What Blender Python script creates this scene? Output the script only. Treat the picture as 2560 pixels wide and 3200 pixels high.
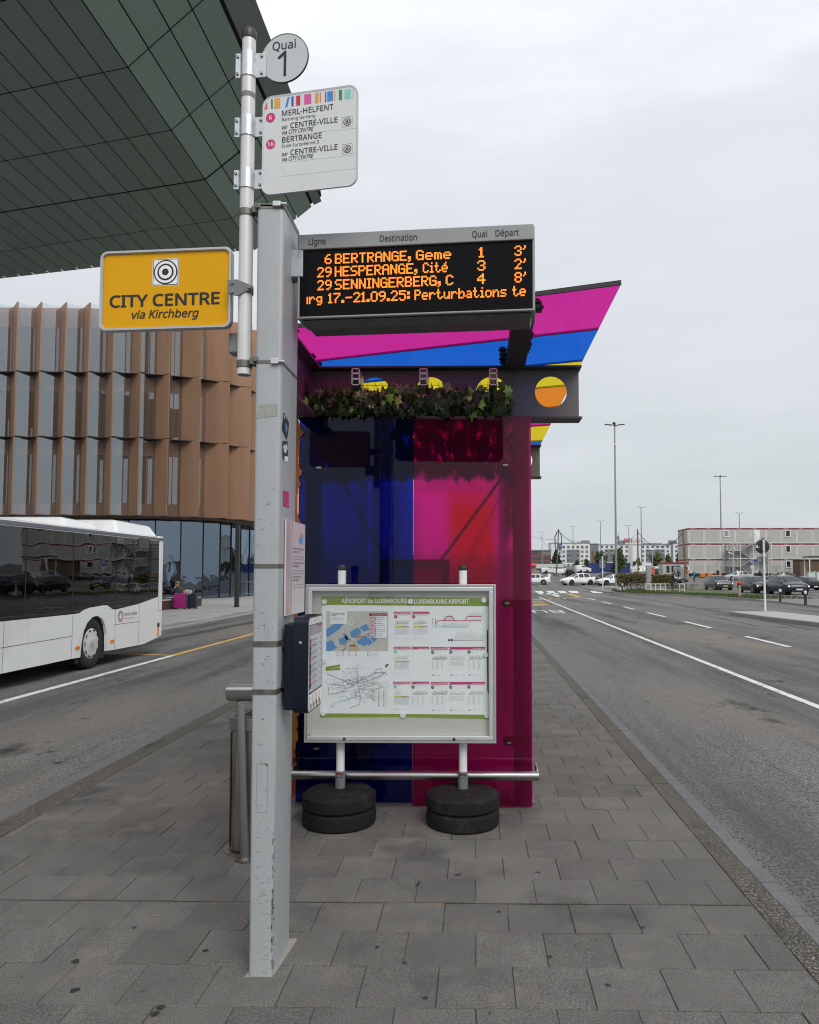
import bpy, bmesh, math, random
from mathutils import Vector, Matrix
R = math.radians
rnd = random.Random(7)
for _o in list(bpy.data.objects): bpy.data.objects.remove(_o)
SC = bpy.context.scene
COL = SC.collection
# ------------------------------------------------------------ camera
EYE = Vector((0, 0, 1.63)); F = 2365.0; CX, CY = 1444.0, 1668.0; YAW, PITCH = R(1.04), R(3.0)
cam = bpy.data.cameras.new('camera'); camo = bpy.data.objects.new('camera', cam); COL.objects.link(camo)
camo.location = EYE; camo.rotation_euler = (R(90) + PITCH, 0, YAW)
cam.sensor_fit = 'HORIZONTAL'; cam.sensor_width = 36; cam.lens = F / 2560 * 36
cam.shift_x = -(CX - 1280) / 2560; cam.shift_y = (CY - 1600) / 2560
cam.clip_start = 0.1; cam.clip_end = 4000
SC.camera = camo
CM = Matrix.Rotation(YAW, 3, 'Z') @ Matrix.Rotation(R(90) + PITCH, 3, 'X')
# ------------------------------------------------------------ world, sun, exposure
SUN_EL, SUN_AZ = 45, 152
W = bpy.data.worlds.new('World'); SC.world = W; W.use_nodes = True
nt = W.node_tree; nt.nodes.clear()
def WN(t, **k):
    n = nt.nodes.new(t)
    for a, b in k.items(): setattr(n, a, b)
    return n
wo = WN('ShaderNodeOutputWorld'); mix = WN('ShaderNodeMixShader'); b1 = WN('ShaderNodeBackground'); b2 = WN('ShaderNodeBackground')
sky = WN('ShaderNodeTexSky', sky_type='NISHITA', sun_disc=False); sky.sun_elevation = R(SUN_EL); sky.sun_rotation = R(SUN_AZ); sky.dust_density = 4
nt.links.new(sky.outputs[0], b1.inputs[0]); b1.inputs[1].default_value = 0.06
tc = WN('ShaderNodeTexCoord'); sx = WN('ShaderNodeSeparateXYZ'); nt.links.new(tc.outputs['Generated'], sx.inputs[0])
ramp = WN('ShaderNodeValToRGB'); cr = ramp.color_ramp
cr.elements[0].position = 0.0; cr.elements[0].color = (.50, .545, .575, 1)
cr.elements[1].position = 1.0; cr.elements[1].color = (.98, 1.02, 1.09, 1)
for p_, c_ in ((.10, (.545, .59, .615, 1)), (.22, (.60, .635, .665, 1)), (.36, (.635, .668, .705, 1)), (.5, (.685, .715, .755, 1)), (.68, (.86, .89, .95, 1))):
    e = cr.elements.new(p_); e.color = c_
mp = WN('ShaderNodeMapping'); mp.inputs['Scale'].default_value = (1.6, 1.6, 6.5); nt.links.new(tc.outputs['Generated'], mp.inputs[0])
nz = WN('ShaderNodeTexNoise'); nz.inputs['Scale'].default_value = 1.7; nz.inputs['Detail'].default_value = 5; nz.inputs['Roughness'].default_value = .55
nt.links.new(mp.outputs[0], nz.inputs[0])
nm = WN('ShaderNodeMapRange'); nm.inputs[1].default_value = .3; nm.inputs[2].default_value = .7; nm.inputs[3].default_value = -.10; nm.inputs[4].default_value = .10
nt.links.new(nz.outputs[0], nm.inputs[0])
ad = WN('ShaderNodeMath', operation='ADD'); nt.links.new(sx.outputs[2], ad.inputs[0]); nt.links.new(nm.outputs[0], ad.inputs[1])
nt.links.new(ad.outputs[0], ramp.inputs[0])
nt.links.new(ramp.outputs[0], b2.inputs[0]); b2.inputs[1].default_value = 1.0
mix.inputs[0].default_value = .94
nt.links.new(b1.outputs[0], mix.inputs[1]); nt.links.new(b2.outputs[0], mix.inputs[2]); nt.links.new(mix.outputs[0], wo.inputs[0])
sun = bpy.data.lights.new('sun', 'SUN'); sun.energy = 1.5; sun.angle = R(32); sun.color = (1, .965, .92)
suno = bpy.data.objects.new('sun', sun); COL.objects.link(suno)
suno.rotation_euler = (R(90 - SUN_EL), 0, R(180 - SUN_AZ)); suno.location = (0, 0, 60)
SC.view_settings.view_transform = 'Standard'; SC.view_settings.look = 'None'; SC.view_settings.exposure = 0.3; SC.view_settings.gamma = 1
try:
    SC.cycles.max_bounces = 8; SC.cycles.transparent_max_bounces = 24; SC.cycles.use_denoising = True; SC.cycles.filter_width = 1.1; SC.cycles.sample_clamp_indirect = 4
except Exception: pass

# ------------------------------------------------------------ a point of the place behind a pixel of the photograph
def ray(px, py): return CM @ Vector(((px - CX) / F, -(py - CY) / F, -1))
def at(px, py, Y):
    d = ray(px, py); return EYE + d * (Y / d.y)
def onz(px, py, z):
    d = ray(px, py); return EYE + d * ((z - EYE.z) / d.z)
def onx(px, py, X):
    d = ray(px, py); return EYE + d * (X / d.x)
def lerp(a, b, t): return a + (b - a) * t
GP = [(-500, -.15), (85, -.15), (100, .10), (110, .30), (118, .50), (130, .85), (140, 1.1), (170, 1.7), (220, 2.4), (300, 4.0), (420, 6.0), (600, 7.0), (3000, 9)]
def gz(Y):
    for (a, za), (b, zb) in zip(GP, GP[1:]):
        if Y <= b: return lerp(za, zb, (Y - a) / (b - a))
    return GP[-1][1]

# ------------------------------------------------------------ materials
MC = {}
def lin(c):
    return tuple(((v / 255) / 12.92 if v / 255 <= .04045 else ((v / 255 + .055) / 1.055) ** 2.4) for v in c)
def mat(name, col, rough=.5, metal=0, var=.12, scale=6, bump=0, bscale=60, spec=.5, coat=0, island=0, emit=0, stretch=None, stain=None, fine=0):
    if name in MC: return MC[name]
    m = bpy.data.materials.new(name); m.use_nodes = True; MC[name] = m
    t = m.node_tree; b = t.nodes['Principled BSDF']
    def N(ty): return t.nodes.new(ty)
    L = t.links.new
    b.inputs['Roughness'].default_value = rough; b.inputs['Metallic'].default_value = metal
    b.inputs['Specular IOR Level'].default_value = spec; b.inputs['Coat Weight'].default_value = coat
    b.inputs['Base Color'].default_value = (*col, 1)
    if emit:
        b.inputs['Emission Color'].default_value = (*col, 1); b.inputs['Emission Strength'].default_value = emit
    tcn = N('ShaderNodeTexCoord'); src = tcn.outputs['Object']
    if stretch:
        mpn = N('ShaderNodeMapping'); mpn.inputs['Scale'].default_value = stretch; L(src, mpn.inputs[0]); src = mpn.outputs[0]
    cur = None
    if var:
        n = N('ShaderNodeTexNoise'); n.inputs['Scale'].default_value = scale; n.inputs['Detail'].default_value = 6; n.inputs['Roughness'].default_value = .6
        L(src, n.inputs[0])
        mr = N('ShaderNodeMapRange'); mr.inputs[1].default_value = .25; mr.inputs[2].default_value = .75; mr.inputs[3].default_value = 1 - var; mr.inputs[4].default_value = 1 + var
        L(n.outputs[0], mr.inputs[0]); cur = mr.outputs[0]
        rr = N('ShaderNodeMapRange'); rr.inputs[1].default_value = .3; rr.inputs[2].default_value = .7
        rr.inputs[3].default_value = max(.02, rough * (1 - var)); rr.inputs[4].default_value = min(1, rough * (1 + var)); L(n.outputs[0], rr.inputs[0]); L(rr.outputs[0], b.inputs['Roughness'])
    if fine:
        n2 = N('ShaderNodeTexNoise'); n2.inputs['Scale'].default_value = bscale; n2.inputs['Detail'].default_value = 3
        L(tcn.outputs['Object'], n2.inputs[0])
        mr2 = N('ShaderNodeMapRange'); mr2.inputs[1].default_value = .3; mr2.inputs[2].default_value = .7; mr2.inputs[3].default_value = 1 - fine; mr2.inputs[4].default_value = 1 + fine
        L(n2.outputs[0], mr2.inputs[0])
        if cur is None: cur = mr2.outputs[0]
        else:
            mu = N('ShaderNodeMath'); mu.operation = 'MULTIPLY'; L(cur, mu.inputs[0]); L(mr2.outputs[0], mu.inputs[1]); cur = mu.outputs[0]
    if island:
        g = N('ShaderNodeNewGeometry'); mr3 = N('ShaderNodeMapRange'); mr3.inputs[3].default_value = 1 - island; mr3.inputs[4].default_value = 1 + island
        L(g.outputs['Random Per Island'], mr3.inputs[0])
        if cur is None: cur = mr3.outputs[0]
        else:
            mu = N('ShaderNodeMath'); mu.operation = 'MULTIPLY'; L(cur, mu.inputs[0]); L(mr3.outputs[0], mu.inputs[1]); cur = mu.outputs[0]
    out = None
    if cur is not None:
        vm = N('ShaderNodeVectorMath'); vm.operation = 'SCALE'; vm.inputs[0].default_value = col; L(cur, vm.inputs['Scale']); out = vm.outputs[0]
    if stain:   # list of (colour, scale, low, high, stretch)
        for (sc_, ss, lo, hi, st) in stain:
            mpn = N('ShaderNodeMapping'); mpn.inputs['Scale'].default_value = st; L(tcn.outputs['Object'], mpn.inputs[0])
            n3 = N('ShaderNodeTexNoise'); n3.inputs['Scale'].default_value = ss; n3.inputs['Detail'].default_value = 7; n3.inputs['Roughness'].default_value = .62
            L(mpn.outputs[0], n3.inputs[0])
            m3 = N('ShaderNodeMapRange'); m3.inputs[1].default_value = lo; m3.inputs[2].default_value = hi; L(n3.outputs[0], m3.inputs[0])
            mx = N('ShaderNodeMix'); mx.data_type = 'RGBA'; L(m3.outputs[0], mx.inputs[0])
            if out is None: mx.inputs[6].default_value = (*col, 1)
            else: L(out, mx.inputs[6])
            mx.inputs[7].default_value = (*sc_, 1); out = mx.outputs[2]
    if out is not None:
        L(out, b.inputs['Base Color'])
        if emit: L(out, b.inputs['Emission Color'])
    if bump:
        n4 = N('ShaderNodeTexNoise'); n4.inputs['Scale'].default_value = bscale; n4.inputs['Detail'].default_value = 4; L(tcn.outputs['Object'], n4.inputs[0])
        bp = N('ShaderNodeBump'); bp.inputs['Strength'].default_value = bump; bp.inputs['Distance'].default_value = .01; L(n4.outputs[0], bp.inputs['Height']); L(bp.outputs[0], b.inputs['Normal'])
    return m
def glassm(name, col, base=.05, rough=.015, gcol=(1, 1, 1), wav=0, streak=0, body=None):
    if name in MC: return MC[name]
    m = bpy.data.materials.new(name); m.use_nodes = True; MC[name] = m
    t = m.node_tree; t.nodes.clear(); N = t.nodes.new; L = t.links.new
    o = N('ShaderNodeOutputMaterial'); mx = N('ShaderNodeMixShader'); tr = N('ShaderNodeBsdfTransparent'); gl = N('ShaderNodeBsdfGlossy')
    tr.inputs[0].default_value = (*col, 1); gl.inputs[0].default_value = (*gcol, 1); gl.inputs['Roughness'].default_value = rough
    lw = N('ShaderNodeLayerWeight'); lw.inputs[0].default_value = .5
    pw = N('ShaderNodeMath'); pw.operation = 'POWER'; pw.inputs[1].default_value = 4; L(lw.outputs['Facing'], pw.inputs[0])
    ma = N('ShaderNodeMath'); ma.operation = 'MULTIPLY_ADD'; ma.inputs[1].default_value = 1 - base; ma.inputs[2].default_value = base; L(pw.outputs[0], ma.inputs[0])
    L(ma.outputs[0], mx.inputs[0]); L(tr.outputs[0], mx.inputs[1]); L(gl.outputs[0], mx.inputs[2])
    if wav:
        tcn = N('ShaderNodeTexCoord'); n = N('ShaderNodeTexNoise'); n.inputs['Scale'].default_value = 1.3; n.inputs['Detail'].default_value = 1.5; L(tcn.outputs['Object'], n.inputs[0])
        bp = N('ShaderNodeBump'); bp.inputs['Strength'].default_value = wav; bp.inputs['Distance'].default_value = .02; L(n.outputs[0], bp.inputs['Height'])
        L(bp.outputs[0], gl.inputs['Normal'])
    if body and len(body) > 4:     # softly diffusing sheet
        rf = N('ShaderNodeBsdfRefraction'); rf.inputs[0].default_value = (*col, 1); rf.inputs['IOR'].default_value = 1.4; rf.inputs['Roughness'].default_value = body[4]
        mr_ = N('ShaderNodeMixShader'); mr_.inputs[0].default_value = .5; L(tr.outputs[0], mr_.inputs[1]); L(rf.outputs[0], mr_.inputs[2]); tr = mr_
    if body:       # a little of the film's own colour is scattered back
        db = N('ShaderNodeBsdfDiffuse'); db.inputs[0].default_value = (*body[:3], 1); mb_ = N('ShaderNodeMixShader'); mb_.inputs[0].default_value = body[3]
        L(tr.outputs[0], mb_.inputs[1]); L(db.outputs[0], mb_.inputs[2]); L(mb_.outputs[0], mx.inputs[1])
    res = mx.outputs[0]
    if streak:      # dried rain and dust on the sheet
        tcn = N('ShaderNodeTexCoord'); mpn = N('ShaderNodeMapping'); mpn.inputs['Scale'].default_value = (14, 14, 1.2); L(tcn.outputs['Object'], mpn.inputs[0])
        n = N('ShaderNodeTexNoise'); n.inputs['Scale'].default_value = 2.2; n.inputs['Detail'].default_value = 8; n.inputs['Roughness'].default_value = .7; L(mpn.outputs[0], n.inputs[0])
        mr = N('ShaderNodeMapRange'); mr.inputs[1].default_value = .45; mr.inputs[2].default_value = .8; mr.inputs[4].default_value = streak; L(n.outputs[0], mr.inputs[0])
        df = N('ShaderNodeBsdfDiffuse'); df.inputs[0].default_value = (.5, .48, .47, 1)
        m2 = N('ShaderNodeMixShader'); L(mr.outputs[0], m2.inputs[0]); L(res, m2.inputs[1]); L(df.outputs[0], m2.inputs[2]); res = m2.outputs[0]
    L(res, o.inputs[0])
    return m

# ------------------------------------------------------------ mesh collecting
class MB:
    def __init__(s): s.v = []; s.f = []; s.m = []
    def add(s, vs, fs, mi=0):
        k = len(s.v); s.v += [tuple(p) for p in vs]
        for f in fs: s.f.append([i + k for i in f]); s.m.append(mi)
        return s
    def poly(s, pts, mi=0): return s.add(pts, [list(range(len(pts)))], mi)
    def box(s, x0, x1, y0, y1, z0, z1, mi=0):
        return s.add([(x0, y0, z0), (x1, y0, z0), (x1, y1, z0), (x0, y1, z0), (x0, y0, z1), (x1, y0, z1), (x1, y1, z1), (x0, y1, z1)],
                     [(0, 3, 2, 1), (4, 5, 6, 7), (0, 1, 5, 4), (1, 2, 6, 5), (2, 3, 7, 6), (3, 0, 4, 7)], mi)
    def bar(s, p, q, w, h, up=(0, 0, 1), mi=0):
        p = Vector(p); q = Vector(q); d = (q - p).normalized(); u = Vector(up)
        x = d.cross(u)
        if x.length < 1e-5: x = d.cross(Vector((0, 1, 0)))
        x.normalize(); y = x.cross(d); a = x * w / 2; b = y * h / 2
        return s.add([p - a - b, p + a - b, p + a + b, p - a + b, q - a - b, q + a - b, q + a + b, q - a + b],
                     [(0, 3, 2, 1), (4, 5, 6, 7), (0, 1, 5, 4), (1, 2, 6, 5), (2, 3, 7, 6), (3, 0, 4, 7)], mi)
    def cyl(s, p, q, r, r2=None, n=16, caps=True, mi=0):
        p = Vector(p); q = Vector(q); d = (q - p).normalized(); r2 = r if r2 is None else r2
        x = d.orthogonal().normalized(); y = d.cross(x)
        A = [p + (x * math.cos(2 * math.pi * i / n) + y * math.sin(2 * math.pi * i / n)) * r for i in range(n)]
        B = [q + (x * math.cos(2 * math.pi * i / n) + y * math.sin(2 * math.pi * i / n)) * r2 for i in range(n)]
        s.add(A + B, [(i, (i + 1) % n, n + (i + 1) % n, n + i) for i in range(n)] + ([list(range(n))[::-1], list(range(n, 2 * n))] if caps else []), mi)
        return s
    def tube(s, pts, r, n=6, mi=0, close=False):
        pts = [Vector(p) for p in pts]; rings = []; ref = None
        for i, p in enumerate(pts):
            d = (pts[min(i + 1, len(pts) - 1)] - pts[max(i - 1, 0)]).normalized()
            x = d.orthogonal().normalized() if ref is None else (ref - d * ref.dot(d)).normalized()
            ref = x; y = d.cross(x); rr = r[i] if isinstance(r, (list, tuple)) else r
            rings.append([p + (x * math.cos(2 * math.pi * k / n) + y * math.sin(2 * math.pi * k / n)) * rr for k in range(n)])
        vs = [v for g in rings for v in g]
        fs = [(i * n + k, i * n + (k + 1) % n, (i + 1) * n + (k + 1) % n, (i + 1) * n + k) for i in range(len(pts) - 1) for k in range(n)]
        return s.add(vs, fs + [list(range(n))[::-1], list(range((len(pts) - 1) * n, len(pts) * n))], mi)
    def lathe(s, c, prof, n=32, mi=0, ax=(0, 0, 1)):       # prof: (r, t) along ax from c
        c = Vector(c); d = Vector(ax).normalized(); x = d.orthogonal().normalized(); y = d.cross(x)
        vs = [c + d * t + (x * math.cos(2 * math.pi * i / n) + y * math.sin(2 * math.pi * i / n)) * max(r, 1e-4) for r, t in prof for i in range(n)]
        fs = [(j * n + i, j * n + (i + 1) % n, (j + 1) * n + (i + 1) % n, (j + 1) * n + i) for j in range(len(prof) - 1) for i in range(n)]
        return s.add(vs, fs, mi)
    def prism(s, poly, o, u, v, t0, t1, mi=0):             # 2D polygon in the frame o,u,v pushed along u x v
        o = Vector(o); u = Vector(u); v = Vector(v); n = u.cross(v).normalized(); k = len(poly)
        A = [o + u * a + v * b + n * t0 for a, b in poly]; B = [o + u * a + v * b + n * t1 for a, b in poly]
        return s.add(A + B, [list(range(k))[::-1], list(range(k, 2 * k))] + [(i, (i + 1) % k, k + (i + 1) % k, k + i) for i in range(k)], mi)
    def ball(s, c, r, n=12, m=8, mi=0, sc=(1, 1, 1)):
        c = Vector(c); vs = []; fs = []
        for j in range(m + 1):
            a = math.pi * j / m
            for i in range(n):
                b = 2 * math.pi * i / n
                vs.append(c + Vector((r * sc[0] * math.sin(a) * math.cos(b), r * sc[1] * math.sin(a) * math.sin(b), r * sc[2] * math.cos(a))))
        for j in range(m):
            for i in range(n): fs.append((j * n + i, (j + 1) * n + i, (j + 1) * n + (i + 1) % n, j * n + (i + 1) % n))
        return s.add(vs, fs, mi)
    def build(s, name, mats, parent=None, smooth=None, bevel=0, seg=2, loc=None, fix=True):
        me = bpy.data.meshes.new(name); me.from_pydata(s.v, [], s.f); me.update()
        if not isinstance(mats, (list, tuple)): mats = [mats]
        for m in mats: me.materials.append(m)
        if len(mats) > 1: me.polygons.foreach_set('material_index', s.m)
        if fix:
            bm = bmesh.new(); bm.from_mesh(me); bmesh.ops.recalc_face_normals(bm, faces=bm.faces); bm.to_mesh(me); bm.free()
        if smooth:
            me.polygons.foreach_set('use_smooth', [True] * len(me.polygons)); me.set_sharp_from_angle(angle=R(smooth))
        o = bpy.data.objects.new(name, me); COL.objects.link(o)
        if parent is not None: o.parent = parent
        if loc is not None: o.location = loc
        if bevel:
            b = o.modifiers.new('edge', 'BEVEL'); b.width = bevel; b.segments = seg; b.limit_method = 'ANGLE'; b.angle_limit = R(40)
        return o
def tag(o, label=None, cat=None, group=None, kind=None):
    if label: o['label'] = label
    if cat: o['category'] = cat
    if group: o['group'] = group
    if kind: o['kind'] = kind
    return o
def thing(name, label, cat, loc=(0, 0, 0), rz=0, group=None):
    o = bpy.data.objects.new(name, None); COL.objects.link(o); o.location = loc; o.rotation_euler = (0, 0, rz); o.empty_display_size = .2
    return tag(o, label, cat, group)
def struct(mb, name, mats, **k): return tag(mb.build(name, mats, **k), kind='structure')
KIDS = {}
def copy_tree(o, parent=None):
    c = o.copy(); COL.objects.link(c)
    if parent is not None: c.parent = parent
    for ch in [x for x in bpy.data.objects if x.parent is o]: copy_tree(ch, c)
    return c

# ------------------------------------------------------------ flat lettering and drawings on a plane
TC = {}
FONT = None
try: FONT = bpy.data.fonts.load(bpy.utils.system_resource('DATAFILES', path='fonts') + '/NotoSansHebrew-Regular.woff2')
except Exception: pass
def glyphs(s, bold=0, shear=0):
    k = (s, bold, shear)
    if k not in TC:
        cu = bpy.data.curves.new('t', 'FONT'); cu.body = s; cu.size = 1; cu.font = FONT or cu.font; cu.offset = bold;  cu.resolution_u = 3; cu.dimensions = '2D'; cu.fill_mode = 'FRONT'
        ob = bpy.data.objects.new('t', cu); me = ob.to_mesh()
        TC[k] = ([(v.co.x + shear * v.co.y, v.co.y) for v in me.vertices], [list(p.vertices) for p in me.polygons])
        ob.to_mesh_clear(); bpy.data.objects.remove(ob); bpy.data.curves.remove(cu)
    return TC[k]
CAP = None
class Canvas:
    """2D drawing in the frame o (corner), u, v (unit vectors); layers step 0.4 mm off the plane along u x v."""
    def __init__(s, o, u, v, fx=None, step=.0005):
        s.o = Vector(o); s.u = Vector(u); s.v = Vector(v); s.n = s.u.cross(s.v).normalized(); s.mb = MB(); s.mats = []; s.fx = fx or (lambda x, y: (x, y)); s.step = step
    def mi(s, m):
        if m not in s.mats: s.mats.append(m)
        return s.mats.index(m)
    def P(s, x, y, l):
        a, b = s.fx(x, y); return s.o + s.u * a + s.v * b + s.n * (l * s.step)
    def poly(s, pts, m, l=1): s.mb.poly([s.P(x, y, l) for x, y in pts], s.mi(m)); return s
    def rect(s, x0, y0, x1, y1, m, l=1): return s.poly([(x0, y0), (x1, y0), (x1, y1), (x0, y1)], m, l)
    def disc(s, x, y, r, m, l=1, n=28, ry=None): return s.poly([(x + r * math.cos(2 * math.pi * i / n), y + (ry or r) * math.sin(2 * math.pi * i / n)) for i in range(n)], m, l)
    def ring(s, x, y, r0, r1, m, l=1, n=36, ry=1):
        k = s.mi(m)
        for i in range(n):
            a, b = 2 * math.pi * i / n, 2 * math.pi * (i + 1) / n
            s.mb.poly([s.P(x + r * math.cos(t), y + ry * r * math.sin(t), l) for r, t in ((r0, a), (r1, a), (r1, b), (r0, b))], k)
        return s
    def line(s, pts, w, m, l=1):
        for (x0, y0), (x1, y1) in zip(pts, pts[1:]):
            d = math.hypot(x1 - x0, y1 - y0) or 1; a, b = -(y1 - y0) / d * w / 2, (x1 - x0) / d * w / 2
            s.poly([(x0 - a, y0 - b), (x1 - a, y1 - b), (x1 + a, y1 + b), (x0 + a, y0 + b)], m, l)
        return s
    def rrect(s, x0, y0, x1, y1, r, m, l=1, n=6):
        s.poly(rr_pts(x0, y0, x1, y1, r, n), m, l); return s
    def text(s, t, x0, yb, x1, cap, m, l=2, bold=0, shear=0):
        """lettering whose ink spans x0..x1, baseline yb, capital height cap (sign of cap sets up)"""
        vs, fs = glyphs(t, 0, shear); hv, _ = glyphs('H', 0, 0); H = max(p[1] for p in hv)
        a = min(p[0] for p in vs); b = max(p[0] for p in vs); k = (x1 - x0) / (b - a)
        e = bold * 1.0
        for i, (ex, ey) in enumerate(((0, 0), (e, 0), (-e, 0), (0, e), (0, -e), (e * .7, e * .7), (-e * .7, e * .7), (e * .7, -e * .7), (-e * .7, -e * .7)) if bold else ((0, 0),)):
            s.mb.add([s.P(x0 + (p[0] - a + ex) * k, yb + (p[1] + ey) * cap / H, l + .1 * i) for p in vs], fs, s.mi(m))
        return s
    def build(s, name, parent=None): return s.mb.build(name, s.mats, parent, fix=False)
def rr_pts(x0, y0, x1, y1, r, n=6):
    P = []
    for cx, cy, a0 in ((x1 - r, y1 - r, 0), (x0 + r, y1 - r, 90), (x0 + r, y0 + r, 180), (x1 - r, y0 + r, 270)):
        for i in range(n + 1):
            a = R(a0 + 90 * i / n); P.append((cx + r * math.cos(a), cy + r * math.sin(a)))
    return P
def circ(x, y, r, n=32): return [(x + r * math.cos(2 * math.pi * i / n), y + r * math.sin(2 * math.pi * i / n)) for i in range(n)]
def flat(name, c, rough=.55): return mat(name, c, rough, var=.03, scale=20)

BLACK = flat('ink_black', (.012, .012, .014)); WHITE = flat('print_white', (.78, .79, .79)); NAVY = flat('ink_navy', (.01, .012, .03))
PINK = flat('print_pink', (.52, .03, .17)); REDI = flat('print_red', (.55, .03, .05)); GREENP = flat('print_green', (.21, .30, .035)); GREY = flat('print_grey', (.3, .31, .32)); LGREY = flat('print_light_grey', (.55, .56, .56))
BLUEP = flat('print_blue', (.09, .26, .55)); YELP = flat('print_yellow', (.55, .55, .06)); ORAP = flat('print_orange', (.62, .2, .03)); BEIGE = flat('print_beige', (.52, .51, .46)); TEAL = flat('print_teal', (.2, .55, .5)); CYAN = flat('print_cyan', (.2, .5, .6)); DPINK = flat('print_dark_red', (.3, .02, .08))
STEEL = mat('stainless_steel', (.42, .41, .39), .30, 1, var=.06, scale=3); STEELD = mat('worn_stainless', (.30, .27, .235), .38, 1, var=.3, scale=7, stretch=(5, 5, .5))
ALU = mat('aluminium', (.60, .61, .62), .35, .85, var=.08, scale=12); ALUL = mat('painted_aluminium', (.55, .56, .565), .4, .3, var=.06, scale=9)
GALV = mat('galvanised_paint', (.42, .455, .475), .45, .15, var=.10, scale=7, stain=[((.17, .165, .15), 26, .63, .78, (1, 1, .5)), ((.30, .31, .31), 9, .52, .75, (2, 2, .35))])
DARKM = mat('dark_painted_steel', (.035, .034, .036), .45, .2); RUBBER = mat('black_rubber', (.011, .011, .011), .8, spec=.22, var=.3, scale=30, bump=.5, bscale=140, stain=[((.16, .16, .16), 120, .68, .72, (1, 1, 1)), ((.035, .034, .032), 6, .55, .75, (1, 1, 1))])
BLKPL = mat('black_plastic', (.02, .02, .022), .45); POSTW = mat('white_lacquer', (.72, .73, .72), .35, var=.06)
# ============================================================ the setting: ground, road, platform
ASPH = mat('asphalt', (.138, .135, .130), .86, var=.22, scale=.45, bump=1, bscale=62, fine=.85, spec=.2,
           stain=[((.062, .061, .061), .75, .47, .66, (1, .07, 1)), ((.17, .152, .128), .33, .50, .66, (1, .22, 1)), ((.036, .035, .034), .9, .60, .68, (1, .5, 1)), ((.045, .044, .043), 2.6, .64, .69, (1, .8, 1)), ((.40, .40, .38), 70, .70, .74, (1, 1, 1))])
mb = MB(); xs = [-500, -120, -40, 40, 120, 600]; ys = [-40, 0, 20, 40, 60, 85] + [p[0] for p in GP[2:-1]] + [1000, 2500]
for i in range(len(xs) - 1):
    for j in range(len(ys) - 1):
        mb.poly([(xs[i], ys[j], gz(ys[j])), (xs[i + 1], ys[j], gz(ys[j])), (xs[i + 1], ys[j + 1], gz(ys[j + 1])), (xs[i], ys[j + 1], gz(ys[j + 1]))])
struct(mb, 'road', ASPH)
# --- platform: slabs on a joint bed
SLAB = mat('paving_slab', (.142, .137, .126), .82, var=.2, scale=3.5, island=.12, bump=.9, bscale=170, fine=.5, spec=.2,
           stain=[((.066, .064, .061), 1.5, .54, .74, (1, 1, 1)), ((.21, .19, .165), 2.6, .58, .76, (1, 1, 1)), ((.028, .027, .026), 7.5, .66, .70, (1, 1, 1)), ((.05, .048, .045), 130, .62, .68, (1, 1, 1))])
JOINT = mat('slab_joint', (.09, .086, .078), .95, var=.3, scale=4, stain=[((.025, .024, .022), 1.3, .52, .66, (1, 1, 1)), ((.22, .21, .19), 2.0, .52, .62, (1, 1, 1))])
AGG = mat('exposed_aggregate', (.095, .088, .075), .9, var=.3, scale=6, bump=1, bscale=100, fine=.8, spec=.2, stain=[((.33, .31, .27), 75, .57, .63, (1, 1, 1)), ((.018, .017, .015), 80, .55, .62, (1, 1, 1)), ((.05, .05, .035), 2, .56, .7, (1, 1, 1))])
SETT = mat('granite_sett', (.125, .126, .127), .85, var=.15, scale=8, island=.06, bump=.5, bscale=120, fine=.35)
Y0, Y1 = -1.0, 42.0; XL, XR = -2.94, 1.362
mb = MB(); mb.box(XL - .1, 1.50, Y0 - .2, Y1, -.30, -.007); mb.box(1.501, 1.59, Y0 - .2, Y1, -.30, -.02); mb.box(XL - .32, XL - .101, Y0 - .2, Y1, -.30, -.02); struct(mb, 'platform_bed', JOINT)
mb = MB(); sr = random.Random(3)
ROW0 = 3.834; RS = .3017
k0 = int((Y0 - ROW0) / RS) - 1
for k in range(k0, 130):
    ya = ROW0 + RS * k; yb = ya + RS
    if ya < Y0: continue
    if yb > Y1: break
    g0 = .012 if k == 0 else sr.choice((.0008, .001, .0018, .003)); g1 = sr.choice((.0008, .001, .0018, .003))
    if k == -1: g1 = .004
    off = 0 if k % 2 else .152
    x = XR + .303 - off; cells = []
    while x > XL:
        cells.append((max(XL, x - .303), min(XR, x))); x -= .303
    for xa, xb in cells:
        if xb - xa < .03: continue
        gx = sr.choice((.0007, .001, .001, .0016, .003)); hz = sr.uniform(-.0012, .0012); tx, ty = sr.uniform(-.002, .002), sr.uniform(-.002, .002)
        a, b, c, d = xa + gx, xb - gx, ya + g0, yb - g1; e = .0022
        def zz(x_, y_): return hz + tx * (x_ - a) / .3 + ty * (y_ - c) / .3
        vs = [(a, c, -.008), (b, c, -.008), (b, d, -.008), (a, d, -.008), (a, c, zz(a, c) - e), (b, c, zz(b, c) - e), (b, d, zz(b, d) - e), (a, d, zz(a, d) - e),
              (a + e, c + e, zz(a, c)), (b - e, c + e, zz(b, c)), (b - e, d - e, zz(b, d)), (a + e, d - e, zz(a, d))]
        mb.add(vs, [(0, 1, 5, 4), (1, 2, 6, 5), (2, 3, 7, 6), (3, 0, 4, 7), (4, 5, 9, 8), (5, 6, 10, 9), (6, 7, 11, 10), (7, 4, 8, 11), (8, 9, 10, 11)])
struct(mb, 'platform_paving', SLAB, fix=False)
mb = MB(); mb.box(XL, XR, ROW0 - .002, ROW0 + .011, -.02, -.0055); struct(mb, 'open_joint', mat('joint_black', (.012, .012, .011), 1, var=.3, scale=20))
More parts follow.
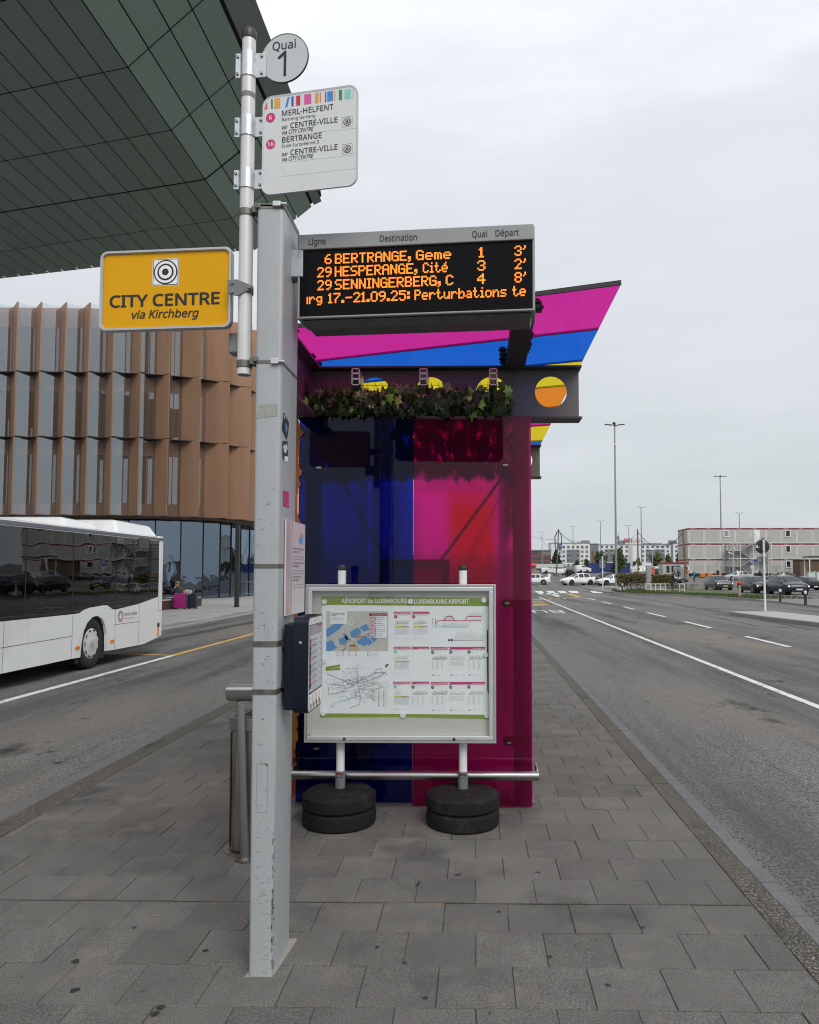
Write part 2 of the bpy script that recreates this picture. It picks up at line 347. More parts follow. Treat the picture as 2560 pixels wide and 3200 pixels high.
# --- gravel edging and granite setts on both sides
mb = MB()
for xa, xb in ((XR + .004, 1.497), (-3.13, XL - .004)):
    y = Y0
    while y < Y1:
        L_ = 1.0; mb.box(xa, xb, y + .003, min(Y1, y + L_) - .003, -.12, -.0015 + sr.uniform(-.0015, .0015)); y += L_
struct(mb, 'gravel_edging', AGG)
mb = MB()
y = Y0
while y < Y1:
    l = sr.uniform(.15, .26); mb.box(1.502, 1.602 + sr.uniform(-.004, .004), y + .004, y + l - .004, -.2, -.004 + sr.uniform(-.003, .002)); y += l
y = Y0
while y < Y1:
    l = 1.0; mb.box(-3.27 + sr.uniform(-.002, .002), -3.135, y + .003, y + l - .003, -.2, -.004 + sr.uniform(-.002, .002)); y += l
struct(mb, 'kerb', SETT, bevel=.006, seg=1)
# --- road markings
RW = mat('road_paint_white', (.60, .60, .58), .7, var=.12, scale=2, fine=.12, bscale=60, stain=[((.19, .185, .175), 9, .54, .66, (1, 1, 1))]); RY = mat('road_paint_yellow', (.55, .33, .05), .7, var=.2, scale=2, fine=.15, bscale=60)
RZ = -.146
def strip(mb, pts, w, mi=0):
    for (x0, y0), (x1, y1) in zip(pts, pts[1:]):
        d = math.hypot(x1 - x0, y1 - y0); a, b = -(y1 - y0) / d * w / 2, (x1 - x0) / d * w / 2
        n = max(1, int(d / 5))
        for i in range(n):
            xa, ya, xb, yb = lerp(x0, x1, i / n), lerp(y0, y1, i / n), lerp(x0, x1, (i + 1) / n), lerp(y0, y1, (i + 1) / n)
            mb.poly([(xa - a, ya - b, gz(ya) + .004), (xb - a, yb - b, gz(yb) + .004), (xb + a, yb + b, gz(yb) + .004), (xa + a, ya + b, gz(ya) + .004)], mi)
mb = MB()
strip(mb, [(4.57, -5), (4.57, 12), (4.62, 30), (4.74, 57)], .13)
for ya, yb in ((12.3, 15.3), (18.6, 21.7), (25, 28.2), (31.3, 34.7), (37.8, 40.7), (44.5, 48), (51, 55)):
    strip(mb, [(7.62 + .0125 * (ya - 20), ya), (7.62 + .0125 * (yb - 20), yb)], .16)
strip(mb, [(-6.57, -5), (-6.57, 16.4)], .14)
strip(mb, [(-6.57, 16.4), (-6.57, 34)], .14, 1)
strip(mb, [(-6.66, 16.47), (-10.2, 17.1)], .10, 1)
for px0, px1 in ((1670, 1701), (1706, 1737), (1740, 1773), (1774, 1811), (1843, 1884)):   # zebra bars
    pts = [onz(px0, 1846.5, RZ), onz(px1 - 7, 1846.5, RZ), onz(px1, 1853.5, RZ), onz(px0 + 12, 1853.5, RZ)]
    mb.poly([(p.x, p.y, RZ) for p in pts])
def zpoly(pts, mi): mb.poly([(q.x, q.y, RZ) for q in (onz(1640 + .1855 * x, 1620 + .1855 * y, RZ) for x, y in pts)], mi)
zpoly([(690, 1265), (760, 1268), (975, 1328), (905, 1328)], 1)
zpoly([(130, 1160), (230, 1128), (245, 1130), (150, 1165)], 1)
zpoly([(385, 1358), (470, 1352), (470, 1358), (385, 1364)], 1); zpoly([(520, 1355), (590, 1350), (590, 1356), (520, 1361)], 1); zpoly([(640, 1350), (700, 1345), (700, 1351), (640, 1356)], 1); zpoly([(750, 1342), (890, 1328), (890, 1334), (750, 1348)], 1)
for a_, b_, c_, d_ in ((130, 1370, 290, 1362), (130, 1396, 280, 1386), (130, 1470, 470, 1436), (160, 1450, 460, 1438), (140, 1425, 330, 1418)): zpoly([(a_, b_), (c_, d_), (c_, d_ + 7), (a_, b_ + 7)], 1)
zpoly([(425, 1286), (500, 1280), (600, 1306), (575, 1322), (500, 1316), (520, 1306)], 0)
for a_ in (220, 350, 480): zpoly([(a_, 1265), (a_ + 80, 1262), (a_ + 100, 1278), (a_ + 15, 1278)], 0)
struct(mb, 'road_markings', [RW, RY], fix=False)
cv = Canvas((0, 0, -.1455), (-1, 0, 0), (0, -1, 0), step=.0015)                                 # BUS lettering seen upside down
A = onz(1640 + .2667 * 90, 1600 + .2667 * 1150, -.1455); B = onz(1640 + .2667 * 355, 1600 + .2667 * 1125, -.1455)
cv.text('BU', -B.x, -A.y, -(A.x - .1), 2.4, RW, 1); tag(cv.build('road_lettering'), kind='structure')
def ragged(mb, pts, w, q, z=-.1475):
    L_ = []; Rr = []
    for (ax, ay), (bx, by) in zip(pts, pts[1:]):
        n = max(2, int(math.hypot(bx - ax, by - ay) / .5)); dl = math.hypot(bx - ax, by - ay); nx, ny = -(by - ay) / dl, (bx - ax) / dl
        for i in range(n): x, y = lerp(ax, bx, i / n), lerp(ay, by, i / n); L_.append((x + nx * w * q.uniform(.3, .6), y + ny * w * q.uniform(.3, .6), z)); Rr.append((x - nx * w * q.uniform(.3, .6), y - ny * w * q.uniform(.3, .6), z))
    for a, b, c, d in zip(L_, L_[1:], Rr[1:], Rr): mb.poly([d, c, b, a])
q_ = random.Random(13); mb = MB()
def gp_(*P): return [(p.x, p.y) for p in (onz(a, b, -.1475) for a, b in P)]
ragged(mb, gp_((1935, 1860), (2100, 1886), (2300, 1921), (2558, 1972)), .22, q_); ragged(mb, gp_((1990, 1880), (2200, 1922), (2400, 1963)), .10, q_)
ragged(mb, gp_((345, 2034), (520, 1996), (650, 1972), (860, 1930)), .5, q_)
for _ in range(9):
    x, y = q_.choice((q_.uniform(1.9, 4.2), q_.uniform(-6.2, -3.6))), q_.uniform(4, 30); P = [(x, y)]
    for k in range(q_.randint(3, 6)): x += q_.uniform(-.25, .25); y += q_.uniform(.2, .6); P.append((x, y))
    ragged(mb, P, .006, q_)
struct(mb, 'road_repair', mat('tar_seal', (.05, .049, .048), .8, var=.3, scale=2, fine=.4, bscale=60, spec=.3), fix=False)
# --- plaza before the copper building
PLAZA = mat('plaza_paving', (.30, .29, .275), .8, var=.08, scale=.8, fine=.1, bscale=40)
PJ = mat('plaza_joint', (.17, .165, .155), .9)
mb = MB(); mb.box(-60, -9.86, 14, 80, -.16, -.104); struct(mb, 'plaza_bed', PJ)
mb = MB(); y = 14
while y < 62:
    x = -10.0 - (rnd.random() * .6)
    while x > -34:
        w = rnd.choice((.8, 1.0, 1.2)); mb.box(x - w + .012, x - .012, y + .012, y + .488, -.12, -.1 + rnd.uniform(-.001, .001)); x -= w
    y += .5
struct(mb, 'plaza', mat('plaza_slab', (.31, .30, .285), .8, var=.08, scale=.8, island=.07, fine=.1, bscale=40))
mb = MB(); y = 14
while y < 80: mb.box(-9.98, -9.72, y + .005, y + .995, -.16, -.095); y += 1
struct(mb, 'plaza_kerb', mat('concrete_kerb', (.27, .265, .25), .85, var=.15, scale=4, fine=.15), bevel=.008, seg=1)
# --- right: verge, parking apron and the traffic island
KERBM = MC['concrete_kerb']
kl = [(14.2, 79), (12.6, 72), (12.3, 67), (13.6, 63.6), (15.8, 60.2), (17.4, 55.5), (18.0, 50), (17.9, 44), (17.6, 38), (17.2, 30), (16.8, 20)]
def resample(P, n=4):
    out = []
    for a, b in zip(P, P[1:]):
        for i in range(n): out.append((lerp(a[0], b[0], i / n), lerp(a[1], b[1], i / n)))
    return out + [P[-1]]
ks = resample(kl, 3)
mb = MB()
for (a, b), (c, d) in zip(ks, ks[1:]):
    l = math.hypot(c - a, d - b); nx, ny = (d - b) / l, -(c - a) / l
    nx, ny = -nx, -ny
    s_ = 1 if nx > 0 else -1; nx *= s_; ny *= s_
    mb.add([(a, b, -.2), (c, d, -.2), (c + nx * .16, d + ny * .16, -.2), (a + nx * .16, b + ny * .16, -.2), (a, b, -.02), (c, d, -.02), (c + nx * .16, d + ny * .16, -.02), (a + nx * .16, b + ny * .16, -.02)],
           [(0, 3, 2, 1), (4, 5, 6, 7), (0, 1, 5, 4), (2, 3, 7, 6)])
struct(mb, 'verge_kerb', KERBM)
APRON = mat('pale_asphalt', (.155, .148, .142), .88, var=.15, scale=.6, fine=.25, bscale=60)
mb = MB(); P2 = [(x + .16, y) for x, y in kl if y <= 52]
mb.poly([(x, y, -.03) for x, y in P2] + [(60, 20, -.03), (60, 52, -.03)]); struct(mb, 'footway', APRON, fix=False)
GRASSG = mat('turf', (.05, .075, .018), .9, var=.35, scale=3, fine=.4, bscale=12)
mb = MB(); P3 = [(x + .16, y) for x, y in kl if y >= 50]
mb.poly([(x, y, -.035) for x, y in P3][::-1] + [(15, 80, -.035), (21.5, 78, -.035), (21.5, 62, -.035), (20.4, 57, -.035), (19.6, 52, -.035)][::1] if False else [(x, y, -.035) for x, y in P3] + [(19.6, 50.5, -.035), (20.6, 55, -.035), (22.6, 60, -.035), (23.5, 76, -.035), (22, 80, -.035)])
struct(mb, 'verge', GRASSG, fix=False)
mb = MB(); mb.poly([(40, 87, -.08), (80, 87, -.08), (80, 99, .12), (34, 99, .12), (28, 90, -.06)]); struct(mb, 'lawn', GRASSG, fix=False)
def blades(name, spots, n, h, seed, mats, kind=None):
    q = random.Random(seed); b = MB()
    for _ in range(n):
        x, y, z = spots(q)
        for _k in range(3):
            a = q.uniform(0, 6.28); hh = h * q.uniform(.5, 1.2); w = .02 + .25 * hh * q.random(); lx, ly = q.uniform(-.5, .5) * hh, q.uniform(-.5, .5) * hh
            b.poly([(x - w * math.cos(a), y - w * math.sin(a), z), (x + w * math.cos(a), y + w * math.sin(a), z), (x + lx, y + ly, z + hh)])
    return tag(b.build(name, mats, fix=False), kind='stuff')
GRASS = mat('grass_blade', (.06, .095, .02), .8, var=.3, scale=2, island=.35)
def vs_(q):
    while True:
        i = q.randrange(len(P3) - 1); t = q.random(); a = (lerp(P3[i][0], P3[i + 1][0], t), lerp(P3[i][1], P3[i + 1][1], t))
        d = q.random() ** 2 * 4.5
        return a[0] + .1 + d, a[1] + q.uniform(-.5, .5), -.04
tag(blades('verge_grass', vs_, 2600, .14, 5, GRASS), 'short green grass with ragged tufts along the curved kerb', 'grass')
tag(blades('lawn_grass', lambda q: (q.uniform(36, 62), q.uniform(87.5, 98), gz(q.uniform(87, 98)) + .05), 900, .14, 6, GRASS), 'mown lawn strip between the parked cars and the taxi lane', 'grass')
# traffic island with the pole sign
isl = [(10.85, 32.6), (11.15, 33.0), (12.9, 33.0), (13.2, 29.5), (13.4, 24), (13.4, 14), (12.1, 14), (11.85, 20), (11.35, 26), (11.0, 29)]
mb = MB(); mb.prism(isl, (0, 0, 0), (1, 0, 0), (0, 1, 0), -.2, .0); struct(mb, 'traffic_island_kerb', KERBM, bevel=.02)
ce = (12.2, 24)
mb = MB(); mb.poly([(lerp(x, ce[0], .08), lerp(y, ce[1], .03), .004) for x, y in isl])
struct(mb, 'traffic_island', mat('island_setts', (.33, .325, .31), .85, var=.12, scale=3, fine=.3, bscale=14, bump=.6), fix=False)
# small paved refuge at the crossing
mb = MB(); rp = [onz(1829, 1839, -.15), onz(1845, 1836, -.15), onz(1890, 1834.5, -.15), onz(1925, 1838, -.15), onz(1938, 1852, -.15), onz(1900, 1853, -.15), onz(1863, 1848.5, -.15)]
mb.prism([(p.x, p.y) for p in rp], (0, 0, 0), (1, 0, 0), (0, 1, 0), -.2, -.05); struct(mb, 'crossing_refuge', APRON, bevel=.02)
# ============================================================ square steel post and what hangs on it
PY0, PY1, PTOP = 3.14, 3.43, 3.195; PX0, PX1 = at(776, 3057, 3.14).x, at(850, 3057, 3.14).x; TAP = .20; PXC = (PX0 + PX1) / 2
post = thing('steel_post', 'square grey painted steel post with scratches and stickers, standing in the foreground', 'post', (PXC, 3.285, 0))
GROUT = mat('grout', (.27, .26, .23), .9, var=.25, scale=30)
mb = MB(); w, d = (PX1 - PX0) / 2, (PY1 - PY0) / 2
prof = rr_pts(-w, -d, w, d, .014, 4)
nz_ = 8; vs = []; n = len(prof)
for j in range(nz_ + 1):
    z = PTOP * j / nz_; k = 1.0 + TAP * j / nz_
    vs += [(x * k, y, z) for x, y in prof]
fs = [(j * n + i, j * n + (i + 1) % n, (j + 1) * n + (i + 1) % n, (j + 1) * n + i) for j in range(nz_) for i in range(n)] + [list(range(nz_ * n, nz_ * n + n))]
mb.add(vs, fs); mb.build('shaft', mat('post_paint', (.375, .393, .40), .42, .1, var=.05, scale=5, bump=.15, bscale=300,
    stain=[((.12, .11, .10), 34, .68, .76, (1, 1, .35)), ((.27, .275, .27), 5, .56, .8, (3, 3, .25)), ((.05, .045, .04), 60, .74, .78, (.5, .5, 2.5))]), post, smooth=40)
mb = MB(); mb.prism([(x * (1.02 + TAP), y * 1.012) for x, y in prof], (0, 0, 0), (1, 0, 0), (0, 1, 0), PTOP - .012, PTOP + .012)
mb.build('top_cap', mat('mossy_metal', (.20, .20, .18), .8, var=.3, scale=40, stain=[((.04, .04, .03), 30, .52, .65, (1, 1, 1))]), post, bevel=.004)
mb = MB(); mb.prism([(-w - .012, -d - .006), (w + .004, -d - .006), (w + .03, d + .01), (w + .022, d + .03), (-w, d + .01)], (0, 0, 0), (1, 0, 0), (0, 1, 0), -.01, .0012); mb.build('grout_collar', GROUT, post)
bandm = mat('steel_band', (.17, .165, .15), .5, .8, var=.3, scale=20)
for zb, hh in ((at(780, 1132 + 640 - 640, 3.14).z if False else at(800, 1131, 3.14).z, .014), (at(800, 640, 3.14).z, .014), (at(800, 1769, 3.14).z, .018), (at(800, 2013, 3.14).z, .024), (at(800, 2163, 3.14).z, .022)):
    k = 1 + TAP * zb / PTOP; mb = MB(); P_ = [(x * k * 1.02, y * 1.012) for x, y in prof]; n = len(P_)
    Pi = [(x * k * .99, y * .99) for x, y in prof]
    mb.add([(x, y, zb - hh / 2) for x, y in P_] + [(x, y, zb + hh / 2) for x, y in P_] + [(x, y, zb - hh / 2) for x, y in Pi] + [(x, y, zb + hh / 2) for x, y in Pi],
           [f for i in range(n) for f in ((i, (i + 1) % n, n + (i + 1) % n, n + i), (2 * n + i, 2 * n + (i + 1) % n, (i + 1) % n, i), (n + i, n + (i + 1) % n, 3 * n + (i + 1) % n, 3 * n + i))])
    mb.build('clamp_band', bandm, post, smooth=40)
mb = MB()
for zb in (at(800, 1131, 3.14).z, at(800, 640, 3.14).z):
    mb = MB(); mb.box(.012, .045, -d - .014, -d - .001, zb - .011, zb + .011)
    mb.cyl((.045, -d - .008, zb), (.07, -d - .008, zb), .006); mb.build('band_buckle', ALU, post, bevel=.002)
# stickers and marks on the post
def side_canvas(): return Canvas((w + .0008, -d, 0), (0, 1, 0), Vector((w * TAP / PTOP, 0, 1)))
def side_uv(px, py): p = onx(px, py, PX1 + .003); return p.y - PY0, p.z
cv = side_canvas()
def sp(L, m, l=1): cv.poly([side_uv(640 + .2969 * x, 980 + .2969 * y) for x, y in L], m, l)
STN = flat('sticker_navy', (.02, .035, .07)); STB = flat('sticker_blue', (.12, .28, .42)); STP = flat('sticker_pink', (.42, .02, .12))
sp([(818, 1040), (828, 1050), (875, 1150), (868, 1250), (852, 1330), (800, 1220)], BLACK); sp([(828, 1110), (862, 1160), (858, 1270), (845, 1290), (815, 1220)], STN, 2); sp([(835, 1150), (855, 1190), (850, 1260), (838, 1230)], STB, 3); sp([(820, 1062), (830, 1070), (834, 1110), (822, 1100)], LGREY, 2)
sp([(806, 1345), (860, 1338), (868, 1520), (862, 1556), (826, 1560), (808, 1510)], STN); sp([(812, 1390), (850, 1375), (860, 1420), (840, 1470), (822, 1460)], LGREY, 2); sp([(828, 1500), (866, 1505), (862, 1555), (826, 1558)], WHITE, 2)
sp([(815, 1860), (876, 1878), (876, 2046), (815, 2025)], STP)
for i in range(6):
    for j in range(9):
        if sr.random() < .42:
            x, y = 822 + i * 9, 1880 + j * 16 + i * 2.5; sp([(x, y), (x + 6, y + 1.5), (x + 6, y + 11), (x, y + 9)], flat('sticker_light', (.55, .2, .3)), 2)
cv.build('sticker', post)
cv = Canvas((0, -d - .0006, 0), (1, 0, 0), (0, 0, 1))
def fu(px, py): p = at(px, py, PY0); return p.x - PXC, p.z
def fp(L, m, l=1): cv.poly([fu(*p) for p in L], m, l)
TAPE = mat('tape_residue', (.30, .305, .285), .7, var=.2, scale=60); SCR = mat('scratch', (.16, .155, .145), .7, var=.2, scale=40)
fp([(800, 1266), (868, 1262), (868, 1300), (802, 1308)], TAPE)
scr = random.Random(11)
for _ in range(110):
    x = scr.uniform(792, 862); y = scr.choice((scr.uniform(1400, 3040), scr.uniform(2500, 3040))); l = scr.uniform(2, 15); a = scr.choice((scr.uniform(-.3, .3), scr.uniform(1.2, 1.9)))
    fp([(x, y), (x + l * math.cos(a), y + l * math.sin(a)), (x + l * math.cos(a) + .5, y + l * math.sin(a) + 1.0), (x + .3, y + 1.1)], SCR)
for _ in range(10):
    x = scr.uniform(800, 850); y = scr.choice((2070, 2125, 2010, 1960, 2245)) + scr.uniform(-8, 8); fp([(x, y), (x + scr.uniform(4, 10), y + scr.uniform(-2, 2)), (x + scr.uniform(2, 8), y + scr.uniform(3, 7))], SCR)
fp([(x, y) for x, y in ((802, 2386), (838, 2386), (838, 2398), (826, 2388))], SCR)
for A_, B_ in (((802, 2388), (801, 2538)), ((801, 2538), (836, 2538)), ((836, 2538), (837, 2388))):
    cv.line([fu(*A_), fu(*B_)], .0009, SCR)
for i in range(60):
    y = scr.uniform(2600, 3045); x = lerp(855, 848, (y - 2600) / 445) + scr.uniform(-3, 5); h_ = scr.uniform(6, 22); fp([(x, y), (x + scr.uniform(1, 3), y + 2), (x + scr.uniform(0, 2.5), y + h_), (x - 1, y + h_)], SCR)
cv.build('scratch_marking', post)
# ------------------------------------------------------------ round sign pole
rp_ = at(763, 1172, 3.19); rt = at(763, 96, 3.19); rpole = thing('sign_pole', 'round white sign pole clamped to the left of the square steel post', 'pole', (rp_.x, 3.19, rp_.z))
H_ = rt.z - rp_.z; mb = MB(); mb.cyl((0, 0, 0), (0, 0, H_ - .04), .0295, n=28, caps=False)
mb.lathe((0, 0, 0), [(.0295, 0), (.026, 0), (.026, .3)], 28); mb.build('tube', mat('pole_white', (.62, .62, .61), .4, .1, var=.07, scale=9, stain=[((.25, .24, .22), 20, .68, .76, (1, 1, .4))]), rpole, smooth=40)
mb = MB(); mb.lathe((0, 0, H_ - .045), [(.031, 0), (.0325, .005), (.0325, .038), (.028, .046), (0, .048)], 28); mb.build('end_cap', BLKPL, rpole, smooth=40)
mb = MB(); zc = at(763, 303, 3.19).z - rp_.z; mb.cyl((0, 0, zc - .011), (0, 0, zc + .011), .0305, n=28); mb.build('grey_ring', mat('ring_grey', (.18, .18, .18), .6), rpole, smooth=40)
for yb in (668, 1140):
    zc = at(763, yb, 3.19).z - rp_.z; mb = MB(); mb.lathe((0, 0, zc - .016), [(.030, 0), (.033, 0), (.033, .032), (.030, .032)], 28); mb.box(.028, .062, -.022, .022, zc - .004, zc + .026); mb.box(.05, .075, -.055, .03, zc + .0, zc + .022)
    mb.build('pipe_clamp', bandm, rpole, bevel=.003)
def bracket(name, y0, y1, par, M_):
    z0, z1 = at(763, y1, 3.15).z, at(763, y0, 3.15).z; mb = MB()
    c = [(-.0455 - .012, -.008)] + [(-.031, -.008)]
    arc = [(.034 * math.cos(R(a)), .034 * math.sin(R(a))) for a in range(195, 346, 15)]
    P_ = [(-.056, -.006), (-.036, -.006)] + arc + [(.036, -.006), (.080, -.012), (.080, -.004), (.036, .0), (-.036, .0), (-.056, .0)]
    mb.prism(P_, (rp_.x, 3.19, 0), (1, 0, 0), (0, 1, 0), z0, z1)
    o = mb.build(name, M_, par, smooth=35)
    m2 = MB()
    for xx in (-.048, .058):
        for zz in (z0 + .016, z1 - .016):
            m2 = MB(); q = (rp_.x + xx, 3.19 - (.008 if xx < 0 else .0105), zz); m2.cyl(q, (q[0], q[1] - .003, q[2]), .0058, n=12); m2.cyl((q[0], q[1] - .003, q[2]), (q[0], q[1] - .0034, q[2]), .003, n=8, mi=1); m2.build('bolt', [BLKPL, ALU], par)
    return o
# ------------------------------------------------------------ Quai 1 disc
def frame_yaw(px, py, Y, yaw): p = at(px, py, Y); return p, Vector((math.cos(yaw), -math.sin(yaw), 0)), Vector((0, 0, 1))
YW = R(9.6)
q1 = thing('platform_sign', 'round grey sign reading Quai 1, topmost on the round pole', 'sign')
p, u, v = frame_yaw(889, 181, 3.175, YW); r_ = .1085; SIGNW = mat('sign_face_grey', (.52, .53, .535), .35, .2, var=.03, scale=8); SIGNL = mat('sign_face_white', (.64, .65, .645), .38, .05, var=.035, scale=6, stain=[((.40, .385, .35), 9, .62, .85, (4, 4, .5))])
mb = MB(); mb.prism(circ(0, 0, r_, 56), p, u, v, -.006, 0); mb.build('plate', SIGNW, q1, smooth=40)
mb = MB(); n_ = 56; mb.add([p + u * a + v * b + Vector((-math.sin(YW), -math.cos(YW), 0)) * t for t in (-.007, .0012) for a, b in circ(0, 0, r_ + .0022, n_)] + [p + u * a + v * b + Vector((-math.sin(YW), -math.cos(YW), 0)) * .0012 for a, b in circ(0, 0, r_ - .0005, n_)], [(i, (i + 1) % n_, n_ + (i + 1) % n_, n_ + i) for i in range(n_)] + [(n_ + i, n_ + (i + 1) % n_, 2 * n_ + (i + 1) % n_, 2 * n_ + i) for i in range(n_)]); mb.build('rim', DARKM, q1)
cv = Canvas(p, u, v); cv.text('Quai', -.055, .040, .052, .037, NAVY, bold=.006); cv.mb.v = cv.mb.v
cv.line([(.003, .026), (.003, -.077)], .0125, NAVY, 2); cv.line([(.004, .0265), (-.024, .004)], .0125, NAVY, 3); cv.disc(.003, -.077, .0063, NAVY, 2); cv.disc(.003, .0265, .0063, NAVY, 2); cv.disc(-.024, .004, .0063, NAVY, 2); cv.build('lettering', q1)
bracket('clamp_bracket', 150, 226, q1, ALU)
# ------------------------------------------------------------ line sign
ls = thing('line_sign', 'white bus line sign with coloured stripes listing lines 6 and 16', 'sign')
YL = R(10.9); Yl = 3.165
pl = at(821, 455, Yl); u = Vector((math.cos(YL), -math.sin(YL), 0)); v = Vector((0, 0, 1))
# width from the right edge ray
d_ = ray(1117, 430); t_ = None
nrm = u.cross(v); t_ = (pl - EYE).dot(nrm) / d_.dot(nrm); WL = (EYE + d_ * t_ - pl).dot(u)
zt = at(1000 - 179, 305, Yl).z; zb = at(821, 610, Yl).z; o_ = Vector((pl.x, pl.y, zb)); HL = zt - zb
mb = MB(); mb.prism(rr_pts(0, 0, WL, HL, .042, 8), o_, u, v, -.007, 0); mb.build('plate', SIGNL, ls, smooth=30)
mb = MB(); A_ = rr_pts(-.0015, -.0015, WL + .0015, HL + .0015, .0435, 8); B_ = rr_pts(.006, .006, WL - .006, HL - .006, .036, 8); k = len(A_); nn = -Vector((0, 0, 0)) + u.cross(v)
mb.add([o_ + u * a + v * b - nn * .008 for a, b in A_] + [o_ + u * a + v * b + nn * .002 for a, b in A_] + [o_ + u * a + v * b + nn * .0005 for a, b in B_], [f for i in range(k) for f in ((i, (i + 1) % k, k + (i + 1) % k, k + i), (k + i, k + (i + 1) % k, 2 * k + (i + 1) % k, 2 * k + i))]); mb.build('edge', ALUL, ls, smooth=30)
cv = Canvas(o_, u, v)
def L2(x, y):   # zoomed photograph coordinates (region 700,50 .. 1200,650 at 3.45x) to the plate
    X_, Y_ = 700 + x / 3.45, 50 + y / 3.45; d_ = ray(X_, Y_); t_ = (o_ - EYE).dot(nn) / d_.dot(nn); q_ = EYE + d_ * t_ - o_; return q_.dot(u), q_.dot(v)
SC_ = {'sal': (.62, .16, .10), 'gre': (.03, .24, .07), 'ora': (.70, .33, .07), 'blu': (.05, .22, .55), 'nav': (.04, .06, .35), 'red': (.53, .02, .05), 'pin': (.62, .09, .30), 'tea': (.25, .57, .47), 'brn': (.3, .2, .13)}
for x0, x1, yt, yb_, c_, sk in ((428, 470, 905, 1010, 'sal', 0), (508, 527, 897, 1003, 'gre', 0), (543, 606, 889, 1000, 'ora', 0), (661, 684, 873, 984, 'blu', 26), (728, 751, 868, 975, 'nav', 0), (779, 824, 859, 967, 'red', 0), (866, 942, 846, 955, 'pin', 0), (981, 1021, 830, 941, 'ora', 0), (1034, 1045, 826, 934, 'sal', 0), (1092, 1105, 820, 927, 'nav', 0), (1115, 1177, 814, 922, 'blu', 0), (1190, 1200, 806, 913, 'ora', 0), (1239, 1275, 797, 908, 'gre', 0), (1300, 1370, 793, 899, 'tea', 0), (1391, 1395, 795, 890, 'brn', 0)):
    m_ = flat('stripe_' + c_, SC_[c_]); sl = -.11
    tl = [L2(x0 + sk, yt), L2(x1 + sk, yt + sl * (x1 - x0))]; bl = [L2(x1, yb_ + sl * (x1 - x0)), L2(x0, yb_)]
    if x0 == 428: tl = [L2(455, 945), L2(470, 930)]; bl = [L2(470, 1006), L2(428, 1012)]
    cv.poly([bl[1], bl[0], tl[1], tl[0]], m_, 1)
def lt(t, x0, y0, x1, cap_px, m=BLACK, b=0, sh=0):
    a0 = L2(x0, y0); a1 = L2(x1, y0 - .105 * (x1 - x0)); c0 = L2(x0, y0 - cap_px); cv.text(t, a0[0], (a0[1] + a1[1]) / 2, a1[0], c0[1] - a0[1], m, 2, b, sh)
lt('MERL-HELFENT', 628, 1072, 1180, 58, b=.004); lt('Bartreng Gemeng', 626, 1130, 984, 32); lt('par', 626, 1217, 690, 38, b=.004); lt('CENTRE-VILLE', 718, 1203, 1225, 57, b=.006); lt('via CITY CENTRE', 628, 1275, 966, 42, sh=.25, b=.002)
lt('BERTRANGE', 628, 1362, 1054, 58, b=.006); lt('École Européenne II', 626, 1417, 1028, 34); lt('par', 626, 1509, 690, 38, b=.004); lt('CENTRE-VILLE', 718, 1495, 1225, 57, b=.006); lt('via CITY CENTRE', 628, 1565, 966, 42, sh=.25, b=.002)
for cx_, cy_, tx in ((503, 1096, '6'), (504, 1383, '16')):
    a = L2(cx_, cy_); r_ = abs(L2(cx_ + 49, cy_)[0] - a[0]); cv.disc(a[0], a[1], r_ * 1.03, PINK, 1); hw = r_ * (.3 if len(tx) == 1 else .66); cv.text(tx, a[0] - hw, a[1] - r_ * .42, a[0] + hw, r_ * .86, WHITE, 2, .01)
for cx_, cy_ in ((1331, 1138), (1331, 1433)):
    a = L2(cx_, cy_); h_ = abs(L2(cx_ + 51, cy_)[0] - a[0]) * 1.03
    for b_ in ((-h_, -h_, h_, -h_), (h_, -h_, h_, h_), (h_, h_, -h_, h_), (-h_, h_, -h_, -h_)): cv.line([(a[0] + b_[0], a[1] + b_[1]), (a[0] + b_[2], a[1] + b_[3])], .0009, BLACK, 1)
    cv.disc(a[0], a[1], h_ * .82, BLACK, 1); cv.disc(a[0], a[1], h_ * .68, SIGNL, 2); cv.disc(a[0], a[1], h_ * .55, BLACK, 3); cv.disc(a[0], a[1], h_ * .40, SIGNL, 4); cv.disc(a[0], a[1], h_ * .24, BLACK, 5)
for y_ in (1297, 1585, 1732): cv.line([L2(598, y_), L2(1428, y_ - 90)], .0007, GREY, 1)
cv.build('lettering', ls)
bracket('clamp_bracket', 352, 413, ls, ALU); bracket('clamp_bracket', 518, 578, ls, ALU)
# ------------------------------------------------------------ yellow destination sign
ds = thing('destination_sign', 'yellow sign reading CITY CENTRE via Kirchberg in a silver frame', 'sign')
YD = R(4.3); Yd = 3.21; u = Vector((math.cos(YD), -math.sin(YD), 0)); v = Vector((0, 0, 1)); nn = u.cross(v)
p0 = at(309, 1037, Yd + .03)
def pln(px, py, o_): d_ = ray(px, py); t_ = (o_ - EYE).dot(nn) / d_.dot(nn); q_ = EYE + d_ * t_ - o_; return q_.dot(u), q_.dot(v)
W_, H_ = pln(727, 770, p0)
mb = MB(); mb.prism(rr_pts(.004, .004, W_ - .004, H_ - .004, .026, 8), p0, u, v, -.014, -.003)
mb.build('panel', mat('sign_yellow', (.68, .335, .0), .45, spec=.2, var=.03, scale=6), ds)
mb = MB(); A_ = rr_pts(0, 0, W_, H_, .034, 8); B_ = rr_pts(.015, .015, W_ - .015, H_ - .015, .022, 8); k = len(A_); A2 = rr_pts(.003, .003, W_ - .003, H_ - .003, .032, 8); B2 = rr_pts(.011, .011, W_ - .011, H_ - .011, .026, 8)
def P3_(L, t): return [p0 + u * a + v * b + nn * t for a, b in L]
